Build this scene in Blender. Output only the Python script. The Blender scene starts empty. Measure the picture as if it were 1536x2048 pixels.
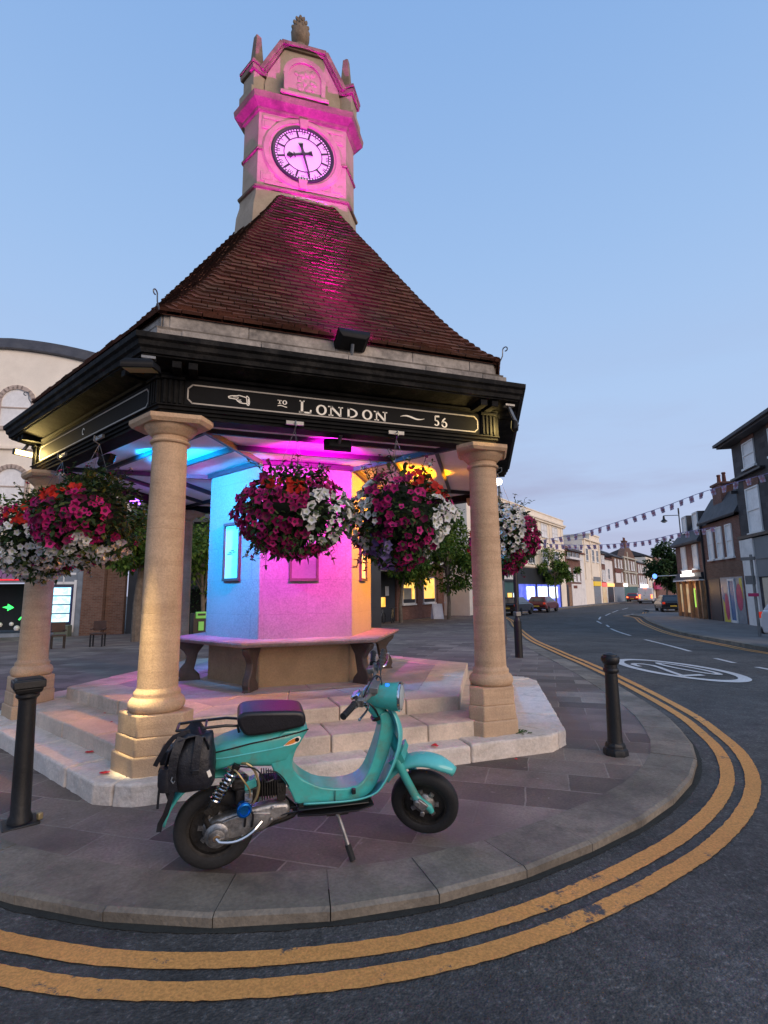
import bpy, bmesh, math, random
from mathutils import Matrix, Vector, noise
from mathutils.geometry import tessellate_polygon
random.seed(7)
R = math.radians
PI = math.pi
scene = bpy.context.scene
COL = scene.collection

# ------------------------------------------------------------------ helpers
def lin(r, g, b):
    f = lambda v: (v/255/12.92) if v/255 <= .04045 else ((v/255+.055)/1.055)**2.4
    return (f(r), f(g), f(b))

def smooth(t):
    t = max(0, min(1, t))
    return t*t*(3-2*t)

def G(x, y):
    """the town falls away gently from the clock tower"""
    return -.42*smooth((math.hypot(x, y)-7)/17)

class MB:
    """collects geometry that becomes one mesh object"""
    def __init__(self):
        self.v = []; self.f = []; self.m = []; self.M = None
    def add(self, vs, fs, m=0):
        o = len(self.v)
        if self.M is not None:
            vs = [self.M @ Vector(p) for p in vs]
        self.v += [tuple(p) for p in vs]
        for q in fs:
            self.f.append([o+i for i in q]); self.m.append(m)
        return self
    def box(self, c, s, rz=0, m=0, top=1.0):
        x, y, z = s[0]/2, s[1]/2, s[2]/2
        cs, sn = math.cos(rz), math.sin(rz)
        vs = []
        for dz, k in ((-z, 1), (z, top)):
            for dx, dy in ((-x, -y), (x, -y), (x, y), (-x, y)):
                dx *= k; dy *= k
                vs.append((c[0]+dx*cs-dy*sn, c[1]+dx*sn+dy*cs, c[2]+dz))
        return self.add(vs, [(3, 2, 1, 0), (4, 5, 6, 7), (0, 1, 5, 4), (1, 2, 6, 5), (2, 3, 7, 6), (3, 0, 4, 7)], m)
    def obox(self, c, ex, ey, ez, m=0):
        c, ex, ey, ez = Vector(c), Vector(ex), Vector(ey), Vector(ez)
        vs = [c+a*ex+b*ey+d*ez for d in (-1, 1) for a, b in ((-1, -1), (1, -1), (1, 1), (-1, 1))]
        return self.add(vs, [(3, 2, 1, 0), (4, 5, 6, 7), (0, 1, 5, 4), (1, 2, 6, 5), (2, 3, 7, 6), (3, 0, 4, 7)], m)
    def loft(self, rings, caps=True, closed=True, m=0):
        n = len(rings[0]); vs = [p for r in rings for p in r]; fs = []
        for i in range(len(rings)-1):
            for j in range(n if closed else n-1):
                k = (j+1) % n
                fs.append((i*n+j, i*n+k, (i+1)*n+k, (i+1)*n+j))
        if caps:
            fs.append(tuple(range(n-1, -1, -1)))
            fs.append(tuple(range((len(rings)-1)*n, len(rings)*n)))
        return self.add(vs, fs, m)
    def prism(self, poly, z0, z1, poly2=None, m=0):
        return self.loft([[(p[0], p[1], z0) for p in poly], [(p[0], p[1], z1) for p in (poly2 or poly)]], m=m)
    def lathe(self, prof, n=24, M=None, m=0, caps=True):
        rings = []
        for r, z in prof:
            ring = [Vector((r*math.cos(2*PI*i/n), r*math.sin(2*PI*i/n), z)) for i in range(n)]
            rings.append([M @ p for p in ring] if M else ring)
        return self.loft(rings, caps=caps, m=m)
    def tube(self, pts, r, n=8, m=0, closed=False, caps=True):
        pts = [Vector(p) for p in pts]; N = len(pts)
        rs = r if isinstance(r, (list, tuple)) else [r]*N
        rings = []; up = None
        for i, p in enumerate(pts):
            a = pts[i-1] if (i > 0 or closed) else p
            b = pts[(i+1) % N] if (i < N-1 or closed) else p
            d = (b-a).normalized()
            if up is None:
                up = d.orthogonal().normalized()
            else:
                up = (up-d*up.dot(d))
                up = up.normalized() if up.length > 1e-6 else d.orthogonal().normalized()
            w = d.cross(up)
            rings.append([p+rs[i]*(up*math.cos(2*PI*k/n)+w*math.sin(2*PI*k/n)) for k in range(n)])
        if closed:
            rings.append(rings[0]); caps = False
        return self.loft(rings, caps=caps, m=m)
    def ball(self, c, r, n=10, m=0):
        rx, ry, rz = r if isinstance(r, (tuple, list)) else (r, r, r)
        rings = []
        k = max(4, n//2)
        for i in range(k+1):
            a = -PI/2+PI*i/k; q = max(math.cos(a), .02)
            rings.append([(c[0]+rx*q*math.cos(2*PI*j/n), c[1]+ry*q*math.sin(2*PI*j/n), c[2]+rz*math.sin(a)) for j in range(n)])
        return self.loft(rings, m=m)
    def poly(self, pts, m=0):
        return self.add(pts, [tuple(range(len(pts)))], m)
    def build(self, name, mats, parent=None, sharp=35, bevel=0, seg=2, world=False, smooth_=True):
        me = bpy.data.meshes.new(name)
        vs = self.v
        if world and parent is not None:
            inv = world_of(parent).inverted()
            vs = [tuple(inv @ Vector(p)) for p in vs]
        me.from_pydata(vs, [], self.f)
        mats = mats if isinstance(mats, (list, tuple)) else [mats]
        for q in mats:
            me.materials.append(q)
        if len(mats) > 1:
            me.polygons.foreach_set('material_index', self.m)
        if smooth_:
            me.polygons.foreach_set('use_smooth', [True]*len(me.polygons))
            if sharp:
                me.set_sharp_from_angle(angle=R(sharp))
        me.update()
        o = bpy.data.objects.new(name, me)
        COL.objects.link(o)
        if parent is not None:
            o.parent = parent
        if bevel:
            b = o.modifiers.new('bevel', 'BEVEL'); b.width = bevel; b.segments = seg
            b.limit_method = 'ANGLE'; b.angle_limit = R(40); b.harden_normals = False
        return o

def world_of(o):
    M = Matrix.LocRotScale(o.location, o.rotation_euler, o.scale)
    return (world_of(o.parent) @ M) if o.parent else M

def tag(o, label=None, cat=None, group=None, kind=None):
    if label: o['label'] = label
    if cat: o['category'] = cat
    if group: o['group'] = group
    if kind: o['kind'] = kind
    return o

def empty(name, loc, label, cat, rot=(0, 0, 0), group=None):
    o = bpy.data.objects.new(name, None); COL.objects.link(o)
    o.location = loc; o.rotation_euler = rot; o.empty_display_size = .2
    return tag(o, label, cat, group)

def copy_tree(o, parent=None):
    c = o.copy(); COL.objects.link(c); c.parent = parent
    for ch in list(o.children):
        copy_tree(ch, c)
    return c

def rebase(o):
    """put a single-mesh thing's origin at the base of its mesh"""
    vs = o.data.vertices
    n = len(vs); lo = min(v.co.z for v in vs)
    cx = sum(v.co.x for v in vs)/n; cy = sum(v.co.y for v in vs)/n
    o.data.transform(Matrix.Translation((-cx, -cy, -lo))); o.location = (cx, cy, lo)
    return o

# ------------------------------------------------------------------ materials
def new_mat(name):
    m = bpy.data.materials.new(name); m.use_nodes = True
    nt = m.node_tree; b = nt.nodes['Principled BSDF']
    return m, nt, b

def node(nt, t, **kw):
    n = nt.nodes.new(t)
    for k, v in kw.items():
        setattr(n, k, v)
    return n

def mix_rgb(nt, fac, a, b, blend='MIX'):
    n = nt.nodes.new('ShaderNodeMix'); n.data_type = 'RGBA'; n.blend_type = blend
    for s, v in ((n.inputs[0], fac), (n.inputs[6], a), (n.inputs[7], b)):
        if hasattr(v, 'links') or hasattr(v, 'is_output'):
            nt.links.new(v, s)
        elif isinstance(v, (tuple, list)):
            s.default_value = (*v[:3], 1)
        else:
            s.default_value = v
    return n.outputs[2]

def ramp(nt, src, stops):
    n = nt.nodes.new('ShaderNodeValToRGB')
    while len(n.color_ramp.elements) < len(stops):
        n.color_ramp.elements.new(.5)
    for e, (p, c) in zip(n.color_ramp.elements, stops):
        e.position = p; e.color = (*c, 1) if len(c) == 3 else c
    nt.links.new(src, n.inputs[0])
    return n.outputs[0]

def noise_n(nt, co, scale, detail=5, rough=.6, dist=0):
    n = node(nt, 'ShaderNodeTexNoise'); n.inputs['Scale'].default_value = scale
    n.inputs['Detail'].default_value = detail; n.inputs['Roughness'].default_value = rough
    n.inputs['Distortion'].default_value = dist
    nt.links.new(co, n.inputs['Vector'])
    return n.outputs['Fac']

def MAT(name, col, rough=.6, var=.2, scale=3, fine=40, metal=0, bump=.0, bscale=60, dirt=None, dscale=1.2, damt=.5,
        island=0, emit=None, es=0, spec=.5, coat=0, transl=0):
    m, nt, b = new_mat(name)
    tc = node(nt, 'ShaderNodeTexCoord').outputs['Object']
    n1 = noise_n(nt, tc, scale); n2 = noise_n(nt, tc, fine, 3)
    dk = tuple(c*(1-var) for c in col); lt = tuple(min(1, c*(1+var)) for c in col)
    c1 = ramp(nt, n1, [(.3, dk), (.7, lt)])
    c2 = ramp(nt, n2, [(.3, (1-var*.7,)*3), (.7, (1+var*.3,)*3)])
    out = mix_rgb(nt, 1.0, c1, c2, 'MULTIPLY')
    if dirt:
        n3 = noise_n(nt, tc, dscale, 8, .7)
        f = ramp(nt, n3, [(.48, (0, 0, 0)), (.68, (damt,)*3)])
        out = mix_rgb(nt, f, out, dirt)
    if island:
        g = node(nt, 'ShaderNodeNewGeometry').outputs['Random Per Island']
        c3 = ramp(nt, g, [(0, (1-island,)*3), (1, (1+island,)*3)])
        out = mix_rgb(nt, 1.0, out, c3, 'MULTIPLY')
    nt.links.new(out, b.inputs['Base Color'])
    b.inputs['Roughness'].default_value = rough; b.inputs['Metallic'].default_value = metal
    b.inputs['Specular IOR Level'].default_value = spec
    if coat: b.inputs['Coat Weight'].default_value = coat
    if emit:
        b.inputs['Emission Color'].default_value = (*emit, 1); b.inputs['Emission Strength'].default_value = es
    if bump:
        bn = node(nt, 'ShaderNodeBump'); bn.inputs['Strength'].default_value = bump; bn.inputs['Distance'].default_value = .01
        nb = noise_n(nt, tc, bscale, 6, .65); nt.links.new(nb, bn.inputs['Height'])
        nt.links.new(bn.outputs[0], b.inputs['Normal'])
    if transl:
        tr = node(nt, 'ShaderNodeBsdfTranslucent'); nt.links.new(out, tr.inputs[0])
        mx = node(nt, 'ShaderNodeMixShader'); mx.inputs[0].default_value = transl
        o = nt.nodes['Material Output']
        nt.links.new(b.outputs[0], mx.inputs[1]); nt.links.new(tr.outputs[0], mx.inputs[2]); nt.links.new(mx.outputs[0], o.inputs[0])
    return m

def LEAF(name, stops, rough=.6, transl=.25):
    m, nt, b = new_mat(name)
    g = node(nt, 'ShaderNodeNewGeometry').outputs['Random Per Island']
    c = ramp(nt, g, stops)
    nt.links.new(c, b.inputs['Base Color']); b.inputs['Roughness'].default_value = rough
    b.inputs['Specular IOR Level'].default_value = .25
    tr = node(nt, 'ShaderNodeBsdfTranslucent'); nt.links.new(c, tr.inputs[0])
    mx = node(nt, 'ShaderNodeMixShader'); mx.inputs[0].default_value = transl
    o = nt.nodes['Material Output']
    nt.links.new(b.outputs[0], mx.inputs[1]); nt.links.new(tr.outputs[0], mx.inputs[2]); nt.links.new(mx.outputs[0], o.inputs[0])
    return m

def EMIT(name, col, s, col2=None, scale=3):
    m, nt, b = new_mat(name)
    b.inputs['Base Color'].default_value = (*[c*.4 for c in col], 1); b.inputs['Roughness'].default_value = .3
    if col2:
        tc = node(nt, 'ShaderNodeTexCoord').outputs['Object']
        c = ramp(nt, noise_n(nt, tc, scale, 2), [(.4, col), (.62, col2)])
        nt.links.new(c, b.inputs['Emission Color'])
    else:
        b.inputs['Emission Color'].default_value = (*col, 1)
    b.inputs['Emission Strength'].default_value = s
    return m

def BRICKM(name, c1, c2, mortar, sx=.225, sy=.075, mort=.012, rough=.8, bump=.4, rot=(0, 0, 0), var=.25, distort=0, plane='XZ', big=None):
    m, nt, b = new_mat(name)
    tc = node(nt, 'ShaderNodeTexCoord').outputs['Object']
    mp = node(nt, 'ShaderNodeMapping'); nt.links.new(tc, mp.inputs[0]); mp.inputs['Rotation'].default_value = rot
    co = mp.outputs[0]
    if plane == 'wall':            # u = x+y, v = z
        s = node(nt, 'ShaderNodeSeparateXYZ'); nt.links.new(co, s.inputs[0])
        a = node(nt, 'ShaderNodeMath', operation='ADD'); nt.links.new(s.outputs[0], a.inputs[0]); nt.links.new(s.outputs[1], a.inputs[1])
        cb = node(nt, 'ShaderNodeCombineXYZ'); nt.links.new(a.outputs[0], cb.inputs[0]); nt.links.new(s.outputs[2], cb.inputs[1])
        co = cb.outputs[0]
    if distort:
        nz = node(nt, 'ShaderNodeTexNoise'); nz.inputs['Scale'].default_value = 3; nt.links.new(co, nz.inputs['Vector'])
        ad = node(nt, 'ShaderNodeVectorMath', operation='MULTIPLY_ADD'); nt.links.new(nz.outputs['Color'], ad.inputs[0])
        ad.inputs[1].default_value = (distort,)*3; nt.links.new(co, ad.inputs[2]); co = ad.outputs[0]
    br = node(nt, 'ShaderNodeTexBrick'); nt.links.new(co, br.inputs['Vector'])
    br.inputs['Color1'].default_value = (*c1, 1); br.inputs['Color2'].default_value = (*c2, 1); br.inputs['Mortar'].default_value = (*mortar, 1)
    br.inputs['Scale'].default_value = 1; br.inputs['Brick Width'].default_value = sx; br.inputs['Row Height'].default_value = sy
    br.inputs['Mortar Size'].default_value = mort; br.inputs['Mortar Smooth'].default_value = .3; br.inputs['Bias'].default_value = 0
    n1 = noise_n(nt, tc, 1.1, 6, .7); n2 = noise_n(nt, tc, 55, 3)
    c = mix_rgb(nt, 1.0, br.outputs['Color'], ramp(nt, n1, [(.3, (1-var,)*3), (.7, (1+var,)*3)]), 'MULTIPLY')
    c = mix_rgb(nt, 1.0, c, ramp(nt, n2, [(.3, (.75,)*3), (.7, (1.15,)*3)]), 'MULTIPLY')
    if distort:
        c = mix_rgb(nt, ramp(nt, noise_n(nt, tc, 1.7, 7, .7), [(.5, (0, 0, 0)), (.72, (.6,)*3)]), c, (.06, .048, .04))
        c = mix_rgb(nt, ramp(nt, noise_n(nt, tc, 17, 2, .5), [(.70, (0, 0, 0)), (.73, (.45,)*3)]), c, (.3, .27, .24))
    if big:
        f = ramp(nt, noise_n(nt, tc, .5, 3), [(.45, (0, 0, 0)), (.6, (.7,)*3)])
        c = mix_rgb(nt, f, c, big)
    nt.links.new(c, b.inputs['Base Color']); b.inputs['Roughness'].default_value = rough; b.inputs['Specular IOR Level'].default_value = .3
    bn = node(nt, 'ShaderNodeBump'); bn.inputs['Strength'].default_value = bump; bn.inputs['Distance'].default_value = .008
    hm = node(nt, 'ShaderNodeMath', operation='MULTIPLY_ADD'); nt.links.new(n2, hm.inputs[0]); hm.inputs[1].default_value = .35
    iv = node(nt, 'ShaderNodeMath', operation='SUBTRACT'); iv.inputs[0].default_value = 1; nt.links.new(br.outputs['Fac'], iv.inputs[1])
    nt.links.new(iv.outputs[0], hm.inputs[2]); nt.links.new(hm.outputs[0], bn.inputs['Height']); nt.links.new(bn.outputs[0], b.inputs['Normal'])
    return m

K = {}
def COLUMN_STONE():
    m, nt, b = new_mat('column_stone')
    tc = node(nt, 'ShaderNodeTexCoord').outputs['Object']
    mp = node(nt, 'ShaderNodeMapping'); mp.inputs['Scale'].default_value = (9, 9, .7); nt.links.new(tc, mp.inputs[0])
    hz = node(nt, 'ShaderNodeMapping'); hz.inputs['Scale'].default_value = (1.5, 1.5, 14); nt.links.new(tc, hz.inputs[0])
    n1 = noise_n(nt, tc, 2.4, 6, .65); n2 = noise_n(nt, tc, 75, 4, .7); st = noise_n(nt, mp.outputs[0], 1.0, 5, .6); hb = noise_n(nt, hz.outputs[0], 1.0, 5, .6)
    c = ramp(nt, n1, [(.3, (.47, .305, .185)), (.7, (.66, .45, .285))])
    c = mix_rgb(nt, 1.0, c, ramp(nt, n2, [(.3, (.8,)*3), (.62, (1.08,)*3)]), 'MULTIPLY')
    c = mix_rgb(nt, 1.0, c, ramp(nt, hb, [(.36, (.90, .885, .87)), (.52, (1.02,)*3)]), 'MULTIPLY')
    c = mix_rgb(nt, ramp(nt, st, [(.55, (0, 0, 0)), (.74, (.38,)*3)]), c, (.26, .18, .125))
    sz = node(nt, 'ShaderNodeSeparateXYZ'); nt.links.new(tc, sz.inputs[0])
    lo = node(nt, 'ShaderNodeMath', operation='MULTIPLY_ADD'); nt.links.new(n1, lo.inputs[0]); lo.inputs[1].default_value = .6; nt.links.new(sz.outputs[2], lo.inputs[2])
    c = mix_rgb(nt, ramp(nt, lo.outputs[0], [(.42, (.55,)*3), (.95, (0, 0, 0))]), c, (.36, .27, .19))
    nt.links.new(c, b.inputs['Base Color']); b.inputs['Roughness'].default_value = .88; b.inputs['Specular IOR Level'].default_value = .3
    bn = node(nt, 'ShaderNodeBump'); bn.inputs['Strength'].default_value = .5; bn.inputs['Distance'].default_value = .008
    ad = node(nt, 'ShaderNodeMath', operation='MULTIPLY_ADD'); nt.links.new(hb, ad.inputs[0]); ad.inputs[1].default_value = .25; nt.links.new(n2, ad.inputs[2])
    nt.links.new(ad.outputs[0], bn.inputs['Height']); nt.links.new(bn.outputs[0], b.inputs['Normal'])
    return m
K['stone'] = COLUMN_STONE()
K['step'] = MAT('step_stone', (.62, .50, .395), .85, .2, 2.0, 55, bump=.45, bscale=60, dirt=(.24, .2, .16), dscale=2.2, damt=.6, island=.07)
K['step_dirty'] = MAT('weathered_step_stone', (.74, .645, .56), .9, .2, 3.0, 45, bump=.7, bscale=40, dirt=(.2, .17, .13), dscale=3.0, damt=.6, island=.06)
K['floor'] = MAT('platform_flagstone', (.44, .37, .35), .8, .2, 2.5, 45, bump=.3, bscale=50, dirt=(.2, .16, .15), dscale=1.8, damt=.6, island=.1)
K['white'] = MAT('pale_rendered_stone', (.29, .28, .275), .8, .1, 3, 60, bump=.25, bscale=50, dirt=(.22, .2, .19), dscale=2.5, damt=.4)
K['white'] = BRICKM('pale_ashlar_wall', (.225, .214, .21), (.24, .232, .226), (.2, .19, .185), .95, .395, .004, .8, .3, plane='wall', var=.12, big=(.25, .235, .225))
K['panel'] = MAT('white_notice_panel', (.85, .83, .82), .5, .05, 4)
K['base'] = MAT('brown_plinth_stone', (.3, .2, .115), .85, .2, 4, 50, bump=.4)
K['seat'] = MAT('worn_bench_stone', (.25, .195, .185), .75, .25, 5, 40, bump=.3, dirt=(.2, .14, .13), dscale=4, damt=.6)
K['ironbrown'] = MAT('dark_bench_bracket', (.06, .04, .034), .6, .3, 6, 40, bump=.4)
K['black'] = MAT('black_painted_timber', (.007, .007, .0074), .75, .35, 3, 40, bump=.2, bscale=30, dirt=(.03, .028, .025), dscale=5, damt=.4, spec=.15)
K['board'] = MAT('black_sign_board', (.010, .010, .0105), .7, .2, 2, 30, spec=.12)
K['lead'] = MAT('weathered_lead', (.36, .315, .27), .8, .35, 3, 25, bump=.5, bscale=20, dirt=(.06, .052, .048), dscale=3.5, damt=.85)
K['gutter'] = MAT('black_gutter', (.009, .0088, .0088), .8, .5, 3, 25, bump=.9, bscale=16, dirt=(.06, .054, .047), dscale=5, damt=.55, spec=.2)
K['cream'] = MAT('cream_lettering', (.92, .86, .74), .5, .06)
K['border'] = MAT('grey_gold_line', (.45, .4, .34), .5, .1)
K['tile'] = MAT('clay_roof_tile', (.118, .050, .034), .88, .3, 2.0, 60, bump=.5, bscale=35, dirt=(.07, .06, .042), dscale=1.6, damt=.6, island=.3, spec=.08)
K['tower'] = MAT('tower_sandstone', (.44, .335, .235), .85, .14, 3, 60, bump=.35, bscale=50, dirt=(.27, .19, .12), dscale=3.5, damt=.5)
K['tower_dark'] = MAT('stained_sandstone', (.27, .19, .125), .9, .3, 4, 40, bump=.5, bscale=35, dirt=(.09, .065, .045), dscale=3, damt=.8)
K['ceil'] = MAT('white_ceiling_board', (.82, .78, .79), .7, .08, 3, 30)
K['beam'] = MAT('dark_ceiling_beam', (.03, .025, .035), .5, .2)
K['galv'] = MAT('galvanised_steel', (.2, .2, .2), .4, .2, 8, 40, metal=.8)
K['iron'] = MAT('black_cast_iron', (.006, .006, .007), .5, .4, 5, 60, bump=.3, bscale=45)
K['flood'] = MAT('black_floodlight_housing', (.010, .010, .011), .6, .3, spec=.2)
K['dial'] = MAT('opal_clock_glass', (.62, .58, .62), .35, .03, emit=(1, .62, .95), es=.2)
K['dialdark'] = MAT('black_dial_iron', (.02, .017, .024), .5, .2)
K['teal'] = MAT('turquoise_paint', (.055, .40, .36), .34, .1, 5, 30, coat=.3, dirt=(.14, .17, .12), dscale=11, damt=.55)
K['teal_light'] = MAT('pale_turquoise_paint', (.11, .52, .5), .3, .08, 5, 30, coat=.35)
K['rubber'] = MAT('black_tyre_rubber', (.014, .014, .015), .75, .3, 8, 60, bump=.3, bscale=70)
K['plastic'] = MAT('black_plastic', (.012, .012, .014), .4, .2)
K['bagcloth'] = MAT('black_bag_fabric', (.010, .011, .017), .45, .4, 6, 60, bump=.5, bscale=25)
K['alu'] = MAT('cast_aluminium', (.36, .35, .34), .42, .3, 12, 60, metal=.75, bump=.3, bscale=50, dirt=(.05, .045, .04), dscale=9, damt=.8)
K['chrome'] = MAT('chrome', (.75, .75, .76), .13, .05, metal=1)
K['steel'] = MAT('grey_painted_steel', (.2, .2, .2), .4, .2, metal=.4)
K['seatleather'] = MAT('black_seat_vinyl', (.012, .011, .014), .38, .3, 10, 80, bump=.2, bscale=120)
K['bluealu'] = MAT('blue_anodised_aluminium', (.01, .16, .55), .25, .15, metal=.8)
K['greasy'] = MAT('oily_dark_metal', (.03, .027, .024), .5, .5, 14, 60, metal=.4, bump=.4)
K['brass'] = MAT('brass_cable', (.42, .32, .16), .4, .2, metal=.6)
K['orange'] = MAT('orange_decal', (.7, .22, .03), .4, .1)
K['glass_lens'] = MAT('headlamp_glass', (.4, .45, .45), .08, .05, spec=.8)
K['asphalt'] = None
K['bark'] = MAT('pale_tree_bark', (.17, .135, .1), .9, .35, 6, 40, bump=.8, bscale=20)
K['wicker'] = MAT('brown_basket_liner', (.05, .03, .022), .9, .4, 10, 60, bump=.6)
K['leaf'] = LEAF('basket_leaf', [(0, (.012, .03, .010)), (.5, (.03, .062, .018)), (1, (.075, .105, .03))])
K['leaf_tree'] = LEAF('tree_leaf', [(0, (.025, .065, .010)), (.5, (.08, .16, .022)), (1, (.19, .26, .04))], .6, .35)
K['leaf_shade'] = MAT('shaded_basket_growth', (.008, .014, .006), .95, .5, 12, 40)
K['leaf_dark'] = LEAF('dark_tree_leaf', [(0, (.012, .032, .012)), (.5, (.03, .068, .02)), (1, (.07, .12, .03))])
K['fl_mag'] = LEAF('magenta_petal', [(0, (.10, .002, .034)), (.45, (.30, .005, .088)), (.8, (.45, .008, .135)), (1, (.6, .03, .22))], .6, .25)
K['fl_white'] = LEAF('white_petal', [(0, (.48, .46, .46)), (1, (.86, .85, .82))], .6, .2)
K['fl_red'] = LEAF('red_petal', [(0, (.30, .008, .008)), (1, (.62, .03, .012))], .6, .25)
K['fl_pur'] = LEAF('purple_petal', [(0, (.06, .02, .12)), (1, (.30, .22, .45))], .6, .25)
def PETAL(name, stops, throat, rough=.6, transl=.22):
    m = LEAF(name, stops, rough, transl)
    return m, MAT(name+'_throat', throat, .7)
K['th_m'] = MAT('dark_petal_throat', (.05, .001, .018), .8); K['th_w'] = MAT('greenish_petal_throat', (.42, .44, .3), .8)
K['throat'] = MAT('dark_petal_throat', (.05, .004, .03), .8)
K['petal_red'] = MAT('fallen_red_petal', (.6, .02, .02), .6, .2)
K['grass'] = MAT('weed_leaf', (.05, .1, .025), .7, .4)

# asphalt and pavings
def asphalt():
    m, nt, b = new_mat('road_asphalt')
    tc = node(nt, 'ShaderNodeTexCoord').outputs['Object']
    big = noise_n(nt, tc, .35, 5, .6); mid = noise_n(nt, tc, 9, 6, .7)
    vo = node(nt, 'ShaderNodeTexVoronoi'); vo.inputs['Scale'].default_value = 95; nt.links.new(tc, vo.inputs['Vector'])
    sp = noise_n(nt, tc, 42, 4, .8)
    c = ramp(nt, mid, [(.3, (.053, .051, .048)), (.7, (.108, .103, .097))])
    c = mix_rgb(nt, 1.0, c, ramp(nt, big, [(.35, (.82,)*3), (.65, (1.18,)*3)]), 'MULTIPLY')
    c = mix_rgb(nt, 1.0, c, ramp(nt, sp, [(.35, (.55,)*3), (.58, (1.05,)*3), (.72, (2.6,)*3)]), 'MULTIPLY')
    v2 = node(nt, 'ShaderNodeTexVoronoi', feature='DISTANCE_TO_EDGE'); v2.inputs['Scale'].default_value = .55
    nz = node(nt, 'ShaderNodeTexNoise'); nz.inputs['Scale'].default_value = 2.5; nz.inputs['Detail'].default_value = 6; nt.links.new(tc, nz.inputs['Vector'])
    wv = node(nt, 'ShaderNodeVectorMath', operation='MULTIPLY_ADD'); nt.links.new(nz.outputs['Color'], wv.inputs[0]); wv.inputs[1].default_value = (.5,)*3; nt.links.new(tc, wv.inputs[2]); nt.links.new(wv.outputs[0], v2.inputs['Vector'])
    ck = mix_rgb(nt, 1.0, ramp(nt, v2.outputs['Distance'], [(0, (1,)*3), (.006, (0, 0, 0))]), ramp(nt, big, [(.5, (0, 0, 0)), (.58, (.8,)*3)]), 'MULTIPLY')
    c = mix_rgb(nt, ck, c, (.018, .018, .018))
    pat = noise_n(nt, tc, .9, 4, .55, 1.0); c = mix_rgb(nt, 1.0, c, ramp(nt, pat, [(.38, (.78,)*3), (.5, (1.0,)*3), (.62, (1.15,)*3)]), 'MULTIPLY')
    nt.links.new(c, b.inputs['Base Color']); b.inputs['Roughness'].default_value = .8; b.inputs['Specular IOR Level'].default_value = .3
    bn = node(nt, 'ShaderNodeBump'); bn.inputs['Strength'].default_value = .75; bn.inputs['Distance'].default_value = .006
    nt.links.new(vo.outputs['Distance'], bn.inputs['Height']); nt.links.new(bn.outputs[0], b.inputs['Normal'])
    return m
def roadpaint(name, col, wear, wscale=7):
    m, nt, b = new_mat(name)
    tc = node(nt, 'ShaderNodeTexCoord').outputs['Object']
    n1 = noise_n(nt, tc, wscale, 9, .78); n2 = noise_n(nt, tc, 80, 3, .7); n0 = noise_n(nt, tc, .8, 3)
    ad = node(nt, 'ShaderNodeMath', operation='MULTIPLY_ADD'); nt.links.new(n0, ad.inputs[0]); ad.inputs[1].default_value = .5; nt.links.new(n1, ad.inputs[2])
    f = ramp(nt, ad.outputs[0], [(wear, (0, 0, 0)), (wear+.05, (1, 1, 1))])
    c = mix_rgb(nt, 1.0, col, ramp(nt, n2, [(.3, (.62,)*3), (.65, (1.08,)*3)]), 'MULTIPLY')
    c = mix_rgb(nt, 1.0, c, ramp(nt, n0, [(.3, (.85,)*3), (.7, (1.1,)*3)]), 'MULTIPLY')
    c = mix_rgb(nt, f, c, (.075, .075, .075))
    nt.links.new(c, b.inputs['Base Color']); b.inputs['Roughness'].default_value = .75; b.inputs['Specular IOR Level'].default_value = .3
    bn = node(nt, 'ShaderNodeBump'); bn.inputs['Strength'].default_value = .6; bn.inputs['Distance'].default_value = .004
    nt.links.new(n2, bn.inputs['Height']); nt.links.new(bn.outputs[0], b.inputs['Normal'])
    return m
K['asphalt'] = asphalt()
K['yellow'] = roadpaint('yellow_road_paint', (.70, .325, .092), .855)
K['whiteline'] = roadpaint('white_road_paint', (.62, .62, .61), .9)
K['paver'] = BRICKM('york_stone_paving', (.095, .071, .059), (.265, .212, .174), (.27, .23, .19), .60, .36, .007, .75, .5, (0, 0, R(36)), .3, .035, 'XY', (.12, .085, .082))
K['kerb'] = MAT('kerb_stone', (.20, .17, .132), .85, .35, 2.5, 50, bump=.7, bscale=45, dirt=(.085, .072, .058), dscale=3.5, damt=.75, island=.16)
K['pave_far'] = MAT('grey_pavement', (.16, .15, .145), .85, .2, 1.5, 30, dirt=(.09, .085, .085), dscale=.8)
K['ground'] = MAT('distant_ground', (.1, .1, .1), .9, .2, .2, 2)
# ------------------------------------------------------------------ clock tower
HEXA = [240, 300, 0, 60, 120, 180]
def hexpts(r, z=None):
    return [(r*math.cos(R(a)), r*math.sin(R(a))) + (() if z is None else (z,)) for a in HEXA]
def hexsweep(mb, prof, closed=False, m=0):
    rings = [hexpts(r, z) for r, z in prof]
    if closed: rings.append(rings[0])
    return mb.loft(rings, caps=False, m=m)
def face_frame(k):
    """outward normal and tangent of hexagon side k (0 = front, then anticlockwise)"""
    a = R(270+60*k)
    return Vector((math.cos(a), math.sin(a), 0)), Vector((-math.sin(a), math.cos(a), 0))
C30 = math.cos(R(30))
tower = empty('clock_tower', (0, 0, 0), 'hexagonal stone and tile clock tower shelter with pink lit clock and columns', 'clock tower')
def P_(name, mb, mat, parent=None, **kw):
    return mb.build(name, mat, parent or tower, **kw)

def kite(ang, rc, h, w):
    """column block plan: faces parallel to the two hexagon sides that meet at this corner"""
    a = R(ang); d = Vector((math.cos(a), math.sin(a))); t = Vector((-d.y, d.x)); c = d*rc
    cd = h/C30
    k = (cd - h*2*.5/C30)
    # edges: n = d*cos30 +- t*sin30
    def edge_at(tv):  # distance along d on outer edges where lateral = tv
        return (h-abs(tv)*.5)/C30
    e = edge_at(w)
    pts = [c+d*cd, c+d*e+t*w, c-d*e+t*w, c-d*cd, c-d*e-t*w, c+d*e-t*w]
    return [(p.x, p.y) for p in pts]

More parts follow.
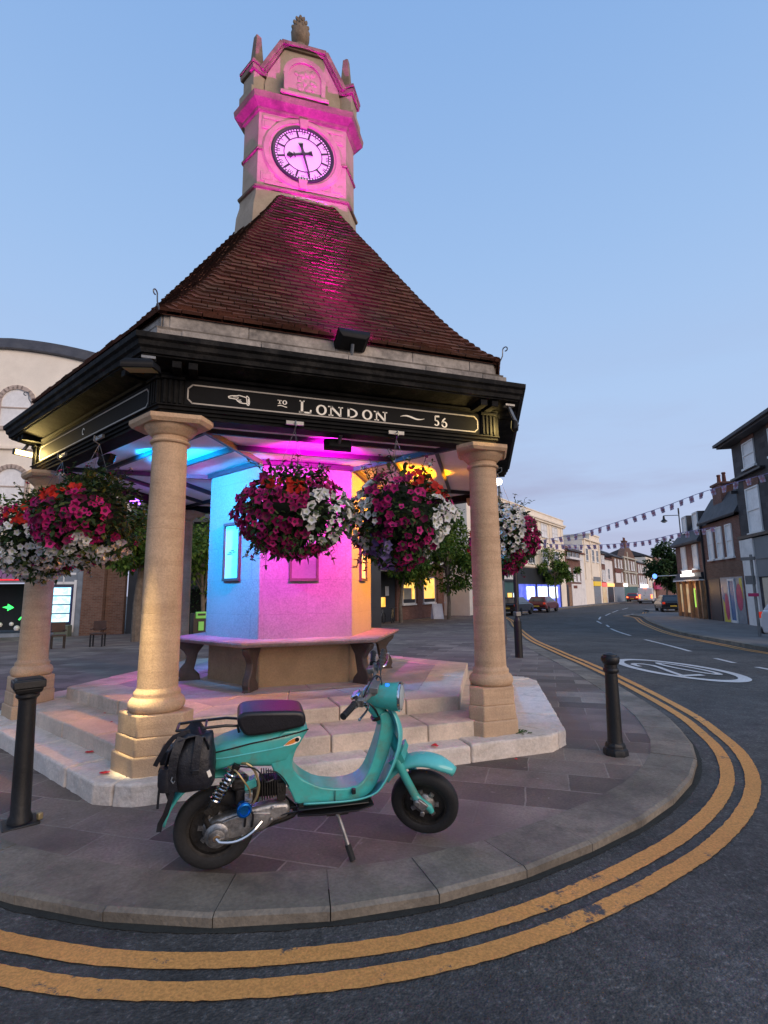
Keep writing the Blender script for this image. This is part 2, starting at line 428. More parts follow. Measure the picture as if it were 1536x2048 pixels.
def step(name, a, z0, z1, width, nblk, mat, chamf, seed, extra=(0, 0, 0, 0, 0, 0)):
    """a course of separate step stones round the hexagon, with mitred corner joints"""
    rnd = random.Random(seed); mb = MB()
    def corner(k, off):          # corner between side k-1 and side k
        n0, _ = face_frame((k-1) % 6); n1, _ = face_frame(k % 6); a0, a1 = a+extra[(k-1) % 6]-off, a+extra[k % 6]-off
        d = n0.x*n1.y-n0.y*n1.x
        return Vector(((a0*n1.y-a1*n0.y)/d, (a1*n0.x-a0*n1.x)/d, 0))
    for k in range(6):
        n, t = face_frame(k); A, B = corner(k, 0), corner(k+1, 0); Ai, Bi = corner(k, width), corner(k+1, width)
        s0, s1, i0_, i1_ = A.dot(t), B.dot(t), Ai.dot(t), Bi.dot(t); oa0 = a+extra[k]
        L = s1-s0; cuts = [s0]+sorted([s0+L*(i+rnd.uniform(-.2, .2))/nblk for i in range(1, nblk)])+[s1]; N = len(cuts)-1
        for i in range(N):
            g = .0035; o0, o1 = cuts[i]+g, cuts[i+1]-g; j = rnd.uniform(-.006, .006); jz = rnd.uniform(-.004, .004); oa = oa0+j; iw = oa0-width
            q0 = i0_+g if i == 0 else min(max(o0, i0_+g), i1_-g); q1 = i1_-g if i == N-1 else max(min(o1, i1_-g), i0_+g)
            pl = [n*oa+t*o0, n*oa+t*o1, n*iw+t*q1, n*iw+t*q0]
            if chamf and i == 0: pl = [n*oa+t*(o0+chamf), n*oa+t*o1, n*iw+t*q1, n*iw+t*q0, n*(oa-chamf*.42)+t*(o0+chamf*.24)]
            elif chamf and i == N-1: pl = [n*oa+t*o0, n*oa+t*(o1-chamf), n*(oa-chamf*.42)+t*(o1-chamf*.24), n*iw+t*q1, n*iw+t*q0]
            mb.prism([(p.x, p.y) for p in pl], z0, z1+jz)
    return P_(name, mb, mat, bevel=.014, seg=3)

o_ = step('bottom_step', 2.885, -.06, .145, .62, 4, K['step_dirty'], .17, 3, (0, .3, .15, .1, .1, .06))
mb = MB(); mb.prism(hexpts(3.0), -.05, .13); P_('step_core', mb, K['step'])
tag(o_, 'weathered pale bottom step with chipped edge')
o_.modifiers['bevel'].width = .02
sd = o_.modifiers.new('fine', 'SUBSURF'); sd.subdivision_type = 'SIMPLE'; sd.levels = 4; sd.render_levels = 4
tx = bpy.data.textures.new('chips', 'CLOUDS'); tx.noise_scale = .09; tx.noise_depth = 4
dm = o_.modifiers.new('chips', 'DISPLACE'); dm.texture = tx; dm.strength = .022; dm.mid_level = .55; dm.texture_coords = 'LOCAL'
step('middle_step', 2.66, .10, .275, .62, 4, K['step'], 0, 4)
step('top_step', 2.21, .23, .405, .45, 4, K['step'], 0, 5)
mb = MB()
rnd = random.Random(11)
for k in range(6):                       # wedge-shaped flagstones of the platform
    n, t = face_frame(k); rings = [.55, 1.2, 1.765]
    for i in range(2):
        a0, a1 = rings[i], rings[i+1]; q = 2+i
        for j in range(q):
            u0, u1 = -1+2*j/q, -1+2*(j+1)/q
            g = .004
            pl = [n*(a1-g)+t*(u0*a1/C30/2+g), n*(a1-g)+t*(u1*a1/C30/2-g), n*(a0+g)+t*(u1*a0/C30/2-g), n*(a0+g)+t*(u0*a0/C30/2+g)]
            mb.prism([(p.x, p.y) for p in pl], .3, .398+rnd.uniform(-.003, .003))
mb.prism(hexpts(2.0), .2, .388)
P_('platform', mb, K['floor'], bevel=.005)

# columns: plinth blocks, base and shaft, capital
def column(i):
    ang = HEXA[i]; a = R(ang); cx, cy = 2.912*math.cos(a), 2.912*math.sin(a)
    T = Matrix.Translation((cx, cy, 0))
    mb = MB()
    prof = [(.148, .70), (.146, .9)]
    for zj in (1.28, 1.93):
        r_ = .1455-.006*max(0, zj-1.2); prof += [(r_, zj-.004), (r_-.0025, zj), (r_, zj+.004)]
    prof += [(.139, 2.1), (.135, 2.45), (.133, 2.63)]
    mb.lathe(prof, 40, T)
    col = P_('column', mb, K['stone'], sharp=30)
    b = MB()
    b.lathe([(.155, .55), (.185, .558), (.2, .58), (.206, .605), (.2, .63), (.184, .652), (.17, .66), (.167, .668), (.170, .685), (.166, .70), (.152, .712), (.147, .73)], 40, T)
    P_('base', b, K['stone'], col, sharp=50)
    c = MB()
    c.lathe([(.133, 2.60), (.134, 2.628), (.151, 2.634), (.157, 2.645), (.151, 2.657), (.137, 2.663), (.137, 2.69), (.149, 2.695), (.156, 2.705), (.182, 2.73), (.201, 2.752), (.207, 2.772), (.195, 2.776)], 40, T)
    k1 = kite(ang, 2.912, .225, .3); k2 = kite(ang, 2.912, .245, .325)
    c.prism(k1, 2.772, 2.80, k2); c.prism(k2, 2.80, 2.834)
    P_('capital', c, K['stone'], col, sharp=35)
    d = MB()
    d.prism(kite(ang, 2.912, .2, .27), .40, .556)
    d.prism(kite(ang, 2.912, .208, .28), .27, .402)
    d.prism(kite(ang, 2.912, .224, .305), .10, .274)
    P_('plinth', d, K['stone'] if i != 2 else K['step'], col, bevel=.012, seg=3)
for i in range(6): column(i)

# core, bench
mb = MB(); mb.prism(hexpts(1.085), .86, 2.97); P_('core_wall', mb, K['white'], bevel=.006)
mb = MB(); mb.prism(hexpts(1.04), .38, .86); P_('core_base', mb, K['base'], bevel=.01)
mb = MB(); hexsweep(mb, [(1.06, .862), (1.46, .862), (1.485, .875), (1.495, .9), (1.485, .914), (1.06, .918)], True)
P_('bench_seat', mb, K['seat'], sharp=40)
for i in range(6):
    a = R(HEXA[i]); M = Matrix.Rotation(a, 4, 'Z') @ Matrix.Translation((1.26, 0, 0)) @ Matrix.Rotation(PI/2, 4, 'X')
    mb = MB(); mb.M = M
    out = [(.1, .862), (.15, .84), (.13, .79), (.07, .74), (.03, .68), (.05, .6), (.1, .54), (.12, .47), (.1, .42), (.14, .388), (-.14, .388), (-.12, .46), (-.06, .52), (-.08, .62), (-.1, .72), (-.16, .8), (-.2, .862)]
    mb.loft([[(x, z, -.042) for x, z in out], [(x, z, .042) for x, z in out]])
    P_('bench_leg', mb, K['ironbrown'], bevel=.014)
for k, (zl, zh) in ((0, (1.59, 2.24)), (1, (1.60, 2.25)), (5, (1.605, 2.25))):
    n, t = face_frame(k); ap = 1.085*C30; c0 = -.04 if k == 0 else 0; w = .145
    fr = MB()
    for s in (-1, 1):
        fr.obox(n*(ap+.012)+t*(c0+s*(w+.012))+Vector((0, 0, (zl+zh)/2)), t*.014, n*.018, Vector((0, 0, (zh-zl)/2)))
    for z in (zl-.012, zh+.012):
        fr.obox(n*(ap+.012)+t*c0+Vector((0, 0, z)), t*(w+.027), n*.022, Vector((0, 0, .016)))
    f = P_('notice_frame', fr, K['ironbrown'])
    pb = MB(); pb.obox(n*(ap+.004)+t*c0+Vector((0, 0, (zl+zh)/2)), t*(w-.003), n*.008, Vector((0, 0, (zh-zl)/2-.005)))
    P_('notice_panel', pb, K['steel'] if k == 0 else K['panel'], f)
    if k == 5:
        mk = MB()
        for q in range(5):
            mk.obox(n*(ap+.014)+t*(c0-.02+.016*q*(-1)**q)+Vector((0, 0, 1.9+.02*(q % 3))), t*.03, n*.001, Vector((.0, 0, .006)))
        P_('notice_mark', mk, K['steel'], f)

# ceiling with dark beams
mb = MB(); hexsweep(mb, [(1.06, 2.985), (2.86, 2.94)])
P_('ceiling', mb, K['ceil'])
mb = MB()
for i in range(6):
    a = R(HEXA[i]); d = Vector((math.cos(a), math.sin(a), 0)); s = Vector((-d.y, d.x, 0))
    mb.obox(d*1.95+Vector((0, 0, 2.925)), d*.9, s*.02, Vector((0, 0, .028)))
for r, w in ((1.12, .022), (1.75, .019), (2.35, .019)):
    hexsweep(mb, [(r-w, 2.905), (r+w, 2.905), (r+w, 2.96), (r-w, 2.96)], True)
P_('ceiling_beams', mb, K['beam']); bpy.data.objects['ceiling_beams'].name = 'ceiling_frame'

# entablature
mb = MB()
hexsweep(mb, [(2.86, 2.96), (2.86, 2.837), (3.055, 2.837), (3.055, 2.862), (3.075, 2.866), (3.075, 2.888), (3.098, 2.893), (3.098, 2.916), (3.118, 2.922), (3.118, 2.93), (3.07, 2.934),
              (3.07, 3.165), (3.10, 3.172), (3.115, 3.19), (2.86, 3.2)], True)
ent = P_('entablature', mb, K['black'], sharp=30)
mb = MB()
hexsweep(mb, [(3.0, 3.20), (3.33, 3.236), (3.33, 3.25), (3.352, 3.25), (3.36, 3.285), (3.385, 3.30), (3.392, 3.335), (3.418, 3.35), (3.422, 3.39), (3.40, 3.395), (3.385, 3.375), (3.25, 3.37), (3.0, 3.37)], True)
eav = P_('eaves_gutter', mb, K['gutter'], sharp=30)
for k in (0, 1, 5):
    n, t = face_frame(k)
    for s in [-1.42, 1.42, -1.3, 1.3]:
        mb = MB(); mb.obox(n*2.77+t*s+Vector((0, 0, 3.195)), n*.1, t*.035, Vector((0, 0, .028)))
        P_('eaves_bracket', mb, K['black'], bevel=.004)
mb = MB()
hexsweep(mb, [(3.3, 3.372), (3.24, 3.40), (3.19, 3.405), (3.175, 3.53), (3.19, 3.545), (3.10, 3.565), (3.0, 3.565), (3.0, 3.372)], True)
hexsweep(mb, [(3.094, 3.568), (3.09, 3.695), (3.0, 3.72), (3.0, 3.568)], True)
P_('lead_apron', mb, K['lead'], sharp=25)
# loose lead flashing plates lying along the eaves
rnd = random.Random(5); mb = MB()
for k in (0, 5, 1):
    n, t = face_frame(k); x = -1.5
    while x < 1.5:
        w = rnd.uniform(.35, .8); w = min(w, 1.53-x)
        mb.obox(n*(3.096*C30+.002+rnd.uniform(0, .004))+t*(x+w/2)+Vector((0, 0, 3.632+rnd.uniform(-.004, .004))), t*(w/2-.004), n*.004, Vector((0, 0, .058)))
        mb.obox(n*(3.19*C30-.003+rnd.uniform(0, .006))+t*(x+w/2+.1)+Vector((0, 0, 3.468+rnd.uniform(-.006, .006))), t*(w/2-.004), n*.004, Vector((0, 0, .058)))
        x += w
P_('lead_flashing', mb, K['lead'])

# fluted corner blocks on the frieze
for i in range(6):
    mb = MB()
    for k, s in ((i, -1), ((i-1) % 6, 1)):
        n, t = face_frame(k); ap = 3.07*C30
        base = n*ap+t*s*(1.535-.085)
        mb.obox(base+Vector((0, 0, 3.05))+n*.008, t*.082, n*.012, Vector((0, 0, .118)))
        for q in range(4):
            mb.obox(base+t*(-.06+.04*q)+n*.022+Vector((0, 0, 3.04)), t*.011, n*.012, Vector((0, 0, .098)))
        mb.obox(base+n*.024+Vector((0, 0, 3.152)), t*.09, n*.026, Vector((0, 0, .012)))
    P_('fluted_block', mb, K['black'], bevel=.003)
for k, nm in ((0, 'front'), (5, 'left'), (1, 'right')):
    n, t = face_frame(k); ap = 3.07*C30
    mb = MB(); mb.obox(n*(ap+.004)+Vector((0, 0, 3.045)), t*1.36, n*.006, Vector((0, 0, .1)))
    sb = P_('sign_board', mb, K['board'])
    # border line with clipped corners
    mb = MB(); x1, z0, z1, ch = 1.335, 2.962, 3.118, .035
    loop = [(-x1+ch, z0), (x1-ch, z0), (x1, z0+ch), (x1, z1-ch), (x1-ch, z1), (-x1+ch, z1), (-x1, z1-ch), (-x1, z0+ch)]
    w = .0055
    for q in range(8):
        a_, b_ = loop[q], loop[(q+1) % 8]; dx, dz = b_[0]-a_[0], b_[1]-a_[1]; L = math.hypot(dx, dz); ux, uz = dx/L, dz/L
        mid = t*((a_[0]+b_[0])/2)+Vector((0, 0, (a_[1]+b_[1])/2))+n*(ap+.0115)
        mb.obox(mid, (t*ux+Vector((0, 0, uz)))*(L/2+.002), n*.0015, (t*-uz+Vector((0, 0, ux)))*w)
    P_('border_line', mb, K['border'], sb)

# lettering: small outline alphabet made of thick and thin strokes, (x, z) in units of the letter box
def flat(mb, pts, n, t, ap, x0, z0, d=.0):
    mb.poly([t*(x0+p[0])+n*(ap+d)+Vector((0, 0, z0+p[1])) for p in pts])
def stroke(a, b, w):
    dx, dz = b[0]-a[0], b[1]-a[1]; L = math.hypot(dx, dz); px, pz = -dz/L*w/2, dx/L*w/2
    return [(a[0]-px, a[1]-pz), (b[0]-px, b[1]-pz), (b[0]+px, b[1]+pz), (a[0]+px, a[1]+pz)]
def arc(cx, cz, rx, rz, wt, wn, a0, a1, n=24):
    """ring piece: wt thickness at the sides, wn thickness at top and bottom"""
    out = []
    for i in range(n):
        q = []
        for a, o in ((a0+(a1-a0)*i/n, 1), (a0+(a1-a0)*(i+1)/n, 1), (a0+(a1-a0)*(i+1)/n, 0), (a0+(a1-a0)*i/n, 0)):
            c, s = math.cos(R(a)), math.sin(R(a))
            q.append((cx+c*(rx-(0 if o else wt)), cz+s*(rz-(0 if o else wn))))
        out.append(q)
    return out
def glyph(ch, w, h, T=.0205, H=.0105):
    S = []
    def serif(x, z, l=.022): S.append([(x-l, z-H/2), (x+l, z-H/2), (x+l, z+H/2), (x-l, z+H/2)])
    if ch == 'L':
        S += [stroke((w*.3, 0), (w*.3, h), T), stroke((w*.08, H/2), (w*.97, H/2), H*1.4), stroke((w*.93, 0), (w*.99, h*.3), H*1.3)]; serif(w*.3, h-H/2); serif(w*.3, H/2)
    if ch == 'O': S += arc(w/2, h/2, w/2, h/2*1.03, T*1.05, H*1.2, 0, 360, 40)
    if ch == 'N':
        S += [stroke((w*.14, 0), (w*.14, h), H*1.1), stroke((w*.86, 0), (w*.86, h), H*1.1), stroke((w*.14, h-.004), (w*.84, .004), T*.95)]; serif(w*.14, H/2); serif(w*.1, h-H/2); serif(w*.86, h-H/2)
    if ch == 'D':
        S += [stroke((w*.2, 0), (w*.2, h), T)]+arc(w*.28, h/2, w*.70, h/2, T, H*1.1, -90, 90, 24)+[stroke((w*.1, H/2), (w*.34, H/2), H*1.1), stroke((w*.1, h-H/2), (w*.34, h-H/2), H*1.1)]
    if ch == 'T':
        S += [stroke((w/2, 0), (w/2, h), T), stroke((0, h-H/2), (w, h-H/2), H*1.3), stroke((.003, h), (.003, h*.75), H), stroke((w-.003, h), (w-.003, h*.75), H)]; serif(w/2, H/2, .014)
    if ch == '5':
        S += [stroke((w*.22, h*.96), (w*.22, h*.5), H*1.5), stroke((w*.2, h*.94), (w*.9, h*.97), H*2.2)]+arc(w*.42, h*.28, w*.45, h*.30, T, H*1.4, -150, 125, 22)
    if ch == '6':
        S += arc(w*.5, h*.3, w*.45, h*.31, T, H*1.4, 0, 360, 30)+arc(w*.98, h*.30, w*.93, h*.72, T, H*1.6, 112, 182, 14)
    return S
n, t = face_frame(0); ap = 3.07*C30+.0112
front = [o for o in tower.children if o.name.startswith('sign_board')][0]
for ch, x0, x1, z0, h in (('L', -.434, -.319, 2.977, .112), ('O', -.275, -.178, 2.975, .092), ('N', -.158, -.034, 2.976, .09), ('D', 0, .109, 2.976, .09), ('O', .149, .246, 2.975, .092), ('N', .272, .385, 2.976, .09)):
    word = MB()
    for pl in glyph(ch, x1-x0, h): flat(word, pl, n, t, ap, x0, z0)
    P_('letter', word, K['cream'], front, smooth_=False)
for ch, x0, x1, z0, h in (('T', -.612, -.574, 3.035, .036), ('O', -.57, -.53, 3.034, .038)):
    word = MB()
    for pl in glyph(ch, x1-x0, h, .010, .005): flat(word, pl, n, t, ap, x0, z0)
    P_('small_letter', word, K['cream'], front, smooth_=False)
word = MB()
for q in range(10):
    xa, xb = -.61+.008*q, -.61+.008*(q+1); f = lambda x: 3.018+.005*math.sin((x+.61)*60)
    flat(word, [(xa, f(xa)-.004), (xb, f(xb)-.004), (xb, f(xb)+.003), (xa, f(xa)+.003)], n, t, ap, 0, 0)
P_('underline', word, K['cream'], front, smooth_=False)
for ch, x0, x1, z0, h in (('5', .864, .928, 2.985, .098), ('6', .938, 1.008, 2.975, .1)):
    word = MB()
    for pl in glyph(ch, x1-x0, h, .017, .008): flat(word, pl, n, t, ap, x0, z0)
    P_('digit', word, K['cream'], front, smooth_=False)
word = MB()
for q in range(24):
    f = lambda x: (3.04+.012*math.sin((x-.52)/.245*2*PI), .007*math.sin(PI*(x-.52)/.245)+.0015)
    xa, xb = .52+.245*q/24, .52+.245*(q+1)/24
    flat(word, [(xa, f(xa)[0]-f(xa)[1]), (xb, f(xb)[0]-f(xb)[1]), (xb, f(xb)[0]+f(xb)[1]), (xa, f(xa)[0]+f(xa)[1])], n, t, ap, 0, 0)
P_('flourish', word, K['cream'], front, smooth_=False)
# pointing hand
outl = [(-1.02, 3.052), (-.995, 3.062), (-.955, 3.066), (-.93, 3.072), (-.9, 3.066), (-.875, 3.06), (-.868, 3.074), (-.852, 3.06), (-.846, 3.02), (-.85, 2.995), (-.862, 2.993), (-.868, 3.008), (-.895, 3.006), (-.925, 3.01), (-.945, 3.022), (-.952, 3.036), (-.985, 3.04), (-1.012, 3.041)]
word = MB()
for q in range(len(outl)):
    flat(word, stroke(outl[q], outl[(q+1) % len(outl)], .0085), n, t, ap, 0, 0, .0002*(q % 2))
for a_, b_, w in (((-.872, 3.058), (-.866, 3.01), .007), ((-.952, 3.036), (-.935, 3.052), .005), ((-.94, 3.03), (-.915, 3.034), .006), ((-.935, 3.022), (-.91, 3.02), .006), ((-.98, 3.053), (-.94, 3.056), .005), ((-.858, 3.05), (-.856, 3.005), .008)):
    flat(word, stroke(a_, b_, w), n, t, ap, 0, 0, .0004)
P_('pointing_hand', word, K['cream'], front, smooth_=False)
# side boards: only a small mark can be read from here
lb = [o for o in tower.children if o.name.startswith('sign_board')][1]
n5, t5 = face_frame(5); word = MB()
for pl in arc(0, 0, .03, .035, .012, .01, 20, 300, 16): flat(word, pl, n5, t5, ap, -.05, 3.04)
P_('painted_mark', word, K['cream'], lb, smooth_=False)

# ---- tiled roof
ROOF = [(3.145, 3.70), (2.95, 3.85), (2.71, 4.09), (2.46, 4.37), (2.18, 4.73), (1.87, 5.14), (1.54, 5.58), (1.10, 6.17), (.66, 6.78)]
def roof_at(s):
    acc = 0
    for (r0, z0), (r1, z1) in zip(ROOF, ROOF[1:]):
        L = math.hypot((r1-r0)*C30, z1-z0)
        if s <= acc+L or (r1, z1) == ROOF[-1]:
            k = (s-acc)/L; return r0+(r1-r0)*k, z0+(z1-z0)*k
        acc += L
RL = sum(math.hypot((b[0]-a[0])*C30, b[1]-a[1]) for a, b in zip(ROOF, ROOF[1:]))
mb = MB(); hexsweep(mb, [(r-.02, z-.02) for r, z in ROOF]); mb2 = MB(); hp = MB()
rnd = random.Random(21); gauge = .088; NC = int(RL/gauge)
for k in range(6):
    n, t = face_frame(k)
    for c in range(NC):
        r0, z0 = roof_at(c*gauge); r1, z1 = roof_at(min((c+1.25)*gauge, RL))
        d = Vector(((r1-r0)*C30, z1-z0)); nn = Vector((d.y, -d.x)).normalized()
        x = -r0/2-(.08 if c % 2 else 0); end = r0/2
        while x < end:
            xa, xb = max(x, -r0/2), min(x+.16, r0/2)
            x += .163
            if xb-xa < .02: continue
            lift = .030+rnd.uniform(-.005, .007); sl = rnd.uniform(-.008, .006); tw = rnd.uniform(-.004, .004)
            def pt(xx, r, z, off):
                lim = r/2
                xx = max(-lim, min(lim, xx))
                return n*(r*C30+nn.x*off)+t*xx+Vector((0, 0, z+nn.y*off))
            rs, zs = r0-d.x/C30*sl*3, z0-d.y*sl*3
            A = pt(xa+.002, rs, zs, lift+tw); B = pt(xb-.002, rs, zs, lift-tw)
            A2 = pt(xa+.002, rs, zs, .004); B2 = pt(xb-.002, rs, zs, .004)
            Cc = pt(xb-.002, r1, z1, .007); D = pt(xa+.002, r1, z1, .007)
            mb2.add([A, B, Cc, D, A2, B2], [(0, 1, 2, 3), (4, 5, 1, 0), (5, 2, 1), (4, 0, 3)])
rf = P_('roof', mb, K['tile'])
P_('roof_tiling', mb2, K['tile'], rf, sharp=20)
for i in range(6):
    hp = MB()
    a = R(HEXA[i]); d = Vector((math.cos(a), math.sin(a), 0))
    e1 = face_frame(i)[1]; e0 = -face_frame((i-1) % 6)[1]
    for c in range(NC):
        r0, z0 = roof_at(c*gauge); r1, z1 = roof_at(min((c+1.3)*gauge, RL))
        w0, w1 = .1+rnd.uniform(-.01, .012), .075; lf = rnd.uniform(.035, .05)
        p0 = d*(r0+.012)+Vector((0, 0, z0+lf)); p1 = d*(r1)+Vector((0, 0, z1+.02))
        l0 = d*(r0+.02)+e0*w0+Vector((0, 0, z0+.012)); l1 = d*r1+e0*w1+Vector((0, 0, z1+.006))
        q0 = d*(r0+.02)+e1*w0+Vector((0, 0, z0+.012)); q1 = d*r1+e1*w1+Vector((0, 0, z1+.006))
        m0 = (p0*1.2+l0)/2.2+d*.012+Vector((0, 0, .012)); m1 = (p0*1.2+q0)/2.2+d*.012+Vector((0, 0, .012))
        b0 = d*(r0-.05)+Vector((0, 0, z0-.01))
        hp.add([p0, p1, l0, l1, q0, q1, b0, m0, m1], [(2, 7, 1, 3), (7, 0, 1), (0, 8, 1), (8, 4, 5, 1), (6, 0, 7), (6, 7, 2), (6, 4, 8), (6, 8, 0)])
    P_('hip_tiles', hp, K['tile'], rf, sharp=40)
for i in range(6):
    a = R(HEXA[i]); d = Vector((math.cos(a), math.sin(a), 0)); b = d*3.16+Vector((0, 0, 3.70))
    pts = [b, b+d*.03+Vector((0, 0, .05))]
    for q in range(12):
        an = R(-20+28*q); rr = .032*(1-.045*q)
        pts.append(b+d*(.035+.03-rr*math.cos(an)*1.0)+Vector((0, 0, .11+rr*math.sin(an))))
    hk = MB(); hk.tube(pts, .006, 6); P_('hip_iron', hk, K['galv'])

# ---- clock stage
TM = Matrix.Translation((-.02, 0, 0)) @ Matrix.Rotation(-.055, 4, 'Z')
def tpoly(W, n):
    a = (W+2*n)/(2*3**.5); pts = []
    for k in range(3):
        c, s = math.cos(R(120*k)), math.sin(R(120*k))
        for x in (-W/2, W/2): pts.append((c*x+s*a, s*x-c*a))
    return pts
def tring(W, n, z): return [(x, y, z) for x, y in tpoly(W, n)]
def TB():
    m = MB(); m.M = TM; return m
mb = TB()
mb.loft([tring(1.34, .46, 6.1), tring(1.30, .44, 6.55), tring(1.25, .41, 6.72), tring(1.25, .41, 6.80), tring(1.23, .37, 6.86), tring(1.22, .37, 8.03)])
st = P_('clock_stage', mb, K['tower'], sharp=20)
mb = TB()
mb.loft([tring(1.24, .40, 6.80), tring(1.28, .43, 6.82), tring(1.29, .435, 6.845), tring(1.25, .40, 6.87)])
for zz in (7.43,):
    for k in range(3):                   # string course that wraps each narrow side and stops at the dial ring
        rot = Matrix.Rotation(R(120*k), 4, 'Z'); W, n_ = 1.225, .37; a = (W+2*n_)/(2*3**.5)
        p = [(W/2-.13, -a), (W/2, -a), (W/2+n_/2, -a+n_*.866)]
        th = Vector((n_/2, n_*.866)).normalized()
        path = [Vector((W/2-.14, -a)), Vector((W/2, -a)), Vector((W/2+n_*.5, -a+n_*.866)), Vector((W/2+n_*.5-.07, -a+n_*.866+.121))]
        for (x0, y0), (x1, y1) in zip(path, path[1:]):
            e = Vector((x1-x0, y1-y0, 0)); L = e.length; e.normalize(); o = Vector((e.y, -e.x, 0)); c = Vector(((x0+x1)/2, (y0+y1)/2, zz))
            mb.obox(rot @ c, rot @ (e*(L/2+.012)), rot @ (o*.024), Vector((0, 0, .016)))
P_('string_course', mb, K['tower_dark'], st)
mb = TB()
W, n_ = 1.22, .37; fa = (W+2*n_)/(2*3**.5)
for s in (-1, 1):
  for z in (7.02, 7.83):
        mb = TB(); mb.obox((s*.48, -fa, z), (.09, 0, 0), (0, .014, 0), (0, 0, .075))
        mb.obox((s*.48, -fa-.006, z), (.06, 0, 0), (0, .014, 0), (0, 0, .045))
        mb.obox((s*.42, -fa, z+.09*(1 if z < 7.4 else -1)), (.05, 0, 0), (0, .01, 0), (0, 0, .04)); P_('carved_panel', mb, K['tower'], st, bevel=.006)
for z_, w_ in ((6.94, .52), (7.94, .56)):
    mb = TB(); mb.obox((0, -fa, z_), (w_, 0, 0), (0, .016, 0), (0, 0, .03)); P_('fillet', mb, K['tower'], st, bevel=.006)
for z, s in ((7.93, 1), (6.98, -1)):
    mb = TB(); mb.loft([[(-.05, -fa-.05, z-.07), (.05, -fa-.05, z-.07), (.05, -fa+.02, z-.07), (-.05, -fa+.02, z-.07)], [(-.065, -fa-.06, z+.07), (.065, -fa-.06, z+.07), (.065, -fa+.02, z+.07), (-.065, -fa+.02, z+.07)]])
    P_('keystone', mb, K['tower'], st, bevel=.006)
ZC = 7.463
DM = Matrix.Translation((0, -fa, ZC)) @ Matrix.Rotation(PI/2, 4, 'X')     # local z points out of the front
mb = TB(); mb.lathe([(.40, -.02), (.56, -.02), (.56, .012), (.545, .02), (.535, .03), (.47, .035), (.46, .02), (.44, .015), (.40, .012)], 56, DM, caps=False)
P_('dial_surround', mb, K['tower'], st, sharp=40)
mb = TB(); mb.lathe([(.0005, .016), (.40, .016)], 56, DM, caps=False)
dial = P_('clock_face', mb, K['dial'])
mb = TB(); mb.lathe([(.355, .019), (.36, .024), (.39, .024), (.395, .034), (.42, .04), (.435, .03), (.435, -.01)], 64, DM, caps=False)
P_('dial_rim', mb, K['dialdark'], dial)
mb = TB(); mb.lathe([(.258, .02), (.258, .023), (.270, .023), (.270, .02)], 56, DM, caps=False)
for h in range(12):
    a = R(30*h+15); c, s = math.cos(a), math.sin(a)
    mb.obox(DM @ Vector((.315*c, .315*s, .0215)), DM.to_3x3() @ Vector((c*.05, s*.05, 0)), DM.to_3x3() @ Vector((-s*.014, c*.014, 0)), DM.to_3x3() @ Vector((0, 0, .0015)))
for h in range(12):                      # slim numeral strokes inside each cell
    a = R(90-30*h); c, s = math.cos(a), math.sin(a); q = [2, 1, 2, 3, 2, 1, 2, 3, 3, 2, 1, 2][h]
    for j in range(q):
        off = (j-(q-1)/2)*.026; x, y = .338*c-s*off, .338*s+c*off
        mb.obox(DM @ Vector((x, y, .0215)), DM.to_3x3() @ Vector((c*.02, s*.02, 0)), DM.to_3x3() @ Vector((-s*.004, c*.004, 0)), DM.to_3x3() @ Vector((0, 0, .0012)))
P_('dial_frame', mb, K['dialdark'], dial)
mb = TB()
for h in range(60):
    a = R(6*h); c, s = math.cos(a), math.sin(a)
    mb.obox(DM @ Vector((.376*c, .376*s, .0245)), DM.to_3x3() @ Vector((c*.010, s*.010, 0)), DM.to_3x3() @ Vector((-s*.011, c*.011, 0)), DM.to_3x3() @ Vector((0, 0, .001)))
P_('minute_ring', mb, K['dial'], dial)
def hand(name, deg, L, tail, w, z, deco):
    a = R(90-deg); c, s = math.cos(a), math.sin(a); m3 = DM.to_3x3(); mb = TB()
    def bar(r0, r1, w0, w1):
        q = [(r0, -w0), (r1, -w1), (r1, w1), (r0, w0)]
        lo = [DM @ Vector((x*c-y*s, x*s+y*c, z)) for x, y in q]; hi = [DM @ Vector((x*c-y*s, x*s+y*c, z+.008)) for x, y in q]
        mb.loft([lo, hi])
    bar(-tail, L, w, w*.6); bar(-tail, -tail*.6, w*1.9, w)
    if deco: bar(L*.62, L*.82, w*.8, w*2.4); bar(L*.82, L, w*2.2, w*.3); bar(L*.5, L*.56, w*2.0, w*2.0)
    mb.lathe([(.024, z-.004), (.024, z+.014)], 14, DM)
    P_(name, mb, K['dialdark'], dial)
hand('hour_hand', 254, .235, .13, .02, .03, True)
hand('minute_hand', 165, .33, .15, .0185, .044, False)
mb = TB(); rr = random.Random(12)
for q in range(26):
    x = -.34+.68*q/25+rr.uniform(-.01, .01); mb.ball((x, -fa-.02+rr.uniform(-.02, .01), 6.77+rr.uniform(-.015, .02)), (rr.uniform(.015, .035), rr.uniform(.012, .025), rr.uniform(.01, .022)), 7)
P_('mortar_flashing', mb, K['step_dirty'], st)
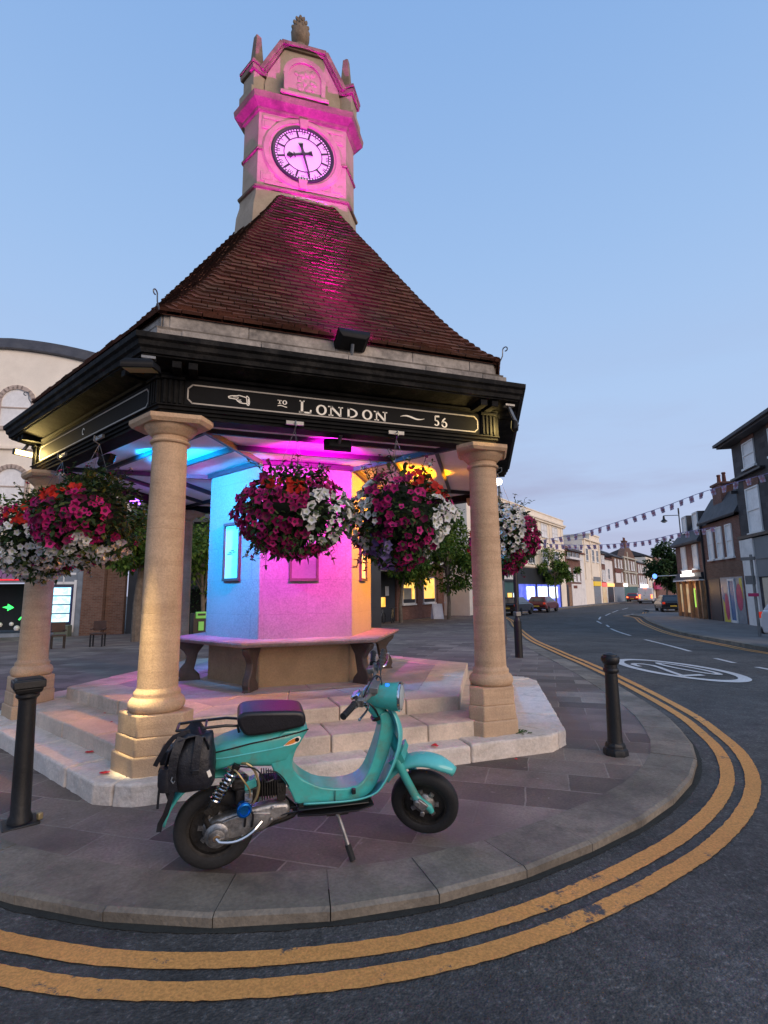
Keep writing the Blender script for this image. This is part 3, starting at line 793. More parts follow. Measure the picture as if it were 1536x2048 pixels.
# cornice, blocking course
mb = TB()
mb.loft([tring(1.22, .37, 8.01), tring(1.25, .40, 8.03), tring(1.26, .41, 8.065), tring(1.31, .47, 8.09), tring(1.36, .52, 8.125), tring(1.375, .535, 8.215), tring(1.35, .51, 8.24), tring(1.2, .36, 8.27)])
P_('cornice', mb, K['tower_dark'], st, sharp=25)
for k in range(3):
    rot = Matrix.Rotation(R(120*k), 4, 'Z')
    mb = MB(); mb.M = TM @ rot
    # gable with clipped top
    g = [(-.54, 8.24), (.54, 8.24), (.54, 8.55), (.5, 8.74), (.27, 9.20), (-.27, 9.20), (-.5, 8.74), (-.54, 8.55)]
    mb.loft([[(x, -.5, z) for x, z in g], [(x*.98, -.05, z) for x, z in g]])
    gb = P_('gable', mb, K['tower'], sharp=20)
    mb = MB(); mb.M = TM @ rot
    cop = [(-.56, 8.72), (-.3, 9.225), (.3, 9.225), (.56, 8.72)]
    for (x0, z0), (x1, z1) in zip(cop, cop[1:]):
        e = Vector((x1-x0, 0, z1-z0)); L = e.length; e.normalize(); o = Vector((-e.z, 0, e.x)); c = Vector(((x0+x1)/2, -.33, (z0+z1)/2))
        mb.obox(c+o*.03, e*(L/2+.02), (0, .24, 0), o*.032)
        mb.obox(c+o*-.012, e*(L/2), (0, .205, 0), o*.018)
    P_('gable_coping', mb, K['tower_dark'], gb, bevel=.008)
    if k == 0:
        mb = MB(); mb.M = TM
        arcp = [(.275*math.cos(R(a)), 8.62+.275*math.sin(R(a))) for a in range(0, 181, 12)]
        outl = [(.275, 8.24)]+arcp+[(-.275, 8.24)]
        mb.loft([[(x, -.66, z) for x, z in outl], [(x, -.45, z) for x, z in outl]])
        mb.obox((0, -.58, 8.30), (.34, 0, 0), (0, .12, 0), (0, 0, .03))
        tb = P_('arched_tablet', mb, K['tower'], None, sharp=30, bevel=.01)
        mb = MB(); mb.M = TM
        for i in range(14):
            a0, a1 = R(180*i/14), R(180*(i+1)/14)
            mb.loft([[(q*math.cos(a), y, 8.62+q*math.sin(a)) for q, y in ((.225, -.655), (.29, -.655), (.3, -.685), (.225, -.68))] for a in (a0, a1)])
        for s in (-1, 1): mb.obox((s*.26, -.67, 8.45), (.03, 0, 0), (0, .014, 0), (0, 0, .17))
        P_('arch_moulding', mb, K['tower'], tb)
        mb = MB(); mb.M = TM
        rr = random.Random(3)
        for q in range(22):
            mb.ball((rr.uniform(-.15, .15), -.66, 8.5+rr.uniform(-.08, .22)), (rr.uniform(.02, .05), .014, rr.uniform(.03, .06)), 8)
        P_('carved_relief', mb, K['tower'], tb)
    # pinnacle pedestal and obelisk on the narrow corner
    a = R(-30+120*k); W, n_ = 1.3, .44; rad = ((2*W+n_)/(2*3**.5))-.12; c = Vector((math.cos(a), math.sin(a), 0))*rad; rz = a
    mb = MB(); mb.M = TM
    mb.box((c.x, c.y, 8.44), (.25, .27, .44), rz); mb.box((c.x+.02*math.cos(a), c.y+.02*math.sin(a), 8.32), (.3, .33, .12), rz)
    pn = P_('pinnacle', mb, K['tower'], None, bevel=.01)
    mb = MB(); mb.M = TM
    mb.box((c.x, c.y, 8.70), (.31, .33, .07), rz, top=1.06); mb.box((c.x, c.y, 8.78), (.34, .36, .05), rz); mb.box((c.x, c.y, 8.845), (.26, .28, .08), rz, top=.7)
    P_('pinnacle_cap', mb, K['tower_dark'], pn, bevel=.008)
    mb = MB(); mb.M = TM
    mb.box((c.x, c.y, 8.94), (.16, .16, .12), rz, top=.9); mb.box((c.x, c.y, 9.2), (.135, .135, .42), rz, top=.6); mb.box((c.x, c.y, 9.43), (.081, .081, .06), rz, top=.15)
    P_('obelisk', mb, K['tower_dark'], pn, bevel=.006)
mb = TB(); mb.loft([tring(.62, .35, 9.1), tring(.60, .35, 9.3), tring(.3, .2, 9.62), tring(.18, .12, 9.8)])
mb.lathe([(.2, 9.6), (.16, 9.72), (.13, 9.8), (.12, 9.86)], 16)
P_('cap_roof', mb, K['tower_dark'], st)
mb = TB()
prof = [(.085, 9.8), (.1, 9.86), (.085, 9.9), (.12, 9.95), (.14, 10.02), (.145, 10.1), (.135, 10.18), (.11, 10.27), (.08, 10.34), (.045, 10.41), (.03, 10.45), (.012, 10.49)]
mb.lathe(prof, 18)
rr = random.Random(8)
for row in range(8):
    z = 9.96+row*.055; rad = .130*math.sin(PI*(row+2.5)/12.5)+.002
    for j in range(9):
        a = R(40*j+20*(row % 2)); mb.ball((rad*math.cos(a), rad*math.sin(a), z), (.019, .019, .038), 6)
P_('finial', mb, K['tower_dark'], st)
# ------------------------------------------------------------------ ground, road, kerb
def catmull(pts, step=.25):
    out = []
    P = [Vector(p) for p in pts]; P = [P[0]*2-P[1]]+P+[P[-1]*2-P[-2]]
    for i in range(1, len(P)-2):
        L = (P[i+1]-P[i]).length; n = max(1, int(L/step))
        for j in range(n):
            t = j/n
            out.append(.5*((2*P[i])+(P[i+1]-P[i-1])*t+(2*P[i-1]-5*P[i]+4*P[i+1]-P[i+2])*t*t+(3*P[i]-P[i-1]-3*P[i+1]+P[i+2])*t**3))
    out.append(P[-2]); return out
def resample(pl, step):
    d = [0]
    for a, b in zip(pl, pl[1:]): d.append(d[-1]+(b-a).length)
    n = max(1, round(d[-1]/step)); out = []; j = 0
    for i in range(n+1):
        s = d[-1]*i/n
        while j < len(d)-2 and d[j+1] < s: j += 1
        k = (s-d[j])/max(1e-9, d[j+1]-d[j]); out.append(pl[j].lerp(pl[j+1], k))
    return out
def offset(pl, o):
    out = []
    for i, p in enumerate(pl):
        a = pl[max(0, i-1)]; b = pl[min(len(pl)-1, i+1)]; d = (b-a).normalized()
        out.append(p+Vector((d.y, -d.x))*o)      # positive = to the right of travel = road side
    return out
KERB = [(-9, 10), (-5.6, 2.2), (-3.9, -1.3), (-2.75, -3.05), (-2.05, -3.75), (-1.56, -4.11), (-1.24, -4.28), (-.94, -4.39), (-.63, -4.47), (-.32, -4.52), (.02, -4.53), (.36, -4.50), (.69, -4.44), (1.03, -4.36),
        (1.5, -4.22), (1.98, -4.02), (2.45, -3.76), (2.86, -3.45), (3.25, -3.06), (3.6, -2.6), (4.04, -1.95), (4.72, -.68), (5.42, .75), (6.05, 2.15), (6.86, 4.02), (8.51, 7.4), (10.8, 11.3), (13.32, 15.46), (15.3, 18.94), (18.3, 24.0), (22.2, 31.5)]
kerbline = catmull(KERB, .12)
ROADZ = -.052
def road_z(x, y): return G(x, y)+ROADZ

# kerb stones
stones = resample(kerbline, .52); mb = MB(); rnd = random.Random(2)
inner = offset(stones, -.34)
for i in range(len(stones)-1):
    a, b = stones[i], stones[i+1]; c, d = inner[i], inner[i+1]
    e = (b-a).normalized(); g = rnd.uniform(.0008, .003)
    a2, b2, c2, d2 = a+e*g, b-e*g, c+e*g, d-e*g
    za = G(*a)+rnd.uniform(.002, .008); zb = G(*b)+rnd.uniform(.002, .008)
    nrm = Vector((e.y, -e.x)); ch = .012
    ring0 = [(a2, -.2), (b2, -.2), (d2, -.2), (c2, -.2)]
    lo = [(p.x, p.y, z+q) for (p, q), z in zip(ring0, (za, zb, zb, za))]
    l1 = [((a2+nrm*.012).x, (a2+nrm*.012).y, za-ch), ((b2+nrm*.012).x, (b2+nrm*.012).y, zb-ch), (d2.x, d2.y, zb-ch), (c2.x, c2.y, za-ch)]
    l2 = [(p.x, p.y, z) for p, z in ((a2-nrm*ch+e*.002, za), (b2-nrm*ch-e*.002, zb), (d2-e*.002, zb), (c2+e*.002, za))]
    mb.loft([lo, l1, l2])
tag(mb.build('kerb', K['kerb'], sharp=20), kind='structure')

# pavement round the tower and the square behind it
def sheet(name, poly, mat, zo=0, cell=1.5, thick=0):
    bm = bmesh.new(); f = bm.faces.new([bm.verts.new((p[0], p[1], 0)) for p in poly])
    xs = [p[0] for p in poly]; ys = [p[1] for p in poly]
    for lo, hi, no in ((min(xs), max(xs), (1, 0, 0)), (min(ys), max(ys), (0, 1, 0))):
        v = math.floor(lo/cell)*cell+cell
        while v < hi:
            bmesh.ops.bisect_plane(bm, geom=bm.verts[:]+bm.edges[:]+bm.faces[:], plane_co=tuple(c*v for c in no), plane_no=no); v += cell
    for v in bm.verts: v.co.z = G(v.co.x, v.co.y)+zo
    bmesh.ops.triangulate(bm, faces=bm.faces[:])
    bm.normal_update()
    if bm.faces and sum(f.normal.z for f in bm.faces) < 0: bmesh.ops.reverse_faces(bm, faces=bm.faces[:])
    me = bpy.data.meshes.new(name); bm.to_mesh(me); bm.free(); me.materials.append(mat)
    o = bpy.data.objects.new(name, me); COL.objects.link(o)
    return tag(o, kind='structure')
inn = [p for p in offset(resample(kerbline, .5), -.15)]
sheet('pavement', [(p.x, p.y) for p in inn]+[(23.6, 36.0), (22.9, 37.3), (9.0, 25.5), (-14, 25), (-14, 10)], K['paver'], 0, 1.5)
# road sheet
bm = bmesh.new(); xs = [-40+2.0*i for i in range(95)]; ys = [-34+2.0*i for i in range(85)]
vv = [[bm.verts.new((x, y, road_z(x, y))) for x in xs] for y in ys]
for j in range(len(ys)-1):
    for i in range(len(xs)-1): bm.faces.new((vv[j][i], vv[j][i+1], vv[j+1][i+1], vv[j+1][i]))
me = bpy.data.meshes.new('road'); bm.to_mesh(me); bm.free(); me.materials.append(K['asphalt'])
me.polygons.foreach_set('use_smooth', [True]*len(me.polygons))
ro = bpy.data.objects.new('road', me); COL.objects.link(ro); tag(ro, kind='structure')
mb = MB(); mb.poly([(-3000, -3000, -.8), (3000, -3000, -.8), (3000, 3000, -.8), (-3000, 3000, -.8)]); tag(mb.build('ground', K['ground']), kind='structure')

def ribbon(mb, pl, w0, w1, zoff, base=road_z, jit=0, seed=1):
    rr = random.Random(seed)
    A = offset(pl, w0); B = offset(pl, w1)
    vs = []
    for a, b in zip(A, B):
        ja, jb = rr.uniform(-jit, jit), rr.uniform(-jit, jit)
        d = (b-a).normalized(); a = a+d*ja; b = b+d*jb
        vs += [(a.x, a.y, base(a.x, a.y)+zoff), (b.x, b.y, base(b.x, b.y)+zoff)]
    mb.add(vs, [(2*i, 2*i+1, 2*i+3, 2*i+2) for i in range(len(A)-1)])
fine = resample(kerbline, .03)
mb = MB(); ribbon(mb, fine, .17, .268, .006, jit=.003, seed=4); mb.build('inner_yellow_line', K['yellow'], ro)
mb = MB(); ribbon(mb, fine, .335, .435, .006, jit=.0035, seed=5); mb.build('outer_yellow_line', K['yellow'], ro)
mb = MB(); ribbon(mb, fine, -.01, .045, .004, jit=.004, seed=9); mb.build('gutter_dirt', MAT('damp_gutter_dirt', (.022, .023, .018), .9, .4, 6, 40, bump=.5), ro)
# right hand pavement with its kerb and line
RK = [(14, -12), (11.2, -2), (11.9, .8), (12.6, 2.7), (13.85, 4.5), (16.2, 7.75), (18.77, 11.15), (23.4, 17.0), (26.6, 20.6), (28.2, 22.5), (28.9, 23.9), (29.6, 24.9), (31.2, 25.5), (33, 26.5), (36, 29.3)]
rk = catmull(RK, .4); rs = resample(rk, .9); mb = MB()
ins = offset(rs, .3)
for i in range(len(rs)-1):
    a, b, c, d = rs[i], rs[i+1], ins[i], ins[i+1]
    mb.loft([[(p.x, p.y, G(*p)+z) for p in (a, b, d, c)] for z in (-.2, .045)])
o = mb.build('far_kerb', K['kerb']); tag(o, kind='structure')
sheet('far_pavement', [(p.x, p.y) for p in offset(rs, .1)]+[(40, 34), (46, 34), (34, 10), (26, -12)], K['pave_far'], .035, 2)
mb = MB(); ribbon(mb, rs, -.30, -.2, .006); mb.build('far_yellow_line', K['yellow'], ro)
mb = MB(); ribbon(mb, rs, -.5, -.4, .006); mb.build('far_outer_yellow_line', K['yellow'], ro)
# pavement along the shops up the street
A0 = Vector((23.93, 33.94)); EL = Vector((.8093, .5874)); NL = Vector((.5874, -.8093))
q = [A0-EL*6+NL*1.4, A0+EL*22+NL*1.6, A0+EL*60+NL*2.6, A0+EL*130+NL*3, A0+EL*130-NL*2, A0-EL*6-NL*2]
sheet('street_pavement', [tuple(p) for p in q], K['pave_far'], .03, 3)
ln = [p for p in q[:4]]; ln = resample(ln, 1.2); mb = MB()
for i in range(len(ln)-1):
    a, b = ln[i], ln[i+1]; e = (b-a).normalized(); nn = Vector((e.y, -e.x))*.12
    mb.loft([[(p.x, p.y, G(*p)+z) for p in (a+nn, b+nn, b-nn, a-nn)] for z in (-.2, .05)])
tag(mb.build('street_kerb', K['kerb']), kind='structure')

# white centre dashes and the speed roundel
def strip(mb, a, b, w, z=.007):
    a, b = Vector(a), Vector(b); n = max(1, int((b-a).length/.8)); pl = [a.lerp(b, i/n) for i in range(n+1)]
    ribbon(mb, pl, -w/2, w/2, z)
mb = MB()
for a, b in (((18.4, 14.6), (14.9, 9.7)), ((13.2, 7.3), (10.45, 3.15)), ((9.55, 1.75), (9.15, 1.0)), ((8.95, .4), (8.2, -1.8)), ((20.3, 17.0), (19.2, 15.6)), ((21.0, 18.2), (22.6, 20.4)), ((24.0, 21.8), (26.6, 24.6)), ((28.2, 25.9), (31.5, 29)), ((33, 30.4), (37, 34)), ((39, 35.6), (43, 39)), ((29.5, 25.3), (32, 27))):
    strip(mb, a, b, .11)
mb.build('white_centre_line', K['whiteline'], ro)
mb = MB(); cx, cy = 7.30, .76; ax = Vector((.183, .983)); bx = Vector((.983, -.183))
def rp(u, v): p = Vector((cx, cy))+bx*u+ax*v; return (p.x, p.y, road_z(p.x, p.y)+.007)
for i in range(72):
    a0, a1 = 2*PI*i/72, 2*PI*(i+1)/72
    mb.poly([rp(.58*math.cos(a0), 1.32*math.sin(a0)), rp(.73*math.cos(a0), 1.55*math.sin(a0)), rp(.73*math.cos(a1), 1.55*math.sin(a1)), rp(.58*math.cos(a1), 1.32*math.sin(a1))])
def rstroke(pts, w=.09):
    for a, b in zip(pts, pts[1:]):
        a, b = Vector(a), Vector(b); d = (b-a).normalized(); n = Vector((-d.y, d.x*1.6))*w/2
        mb.poly([rp(*(a-n-d*.02)), rp(*(b-n+d*.02)), rp(*(b+n+d*.02)), rp(*(a+n-d*.02))])
rstroke([(-.42, .45), (-.38, .7), (-.27, .82), (-.14, .72), (-.1, .5), (-.16, .2), (-.3, -.25), (-.43, -.75), (-.06, -.75)])
rstroke([(.1+.16+.16*math.cos(2*PI*i/20), .03+.78*math.sin(2*PI*i/20)) for i in range(21)])
mb.build('speed_roundel', K['whiteline'], ro)
# drain cover ring in the road
mb = MB()
for i in range(14):
    a0, a1 = 2*PI*i/14, 2*PI*(i+1)/14
    mb.poly([(11.8+.45*math.cos(a), .6+.45*math.sin(a), road_z(11.8, .6)+.005) for a in (a0, a1)]+[(11.8, .6, road_z(11.8, .6)+.005)])
mb.build('manhole_cover', K['greasy'], ro)

# ------------------------------------------------------------------ bollards, posts
def bollard_square():
    o = empty('bollard', (-2.20, -2.90, 0), 'tall black square-capped bollard standing on the paving before the steps', 'bollard', (0, R(-1.2), R(20)))
    mb = MB(); mb.lathe([(.07, .0), (.07, .03), (.057, .06), (.055, .3), (.05, .74), (.052, .76), (.068, .775), (.068, .79), (.06, .80)], 20)
    mb.build('shaft', K['iron'], o)
    mb = MB(); mb.box((0, 0, .815), (.14, .14, .03), 0, top=1.15); mb.box((0, 0, .856), (.18, .18, .05)); mb.box((0, 0, .884), (.16, .16, .014), 0, top=.9)
    mb.build('cap', K['iron'], o, bevel=.007)
    mb = MB(); mb.box((0, 0, .004), (.2, .2, .014)); mb.build('base_plate', K['iron'], o, bevel=.006)
    mb = MB(); mb.box((.1, -.05, .03), (.03, .03, .04), .4); mb.build('bolt', K['brass'], o, bevel=.006)
bollard_square()
def bollard_round():
    o = empty('bollard', (2.31, -3.13, 0), 'black cast iron bollard with ringed top near the curved kerb', 'bollard', (R(1.2), 0, 0))
    mb = MB(); mb.lathe([(.068, .09), (.062, .13), (.059, .4), (.052, .69), (.064, .70), (.067, .715), (.064, .73), (.056, .735), (.056, .765), (.07, .775), (.077, .795), (.078, .825), (.07, .835), (.06, .84), (.058, .85), (.03, .862), (.005, .866)], 28)
    mb.build('shaft', K['iron'], o, sharp=50)
    mb = MB(); mb.lathe([(.105, -.01), (.105, .03), (.098, .05), (.085, .06), (.085, .08), (.074, .10), (.07, .105)], 8); mb.build('foot', K['iron'], o, sharp=30, bevel=.004)
bollard_round()

def add_lamp(name, typ, loc, target, col, energy, parent=None, size=1.0, blend=.5, radius=.05, sx=.2, sy=.1):
    L = bpy.data.lights.new(name, typ); L.color = col; L.energy = energy
    if typ == 'SPOT': L.spot_size = size; L.spot_blend = blend; L.shadow_soft_size = radius
    if typ == 'AREA': L.shape = 'RECTANGLE'; L.size = sx; L.size_y = sy; L.spread = size
    if typ == 'POINT': L.shadow_soft_size = radius
    o = bpy.data.objects.new(name, L); COL.objects.link(o)
    M = Matrix.Translation(loc) @ (Vector(target)-Vector(loc)).to_track_quat('-Z', 'Y').to_matrix().to_4x4()
    o.matrix_world = M
    if parent:
        o.parent = parent; o.matrix_parent_inverse = world_of(parent).inverted()
    return o

def floodlight(loc, target, col, label, energy, size, lens_s, w=.26, h=.17, d=.08, foot=None, typ='SPOT', blend=.6, cat='floodlight'):
    loc = Vector(loc); d_ = (Vector(target)-loc).normalized()
    z = Vector((0, 0, 1)); x = d_.cross(z)
    x = x.normalized() if x.length > .05 else Vector((1, 0, 0)); y = x.cross(d_)
    o = empty('floodlight', tuple(loc), label, cat)
    mb = MB()
    c = loc-d_*d*.5
    mb.loft([[c+x*a*w/2*k+y*b*h/2*k+d_*q for a, b in ((-1, -1), (1, -1), (1, 1), (-1, 1))] for q, k in ((-d*.5, .72), (-d*.15, .95), (d*.45, 1), (d*.5, 1))])
    mb.build('housing', K['flood'], o, world=True, bevel=.006)
    lm = MB(); lm.obox(loc+d_*.002, x*w*.43, y*h*.40, d_*.003)
    lm.build('lens', EMIT('lit_lens', col, lens_s), o, world=True)
    if foot is not None:
        bk = MB(); f = Vector(foot)
        bk.tube([f, f.lerp(c-d_*d*.4, .5)+Vector((0, 0, .0)), c-d_*d*.45], .018, 8); bk.box((f.x, f.y, f.z+.01), (.1, .06, .02))
        bk.build('bracket', K['galv'], o, world=True)
    add_lamp('lamp', typ, tuple(loc+d_*.07), tuple(target), col, energy, o, size, blend, .06)
    return o
MAG = (.9, .0, .92)
rfl = floodlight((.03, -2.74, 3.70), (-.04, -.5, 8.3), MAG, 'black floodlight on the lead eaves throwing magenta light up the roof', 4100, R(34), 30, foot=(.03, -2.70, 3.40), w=.30, h=.2, blend=1)
add_lamp('added_spill_light', 'POINT', (.03, -2.715, 3.83), (0, 0, 9), (.65, .0, 1), 2.6, rfl, radius=.06)  # added point light without a fixture, for the purple glow round the floodlight
add_lamp('added_roof_wash', 'SPOT', (.03, -3.0, 3.95), (.0, -1.9, 4.9), (.85, .0, .75), 95, rfl, R(58), 1, .2)  # added spot hanging free before the eaves, for the soft stripe up the tiles
floodlight((-.02, -2.42, 2.77), (-.03, -.9, 2.4), (.92, .0, .66), 'black floodlight under the eaves shining magenta on the front core wall', 640, R(100), 9, w=.26, h=.1, foot=(-.02, -2.58, 2.86))
n5, t5 = face_frame(5); n1, t1 = face_frame(1)
p = n5*2.42+Vector((0, 0, 2.77)); floodlight(p, n5*.9+Vector((0, 0, 2.4)), (.0, .38, 1), 'floodlight under the eaves shining blue on the core wall', 720, R(104), 14, w=.26, h=.1, foot=n5*2.58+Vector((0, 0, 2.86)))
p = n1*2.42+t1*-.0+Vector((0, 0, 2.77)); floodlight(p, n1*.9+Vector((0, 0, 2.4)), (1, .33, .0), 'floodlight under the eaves shining orange on the core wall', 820, R(104), 14, w=.26, h=.1, foot=n1*2.58+Vector((0, 0, 2.86)))
n4, t4 = face_frame(4)
p = n4*2.42+Vector((0, 0, 2.77)); floodlight(p, n4*.9+Vector((0, 0, 1.9)), (.35, .1, 1), 'floodlight behind a column shining violet on the core wall by the litter bin', 140, R(105), 8, w=.26, h=.1, foot=n4*2.58+Vector((0, 0, 2.86)))
# small warm lamps under the eaves at the corners
YEL = (1, .72, .25)
cL = Vector((-3.16, -.10, 3.06))
floodlight(cL, (-2.62, -.62, 2.95), YEL, 'glowing yellow lamp under the eaves corner before the pale arched building', 26, R(150), 9, w=.22, h=.07, d=.06, foot=(-3.13, -.04, 3.2))
floodlight((1.62, -2.84, 3.0), (1.40, -2.64, 3.03), YEL, 'small dark lamp lighting the fluted block after the mileage number yellow', 20, R(140), .4, w=.13, h=.09, d=.05, foot=(1.60, -2.82, 3.2))
floodlight((-1.66, -2.98, 3.07), (-1.565, -2.61, .64), (1, .82, .42), 'slanted black box lamp under the eaves corner by the pointing hand', 900, R(8), .0, w=.24, h=.17, d=.07, foot=(-1.62, -2.88, 3.2), blend=.35)

# ------------------------------------------------------------------ hanging baskets
def petunia(mb, c, nrm, r, rnd, m=0, mt=1):
    n = nrm.normalized(); x = n.orthogonal().normalized(); y = n.cross(x); a0 = rnd.random()*6
    vs = [c-n*r*.45]
    for i in range(10):
        a = a0+2*PI*i/10; q = r*(1.0 if i % 2 == 0 else .70)*rnd.uniform(.9, 1.1)
        vs.append(c+(x*math.cos(a)+y*math.sin(a))*q+n*r*rnd.uniform(-.06, .16)*(1 if i % 2 == 0 else .6))
    for i in range(10):
        a = a0+2*PI*i/10
        vs.append(c+(x*math.cos(a)+y*math.sin(a))*r*.36-n*r*.14)
    fs = []
    for i in range(10):
        j = (i+1) % 10
        fs += [(1+i, 1+j, 11+j, 11+i)]
    fs2 = [(0, 11+i, 11+(i+1) % 10) for i in range(10)]
    o = len(mb.v); mb.add(vs, fs, m)
    for q in fs2: mb.f.append([o+i for i in q]); mb.m.append(mt)
def leaf(mb, c, d, nrm, L, W, m=0):
    d = d.normalized(); s = d.cross(nrm).normalized()*W; k = nrm.normalized()*L*.12
    mb.add([c, c+d*L*.45+s-k*.0, c+d*L-k*1.4, c+d*L*.45-s, c+d*L*.45+k], [(0, 1, 4), (1, 2, 4), (2, 3, 4), (3, 0, 4)], m)
VR = Vector((.943, -.332, 0)); VF = Vector((.332, .943, 0))
def basket(bpos, c, rx, rz, zones, label, seed, nf=330, hangz=2.855):
    rnd = random.Random(seed); c = Vector(c); bpos = Vector(bpos)
    o = empty('hanging_basket', tuple(bpos), label, 'hanging basket', group='flower baskets hanging round the clock tower')
    mbs = {k: MB() for k in ('w', 'm', 'r', 'p')}; lf = MB(); st = MB()
    lumps = [(Vector((rnd.gauss(0, 1), rnd.gauss(0, 1), rnd.gauss(0, 1))).normalized(), rnd.uniform(-.2, .2)) for _ in range(18)]
    def rad(d):
        k = 1.0
        for l, a in lumps: k += a*max(0, d.dot(l))**5
        return k
    def surf(d, k=1):
        q = rad(d)*k; zz = d.z*rz
        sc = 1-.18*max(0, d.z)-.20*max(0, -d.z)**1.5
        return c+Vector((d.x*rx*q*sc, d.y*rx*q*sc, zz*q))
    cnt = 0
    while cnt < nf*(2.3 if rz > .4 else 1.7):
        d = Vector((rnd.gauss(0, 1), rnd.gauss(0, 1), rnd.gauss(0, 1))).normalized()
        if d.dot(VF) > .55: continue
        cnt += 1
        u, v = d.dot(VR), d.z
        kind = None
        nz = noise.noise(d*2.3+Vector((seed*3.1, 0, 0)))*.28
        for kd, f in zones:
            if f(u+nz, v+nz*.7): kind = kd; break
        if kind is None: continue
        if kind == 'g' or rnd.random() < .08: continue
        p = surf(d, rnd.uniform(.95, 1.07)); nn = (d+Vector((rnd.gauss(0, .3), rnd.gauss(0, .3), rnd.gauss(.12, .3)))-VF*.25).normalized()
        petunia(mbs[kind], p, nn, rnd.uniform(.025, .047)*(1 if kind != 'r' else .85), rnd)
    for _ in range(2100 if rz > .4 else 1600):
        d = Vector((rnd.gauss(0, 1), rnd.gauss(0, 1), rnd.gauss(0, 1))).normalized()
        p = surf(d, rnd.uniform(.6, 1.03)); dd = (d+Vector((rnd.gauss(0, .6), rnd.gauss(0, .6), rnd.gauss(-.1, .6))))
        leaf(lf, p, dd, Vector((rnd.gauss(0, .5), rnd.gauss(0, .5), 1)), rnd.uniform(.045, .085), rnd.uniform(.014, .026))
    for _ in range(40):                      # loose sprigs above and trailing stems below
        a = rnd.uniform(0, 2*PI); up = rnd.random() < .6
        d = Vector((math.cos(a)*.6, math.sin(a)*.6, .8 if up else -.55)).normalized(); p = surf(d, .9)
        L = rnd.uniform(.08, .24); pts = [p]
        dv = Vector((math.cos(a)*.5, math.sin(a)*.5, 1 if up else -.4)).normalized()
        for q in range(4): pts.append(pts[-1]+dv*L/4); dv = (dv+Vector((rnd.gauss(0, .25), rnd.gauss(0, .25), -.05 if up else -.3))).normalized()
        lf.tube(pts, .0025, 4)
        for q in range(9):
            b = pts[1+q % 4]; leaf(lf, b, Vector((rnd.gauss(0, 1), rnd.gauss(0, 1), rnd.gauss(.2, .6))), Vector((0, 0, 1)), rnd.uniform(.03, .06), .01)
        if rnd.random() < .6: petunia(mbs[rnd.choice('mmw')], pts[-1], dv+Vector((0, -.4, .1)), .02, rnd)
    mats = {'w': ('white_blossom', K['fl_white']), 'm': ('magenta_blossom', K['fl_mag']), 'r': ('red_blossom', K['fl_red']), 'p': ('purple_blossom', K['fl_pur'])}
    for k_, mb in mbs.items():
        if mb.v: tag(mb.build(mats[k_][0], [mats[k_][1], {'w': K['th_w'], 'm': K['th_m']}.get(k_, mats[k_][1])], o, world=True, sharp=0), kind='stuff')
    tag(lf.build('foliage', K['leaf'], o, world=True, smooth_=False), kind='stuff')
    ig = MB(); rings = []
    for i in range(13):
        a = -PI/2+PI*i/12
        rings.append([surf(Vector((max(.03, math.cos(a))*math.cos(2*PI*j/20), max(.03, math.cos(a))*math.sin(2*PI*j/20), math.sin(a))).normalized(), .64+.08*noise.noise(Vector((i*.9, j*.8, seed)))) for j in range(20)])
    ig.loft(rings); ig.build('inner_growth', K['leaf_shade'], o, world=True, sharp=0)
    bw = MB(); bw.lathe([(.06, -.16), (.13, -.1), (.18, 0), (.2, .08), (.18, .08)], 18, Matrix.Translation(c+Vector((0, 0, .05)))); bw.build('bowl', K['wicker'], o, world=True)
    ch = MB()
    hook = bpos
    for q in range(3):
        a = 2*PI*q/3+seed; ch.tube([hook+Vector((0, 0, -.06)), c+Vector((.2*math.cos(a), .2*math.sin(a), .15))], .0022, 5)
    ch.build('chain', K['galv'], o, world=True)
    out = Vector((c.x, c.y, 0)).normalized(); best = min((face_frame(k) for k in range(6)), key=lambda f: -f[0].dot(out)); n, t = best
    br = MB(); br.obox(bpos+n*.0, t*.075, n*.012, Vector((0, 0, .016))); br.tube([bpos+n*.012, bpos+n*.05+Vector((0, 0, .005)), bpos+n*.05+Vector((0, 0, -.04)), bpos+Vector((0, 0, -.065))], .006, 6)
    br.build('hook_plate', K['galv'], o, world=True)
Z1 = [('r', lambda u, v: v > .28 and -.45 < u < .35 and v < .8), ('g', lambda u, v: v > .72), ('w', lambda u, v: u > .38 and -.75 < v < .45), ('m', lambda u, v: True)]
Z2 = [('w', lambda u, v: u < -.5 and v > -.55), ('r', lambda u, v: u > .25 and v > .35), ('g', lambda u, v: v > .6), ('w', lambda u, v: u > .45 and v < .3), ('p', lambda u, v: u < -.1 and v < -.6), ('m', lambda u, v: True)]
Z3 = [('g', lambda u, v: v > .62), ('r', lambda u, v: v > .12 and u > -.25), ('w', lambda u, v: u < .5 and v < .08), ('g', lambda u, v: v > .45), ('m', lambda u, v: True)]
Z4 = [('g', lambda u, v: v > .55), ('r', lambda u, v: v > .3 and u < .2), ('w', lambda u, v: v < -.55), ('g', lambda u, v: v > .3 or u > .75), ('m', lambda u, v: True)]
Z5 = [('w', lambda u, v: v > .62), ('r', lambda u, v: u < -.45 and v > 0), ('m', lambda u, v: u > .42), ('w', lambda u, v: u > -.65 and v > -.7), ('m', lambda u, v: True)]
aB = 2.70
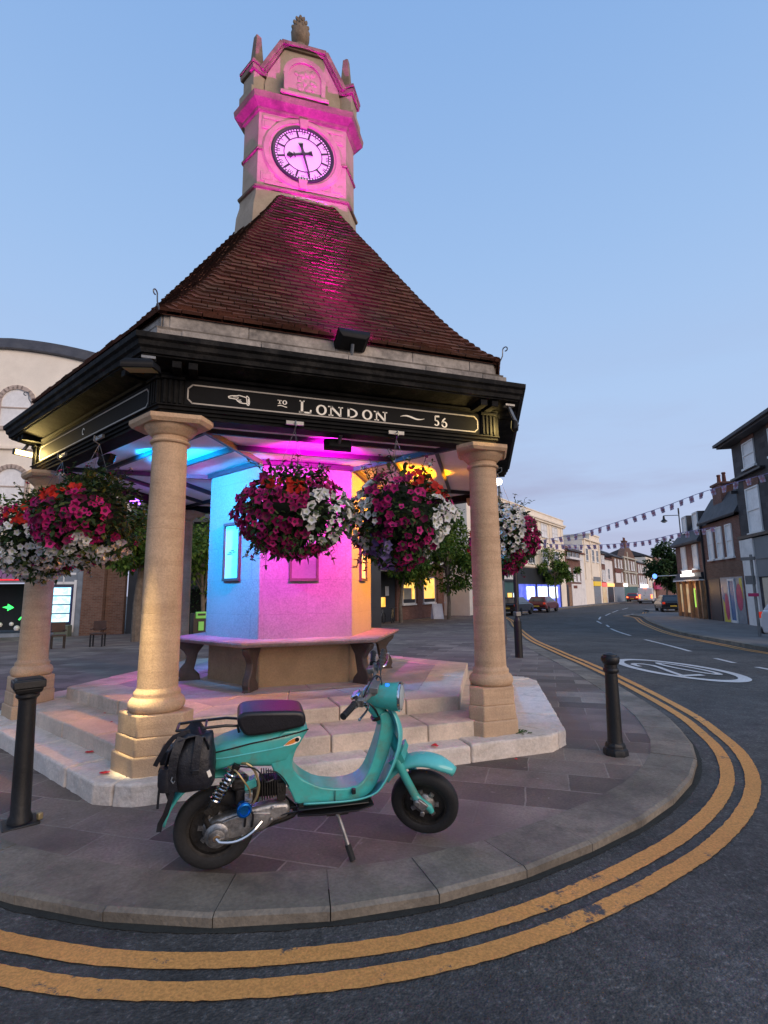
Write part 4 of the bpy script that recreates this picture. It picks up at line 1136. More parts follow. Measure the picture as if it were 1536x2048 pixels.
for k, s, zones, lab, sd, zc in ((0, -.465, Z1, 'basket of magenta and red flowers with one white flank, hanging under the pointing hand sign', 1, 2.08), (0, .465, Z2, 'basket of magenta flowers edged white on both flanks, hanging toward the mileage number', 2, 2.06),
                             (5, -.465, Z3, 'basket with a big white flower mass, hanging before the column by the neon shop', 3, 2.04), (5, .465, Z4, 'shaded basket of dark magenta flowers beside the column above the saddlebag', 4, 2.04),
                             (1, -.465, Z5, 'white and magenta flower basket hanging between the column and the parked cars', 5, 2.06), (1, .465, Z5, 'mostly hidden flower basket behind the column beside the street', 6, 2.0)):
    n, t = face_frame(k); b = n*aB+t*s+Vector((0, 0, 2.865)); c = n*(2.74)+t*s*1.02+Vector((0, 0, zc))
    if k == 5 and s < 0: c += t*-.12+Vector((0, 0, -.05))
    if k == 5: c += Vector((0, 0, .08))
    basket(b, c, .40 if k == 1 else (.47 if k == 5 else .455), .35 if k == 1 else (.44 if k == 5 else .37), zones, lab, sd)

# fallen petals on the steps
rnd = random.Random(4)
for i, (x, y, z) in enumerate([(-1.78, -2.58, .147), (-1.98, -1.96, .147), (-2.02, -1.05, .277), (-1.62, -2.35, .147), (.73, -2.82, .149), (1.42, -2.96, .002), (-2.08, -1.72, .147), (-1.9, -1.5, .277), (.35, -2.35, .28)]):
    mb = MB(); big = i in (0, 1, 4)
    for q in range(3 if big else 1):
        a = rnd.uniform(0, 6); d = Vector((math.cos(a), math.sin(a), .25)); leaf(mb, Vector((x, y, z+.004)), d, Vector((0, 0, 1)), .05 if big else .035, .022 if big else .014)
    lab = ['red petal on the bottom step behind the scooter bag', 'red petal lying midway along the bottom step near the square bollard', 'dark red petal against a step riser by the column near the neon shop', 'red petal beside the lamp-lit plinth', 'bright red fallen flower on the front bottom step', 'small red petal on the paving below the step corner with the weed', 'red petal at the foot of the middle step near the square bollard', 'small petal on the middle step tread near the lamp-lit plinth', 'tiny red petal on the front middle step'][i]
    tag(rebase(mb.build('petal', K['petal_red'], smooth_=False)), lab, 'petal', 'fallen red petals on the steps')
mb = MB()
for q in range(26):
    a = rnd.uniform(0, 6.3); leaf(mb, Vector((1.62+rnd.gauss(0, .04), -2.72+rnd.gauss(0, .03), .147)), Vector((math.cos(a), math.sin(a), .5)), Vector((0, 0, 1)), .05, .012)
tag(rebase(mb.build('weed', K['grass'], smooth_=False)), 'small green weed growing on the step corner facing the round bollard', 'weed')
# ------------------------------------------------------------------ scooter (x forward, -y towards the viewer)
SROT = (R(5), 0, R(-4.29))
sc = empty('scooter', (-1.06, -3.93, 0.006), 'turquoise vintage scooter with black seat parked on its stand by the kerb', 'scooter', SROT)
def wheel(c, r, tw, name, M=None, spin=0):
    T = (M or Matrix.Identity(4)) @ Matrix.Translation(c) @ Matrix.Rotation(PI/2, 4, 'X')   # local z -> -y
    mb = MB(); prof = []
    rc = r-tw*.5
    for i in range(24):
        a = 2*PI*i/24
        prof.append((rc+tw*.5*math.copysign(abs(math.cos(a))**.8, math.cos(a)), tw*.5*math.copysign(abs(math.sin(a))**.8, math.sin(a))))
    rings = [[T @ Vector((p*math.cos(2*PI*j/56), p*math.sin(2*PI*j/56), z)) for p, z in prof] for j in range(56)]
    mb.loft(rings+[rings[0]], caps=False)
    for j in range(0):                       # tread blocks
        a = 2*PI*j/56
        for s in (-1, 1):
            b = a+s*.03
            mb.obox(T @ Vector(((r-.001)*math.cos(b), (r-.001)*math.sin(b), s*tw*.24)), T.to_3x3() @ Vector((math.cos(b)*.0014, math.sin(b)*.0014, 0)), T.to_3x3() @ Vector((-math.sin(b)*.007, math.cos(b)*.007, .004*s)), T.to_3x3() @ Vector((0, 0, tw*.17)))
    w = mb.build(name, K['rubber'], sc, sharp=40)
    mb = MB(); ri = r-tw*.93
    mb.lathe([(ri+.012, -tw*.36), (ri+.012, -tw*.42), (ri-.006, -tw*.36), (ri-.012, -tw*.1), (ri-.012, tw*.1), (ri-.006, tw*.36), (ri+.012, tw*.42), (ri+.012, tw*.36)], 40, T, caps=False)
    mb.lathe([(.001, -.012), (ri-.01, -.012), (ri-.01, .012), (.001, .012)], 40, T)
    mb.build('rim', K['greasy'], w, sharp=40)
    mb = MB()
    mb.lathe([(.001, -.03), (.045, -.03), (.062, -.02), (.062, .022), (.045, .034), (.03, .042), (.001, .044)], 28, T)
    for q in range(7):
        a = 2*PI*q/7+spin; mb.obox(T @ Vector((.062*math.cos(a), .062*math.sin(a), .012)), T.to_3x3() @ Vector((math.cos(a)*.022, math.sin(a)*.022, 0)), T.to_3x3() @ Vector((-math.sin(a)*.012, math.cos(a)*.012, 0)), T.to_3x3() @ Vector((0, 0, .012)))
        mb.lathe([(.005, .02), (.005, .03)], 8, T @ Matrix.Translation((.072*math.cos(a), .072*math.sin(a), 0)))
    mb.build('hub', K['alu'], w, sharp=40)
    return w
axis_pt = Vector((.86, 0, .78)); axis = Vector((-.5, 0, .866)).normalized()
ST = Matrix.Translation(axis_pt) @ Matrix.Rotation(R(-30), 4, axis) @ Matrix.Translation(-axis_pt)
wheel((0, 0, .208), .205, .080, 'rear_wheel', None, .3)
wheel((1.165, 0, .202), .198, .077, 'front_wheel', ST, .1)

def extr(prof, wf, name, mat, parent=sc, bevel=.0, seg=3, M=None, sharp=45):
    mb = MB(); mb.M = M
    mb.loft([[(x, -wf(x, z), z) for x, z in prof], [(x, wf(x, z), z) for x, z in prof]])
    return mb.build(name, mat, parent, bevel=bevel, seg=seg, sharp=sharp)
def lerp_tab(tab, x):
    if x <= tab[0][0]: return tab[0][1]
    for (a, b), (c, d) in zip(tab, tab[1:]):
        if x <= c: return b+(d-b)*(x-a)/(c-a)
    return tab[-1][1]
def dense(pts, step=.03, closed=True):
    v = [Vector((p[0], p[1])) for p in pts]
    if closed: v = v+[v[0]]
    out = []
    for a, b in zip(v, v[1:]):
        n = max(1, int((b-a).length/step)); out += [a.lerp(b, i/n) for i in range(n)]
    if not closed: out.append(v[-1])
    return [(p.x, p.y) for p in out]
def smooth_poly(pts, it=1):
    for _ in range(it):
        q = []
        for a, b in zip(pts, pts[1:]+pts[:1]):
            q += [(a[0]*.75+b[0]*.25, a[1]*.75+b[1]*.25), (a[0]*.25+b[0]*.75, a[1]*.25+b[1]*.75)]
        pts = q
    return pts
# rear shell: rounded cross-sections running from the tail to under the seat nose
secs = []
for x, zb, zt, w in ((-.07, .545, .605, .06), (-.03, .515, .638, .095), (.03, .53, .66, .115), (.1, .545, .678, .122), (.18, .53, .692, .124), (.27, .52, .70, .12), (.35, .525, .706, .108), (.42, .61, .709, .095), (.465, .68, .709, .075)):
    ring = []
    for i in range(28):
        a = 2*PI*i/28; c, s = math.cos(a), math.sin(a)
        zc, hh = (zb+zt)/2, (zt-zb)/2
        ring.append((x, -w*math.copysign(abs(c)**.5, c), zc+hh*math.copysign(abs(s)**.42, s)))
    secs.append(ring)
mb = MB(); mb.loft(secs)
body = mb.build('body_shell', K['teal'], sc, sharp=0)
# spine: seat nose down to the floor and up to the headstock
top = [(.47, .70), (.43, .64), (.40, .585), (.387, .54), (.392, .50), (.42, .46), (.455, .43), (.53, .387), (.627, .369), (.70, .368), (.755, .38), (.795, .412), (.825, .47), (.853, .55), (.875, .63), (.886, .69), (.872, .74)]
bot = [(.93, .75), (.968, .68), (.972, .63), (.945, .54), (.905, .44), (.85, .34), (.79, .305), (.70, .297), (.60, .30), (.50, .305), (.41, .31), (.392, .36), (.345, .45), (.27, .525), (.28, .60), (.30, .70)]
prof = dense(smooth_poly(top+bot, 1), .035)
wt = [(.25, .115), (.36, .105), (.42, .085), (.5, .078), (.62, .082), (.75, .085), (.85, .062), (.9, .042), (.98, .03)]
spine = extr(prof, lambda x, z: lerp_tab(wt, x), 'frame_spine', K['teal'], bevel=.016, seg=4)
mb = MB(); mb.obox((.62, -.088, .335), (.002, 0, 0), (0, .0015, 0), (0, 0, .028)); mb.obox((.44, -.094, .31), (.012, 0, -.0), (0, .01, 0), (0, 0, .008)); mb.build('panel_joint', K['greasy'], spine)
mb = MB(); mb.obox((.722, -.088, .352), (.011, 0, 0), (0, .012, 0), (0, 0, .015)); mb.build('pedal_rubber', K['plastic'], sc, bevel=.004)
# swage lines along the shell
for zoff, nm in ((0, 'swage_line'),):
    mb = MB(); P = []
    for x in [-.03+.05*i for i in range(11)]:
        z = lerp_tab([(-.03, .615), (.0, .626), (.16, .66), (.47, .695)], x); w = lerp_tab([(-.03, .09), (.03, .114), (.1, .121), (.18, .123), (.27, .119), (.35, .107), (.42, .094), (.47, .074)], x)
        P.append((x, -w-.001, z))
    mb.tube(P, .0042, 6); mb.build(nm, K['greasy'], body)
mb = MB(); P = []
for x in [.0+.045*i for i in range(10)]:
    z = lerp_tab([(0, .592), (.16, .612), (.4, .632)], x); w = lerp_tab([(-.03, .094), (.03, .116), (.1, .123), (.18, .125), (.27, .121), (.35, .109), (.42, .094)], x); P.append((x, -w, z))
mb.tube(P, .004, 6); mb.build('lower_swage', K['teal_light'], body)
mb = MB()
dz = [(.335, .632), (.365, .655), (.395, .668), (.42, .672), (.43, .660), (.42, .643), (.395, .634), (.36, .63)]
mb.poly([(x, -lerp_tab([(.27, .1215), (.35, .1105), (.42, .0985), (.45, .09)], x)-.003, z) for x, z in dz][::-1]); mb.build('decal', K['cream'], body, smooth_=False)
mb = MB(); mb.poly([(.375+(x-.385)*.72+.004, -lerp_tab([(.27, .1215), (.35, .1105), (.42, .0985), (.45, .09)], x)-.0055, .65+(z-.651)*.68) for x, z in dz][::-1]); mb.build('decal_centre', K['orange'], body, smooth_=False)
mb = MB(); mb.lathe([(.001, 0), (.011, 0)], 14, Matrix.Translation((.408, -.107, .656)) @ Matrix.Rotation(PI/2, 4, 'X')); mb.build('decal_dot', K['greasy'], body, smooth_=False)
# rear mudguard
mb = MB(); rings = []
for i in range(20):
    a = R(28+140*i/19); ring = []
    for j in range(11):
        b = R(-100+200*j/10); w = .068; ring.append(((.245+.02*math.cos(b)-.0)*math.cos(a)*1.0, w*math.sin(b), .208+(.245+.02*math.cos(b))*math.sin(a)*1.13))
    rings.append(ring)
mb.loft(rings, caps=False, closed=False)
mg = mb.build('rear_mudguard', K['teal'], sc, sharp=0)
m_ = mg.modifiers.new('thick', 'SOLIDIFY'); m_.thickness = .004
# leg shield
path = [(.915, .79, .035), (.955, .755, .06), (.99, .70, .085), (1.008, .635, .108), (.998, .565, .128), (.965, .475, .145), (.915, .385, .155), (.86, .325, .16), (.79, .30, .16), (.70, .29, .158), (.58, .292, .155), (.45, .297, .148)]
path = [(p[0], p[1], p[2]*.84) for p in catmull(path, .03)]
mb = MB(); rings = []
for i, (x, z, w) in enumerate(path):
    x0, z0, _ = path[max(0, i-1)]; x1, z1, _ = path[min(len(path)-1, i+1)]; d = Vector((x1-x0, z1-z0)).normalized(); n = Vector((d.y, -d.x))    # n points back / up
    ring = []
    for j in range(15):
        v = -1+2*j/14; bend = .026*max(0, abs(v)-.6)/.4+.012*v*v
        ring.append((x+n.x*bend*-1 if False else x-abs(n.x)*bend, v*w, z+(abs(n.y)*bend)))
    rings.append(ring)
mb.loft(rings, caps=False, closed=False)
ls = mb.build('leg_shield', K['teal_light'], sc, sharp=0)
m_ = ls.modifiers.new('thick', 'SOLIDIFY'); m_.thickness = .007
mb = MB()
for s in (-1, 1):
    mb.loft([[(x, s*(a), z) for a, z in ((.08, .292), (.128, .296), (.128, .303), (.08, .306))] for x in (.42, .62, .80)])
mb.loft([[(x, y, z) for y, z in ((-.10, .246+dz), (.10, .246+dz), (.135, .27+dz), (-.135, .27+dz))] for x, dz in ((.42, .01), (.55, 0), (.74, 0), (.83, .02))])
mb.build('running_board', K['plastic'], sc, bevel=.004)
# seat
sp = [(.095, .775), (.103, .80), (.13, .815), (.20, .817), (.32, .811), (.42, .803), (.445, .787), (.453, .76), (.452, .722), (.40, .714), (.30, .702), (.165, .689), (.135, .70), (.11, .735)]
extr(smooth_poly(sp, 1), lambda x, z: .112+.012*(1-abs(x-.27)/.2), 'seat', K['seatleather'], bevel=.02, seg=4)
# luggage rack
mb = MB()
for s in (-1, 1): mb.tube([(.11, s*.055, .70), (.10, s*.06, .735), (.04, s*.065, .742), (-.12, s*.065, .735), (-.2, s*.055, .73)], .0075, 8)
mb.tube([(.10, -.06, .735), (.115, -.03, .737), (.118, 0, .738), (.115, .03, .737), (.10, .06, .735)], .0075, 8); mb.tube([(-.2, -.055, .73), (-.2, .055, .73)], .0075, 8); mb.tube([(-.06, -.065, .738), (-.06, .065, .738)], .006, 6)
for s in (-1, 1): mb.tube([(-.1, s*.065, .735), (-.03, s*.09, .62)], .006, 6)
mb.build('luggage_rack', K['plastic'], sc)
# tail light and plate
mb = MB(); mb.box((-.245, 0, .60), (.06, .12, .07)); mb.tube([(-.21, 0, .60), (-.1, 0, .60)], .016, 8); mb.build('tail_light', K['plastic'], sc, bevel=.012)
mb = MB(); mb.obox((-.245, 0, .47), (.004, 0, .012), (0, .075, 0), (-.03, 0, .085)); mb.build('number_plate', K['plastic'], sc)
# engine
mb = MB()
mb.M = Matrix.Translation((0, -.035, 0))
case = [(-.03, .165), (.0, .15), (.08, .165), (.16, .17), (.25, .195), (.30, .235), (.37, .25), (.385, .29), (.37, .322), (.28, .325), (.2, .315), (.12, .305), (.05, .29), (-.01, .27), (-.045, .225)]
mb.loft([[(x, -.045, z) for x, z in case], [(x, .03, z) for x, z in case]])
eng = mb.build('engine', K['alu'], sc, bevel=.018, seg=3)
mb = MB()
inset = [(.0, .185), (.1, .185), (.19, .2), (.265, .235), (.28, .29), (.2, .3), (.1, .288), (.02, .265), (-.02, .225)]
mb.loft([[(x, -.094, z) for x, z in inset], [(x, -.075, z) for x, z in inset]])
for x, z in ((.0, .18), (.14, .19), (.285, .255), (.29, .31), (.12, .3), (-.03, .24)): mb.lathe([(.009, 0), (.009, .012), (.004, .014)], 8, Matrix.Translation((x, -.083, z)) @ Matrix.Rotation(PI/2, 4, 'X'))
mb.build('crankcase_cover', K['alu'], eng, bevel=.009)
mb = MB(); mb.M = Matrix.Translation((.015, -.09, .215)) @ Matrix.Rotation(PI/2, 4, 'X')
mb.lathe([(.062, 0), (.06, .02), (.045, .03), (.04, .045), (.022, .05), (.001, .052)], 24); mb.build('clutch_cover', K['alu'], eng, sharp=40)
mb = MB()
for i in range(9):
    x = .235+.013*i; mb.obox((x, -.01, .405), (.0035, 0, .001), (0, .075, 0), (-.002, 0, .055-.0006*i*i))
mb.obox((.29, -.01, .40), (.07, 0, 0), (0, .05, 0), (0, 0, .04)); mb.obox((.335, -.02, .385), (.022, 0, 0), (0, .062, 0), (0, 0, .045))
mb.build('cylinder', K['greasy'], eng, bevel=.004)
mb = MB(); mb.M = Matrix.Translation((.1, -.085, .40)); mb.box((.06, .03, -.01), (.12, .09, .09)); mb.box((.02, .02, .05), (.08, .08, .06)); mb.build('cooling_shroud', K['greasy'], eng, bevel=.015)
mb = MB(); mb.obox((.172, -.075, .445), (.03, 0, .01), (0, .03, 0), (-.005, 0, .022)); mb.build('teal_tank_corner', K['teal'], eng, bevel=.006)
mb = MB(); mb.M = Matrix.Translation((.142, -.15, .352)) @ Matrix.Rotation(PI/2, 4, 'X') @ Matrix.Rotation(.2, 4, 'Y')
mb.lathe([(.001, -.03), (.028, -.03), (.028, 0), (.036, .004), (.038, .02), (.034, .026), (.027, .028), (.022, .02), (.001, .018)], 24); mb.build('air_filter', K['bluealu'], eng, sharp=40)
mb = MB(); mb.tube([(.142, -.13, .352), (.16, -.1, .36), (.19, -.07, .375)], .018, 10); mb.obox((.165, -.12, .40), (.02, 0, 0), (0, .016, 0), (0, 0, .02)); mb.build('carburettor', K['alu'], eng, bevel=.003)
mb = MB()
mb.tube(catmull([(.11, -.1, .56), (.15, -.13, .565), (.19, -.135, .53), (.215, -.14, .46), (.205, -.145, .40), (.19, -.14, .37)], .02), .0065, 6)
mb.tube(catmull([(.06, -.11, .55), (.1, -.15, .54), (.14, -.16, .49), (.17, -.15, .44), (.17, -.14, .40)], .02), .0045, 6)
mb.build('fuel_hose', K['brass'], eng)
mb = MB()
mb.tube(catmull([(.12, -.12, .55), (.19, -.15, .545), (.23, -.14, .50), (.25, -.12, .46), (.29, -.1, .46)], .02), .0045, 6)
mb.tube(catmull([(.25, -.13, .52), (.3, -.13, .51), (.34, -.12, .47), (.37, -.11, .42)], .02), .003, 6)
mb.tube([(.38, -.06, .285), (.44, -.1, .31)], .006, 6); mb.tube(catmull([(.15, -.10, .24), (.15, -.12, .3), (.12, -.11, .33)], .02), .006, 6); mb.tube(catmull([(.185, -.1, .235), (.19, -.12, .30), (.17, -.12, .34)], .02), .006, 6)
mb.tube(catmull([(.2, -.05, .21), (.36, -.08, .27), (.5, -.08, .27), (.62, -.06, .26)], .03), .004, 6)
mb.build('cable', K['plastic'], eng)
mb = MB()
mb.tube(catmull([(.015, -.142, .218), (.03, -.15, .205), (.09, -.155, .20), (.14, -.155, .21), (.19, -.15, .235), (.235, -.13, .27)], .02), [.011]*1+[.0095]*40 if False else .0095, 8)
mb.lathe([(.018, -.01), (.018, .014)], 14, Matrix.Translation((.015, -.135, .218)) @ Matrix.Rotation(PI/2, 4, 'X'))
mb.build('kick_lever', K['chrome'], eng)
mb = MB(); mb.M = Matrix.Translation((0, .03, 0)); mb.tube(catmull([(.36, -.0, .30), (.42, -.04, .24), (.3, -.04, .2), (.18, -.01, .16)], .03), .016, 10); mb.tube([(.2, .06, .15), (-.05, .08, .14)], .04, 14); mb.build('exhaust', K['greasy'], eng)
# shock absorber
a, b = Vector((.095, -.125, .545)), Vector((-.03, -.115, .345)); d = (b-a).normalized(); x = d.orthogonal().normalized(); y = d.cross(x); L = (b-a).length
mb = MB(); turns = 8.5; pts = []
for i in range(int(turns*14)+1):
    s = i/(turns*14); an = 2*PI*turns*s; pts.append(a+d*(L*.06+L*.72*s)+(x*math.cos(an)+y*math.sin(an))*.024)
mb.tube(pts, .0058, 6); shk = mb.build('shock_spring', K['chrome'], sc)
mb = MB(); mb.tube([a-d*.012, a+d*L*.8], .013, 10); mb.tube([a+d*L*.74, a+d*L*.86], .022, 12); mb.tube([a+d*L*.86, b], .014, 10); mb.tube([a-d*.02, a+d*.012], .02, 12)
mb.lathe([(.018, -.015), (.018, .015)], 12, Matrix.Translation(b) @ Matrix.Rotation(PI/2, 4, 'X')); mb.build('shock_body', K['greasy'], shk)
mb = MB(); mb.tube([b+Vector((0, .0, 0)), Vector((-.045, -.1, .3)), Vector((-.02, -.09, .24))], .014, 8); mb.build('swing_arm', K['greasy'], sc)
# stand
mb = MB(); mb.tube([(.60, -.03, .26), (.645, -.07, .22), (.70, -.115, .06)], .0105, 10); st_ = mb.build('stand', K['alu'], sc)
mb = MB(); mb.tube([(.69, -.107, .085), (.715, -.128, .012)], .0165, 10); mb.build('rubber_foot', K['rubber'], st_)
mb = MB(); mb.obox((.64, -.02, .238), (.06, 0, 0), (0, .05, 0), (0, 0, .016)); mb.build('stand_bracket', K['greasy'], st_, bevel=.004)
# ---- steered parts
def SB():
    m = MB(); m.M = ST; return m
mb = SB()
def fsec(c, ux, w, h): pass
fw = Vector((1.165, 0, .202))
for s in (-1, 1):
    mb.tube(catmull([(1.0, s*.05, .50), (1.02, s*.062, .46), (1.06, s*.066, .385), (1.10, s*.068, .315), (1.125, s*.07, .272)], .02), [.027]*1 if False else .0235, 12)
    mb.tube([(1.115, s*.07, .285), (1.15, s*.075, .258), (1.2, s*.076, .232), (1.215, s*.076, .205)], [.024, .022, .022, .016], 10)
mb.tube([(.90, 0, .69), (1.0, 0, .51)], .028, 12)
mb.loft([[(1.0+dx, y, .5+dz) for dx, dz in ((-.045, -.03), (.03, .04), (.05, .0), (.01, -.06))] for y in (-.072, -.04, .04, .072)])
fk = mb.build('front_fork', K['teal'], sc, sharp=40)
mb = SB()
for s in (-1, 1): mb.lathe([(.024, -.012), (.024, .01), (.014, .018)], 14, Matrix.Translation((1.135, s*.085, .258)) @ Matrix.Rotation(PI/2, 4, 'X')); mb.lathe([(.014, -.016), (.014, .016)], 8, Matrix.Translation(fw+Vector((0, s*.088, 0))) @ Matrix.Rotation(PI/2, 4, 'X')); mb.obox((1.155, s*.09, .25), (.028, 0, -.018), (0, .01, 0), (.014, 0, .02))
mb.build('trailing_link', K['alu'], fk, bevel=.004)
mb = SB(); rings = []
for i in range(22):
    a = R(152-100*i/21); ring = []; ta = i/21; w = .056*(1 if i < 18 else 1-.12*(i-17))
    rr = .232+.012*ta
    for j in range(11):
        b = R(-90+180*j/10); q = rr+.034*math.cos(b)**.8 if math.cos(b) > 0 else rr
        ring.append((fw.x+q*math.cos(a)*1.0, w*math.sin(b), fw.z+.02+q*math.sin(a)*1.02))
    rings.append(ring)
mb.loft(rings, caps=False, closed=False)
fg = mb.build('front_mudguard', K['teal_light'], sc, sharp=0)
m_ = fg.modifiers.new('thick', 'SOLIDIFY'); m_.thickness = .005
mb = SB()
# headset: neck cone and headlamp shell
mb.tube([(.905, 0, .685), (.885, 0, .722), (.872, 0, .748), (.845, 0, .80), (.835, 0, .83)], [.036, .038, .044, .058, .05], 20)
hd = mb.build('headset_neck', K['teal'], sc, sharp=50)
mb = SB(); HM = Matrix.Translation((.83, 0, .835)) @ Matrix.Rotation(PI/2-R(4), 4, 'Y'); mb2_prof = [(.03, -.04), (.05, -.03), (.062, 0), (.07, .06), (.075, .12), (.079, .16), (.079, .172)]
mb.lathe(mb2_prof, 32, HM, caps=True); mb.build('headlamp_shell', K['teal'], hd, sharp=50)
mb = SB(); mb.lathe([(.079, .168), (.082, .172), (.08, .182), (.073, .184)], 32, HM, caps=False); mb.build('headlamp_rim', K['chrome'], hd)
mb = SB(); mb.lathe([(.074, .178), (.06, .188), (.035, .194), (.001, .197)], 32, HM, caps=False); mb.build('headlamp_glass', K['glass_lens'], hd, sharp=0)
mb = SB(); mb.lathe([(.012, .078), (.012, .084), (.001, .085)], 12, Matrix.Translation((.93, -.01, .835))); mb.build('warning_light', EMIT('blue_pilot_lamp', (.02, .15, 1), 2.5), hd)
mb = SB(); mb.lathe([(.05, -.005), (.052, .012)], 24, Matrix.Translation((.885, 0, .715)) @ Matrix.Rotation(R(-30), 4, 'Y')); mb.build('headset_ring', K['greasy'], hd)
# handlebar
mb = SB()
bar = catmull([(.77, -.33, .905), (.79, -.26, .90), (.82, -.17, .885), (.84, -.07, .872), (.845, 0, .87), (.84, .07, .875), (.82, .17, .90), (.795, .26, .915), (.775, .33, .92)], .03)
mb.tube(bar, .0125, 10); mb.obox((.84, 0, .865), (.035, 0, 0), (0, .06, 0), (0, 0, .022)); mb.obox((.86, -.02, .90), (.025, 0, 0), (0, .045, 0), (0, 0, .018))
hb = mb.build('handlebar', K['steel'], sc, bevel=.004)
for s in (-1, 1):
    mb = SB(); a = Vector((.795, s*.225, .902+.01*(s > 0))); b = Vector((.768, s*.355, .906+.014*(s > 0))); d = (b-a).normalized()
    mb.tube([a, a+d*.006, a+d*.012, b-d*.01, b-d*.004, b], [.021, .021, .0165, .0165, .019, .018], 12)
    for q in range(6): mb.tube([a+d*(.025+.016*q), a+d*(.031+.016*q)], .0178, 12)
    mb.build('grip', K['rubber'], hb)
    mb = SB(); mb.tube(catmull([(.835, s*.20, .905), (.87, s*.22, .91), (.875, s*.28, .912), (.86, s*.37, .915)], .02), .0058, 8); mb.ball((.859, s*.375, .915), .008, 8); mb.build('brake_lever', K['chrome'], hb)
    mb = SB(); mb.obox((.82, s*.19, .90), (.018, 0, 0), (0, .02, 0), (0, 0, .022)); mb.obox((.80, s*.155, .91), (.02, 0, .006), (0, .024, 0), (-.004, 0, .016)); mb.build('switch_housing', K['alu'], hb, bevel=.005)
mb = SB(); mb.obox((.79, -.185, .935), (.018, 0, .012), (0, .03, 0), (-.004, 0, .008)); mb.tube([(.81, -.18, .91), (.80, -.182, .93)], .005, 6); mb.build('mirror_clamp', K['chrome'], hb, bevel=.003)
mb = SB()
mb.tube(catmull([(.83, -.18, .92), (.85, -.15, .97), (.87, -.06, .99), (.89, 0, .94), (.90, .01, .86), (.9, .0, .76)], .02), .004, 6)
mb.tube(catmull([(.83, .18, .93), (.85, .12, .98), (.88, .03, .97), (.90, -.01, .9), (.91, 0, .80)], .02), .004, 6)
mb.tube(catmull([(.82, -.15, .88), (.80, -.1, .82), (.83, -.04, .79), (.88, -.02, .73)], .02), .005, 6)
mb.tube(catmull([(.85, .1, .9), (.82, .05, .84), (.83, -.05, .83), (.87, -.05, .78), (.89, -.03, .72)], .02), .006, 6)
mb.build('control_cable', K['plastic'], hb)
# upright clip lamp stalk on the bar
mb = SB(); mb.tube([(.85, .16, .91), (.86, .18, .96), (.865, .19, 1.03)], .014, 10)
for q in range(5): mb.tube([(.852+.003*q, .164+.006*q, .925+.02*q), (.853+.003*q, .166+.006*q, .932+.02*q)], .02, 10)
mb.build('mirror_stalk', K['galv'], hb)

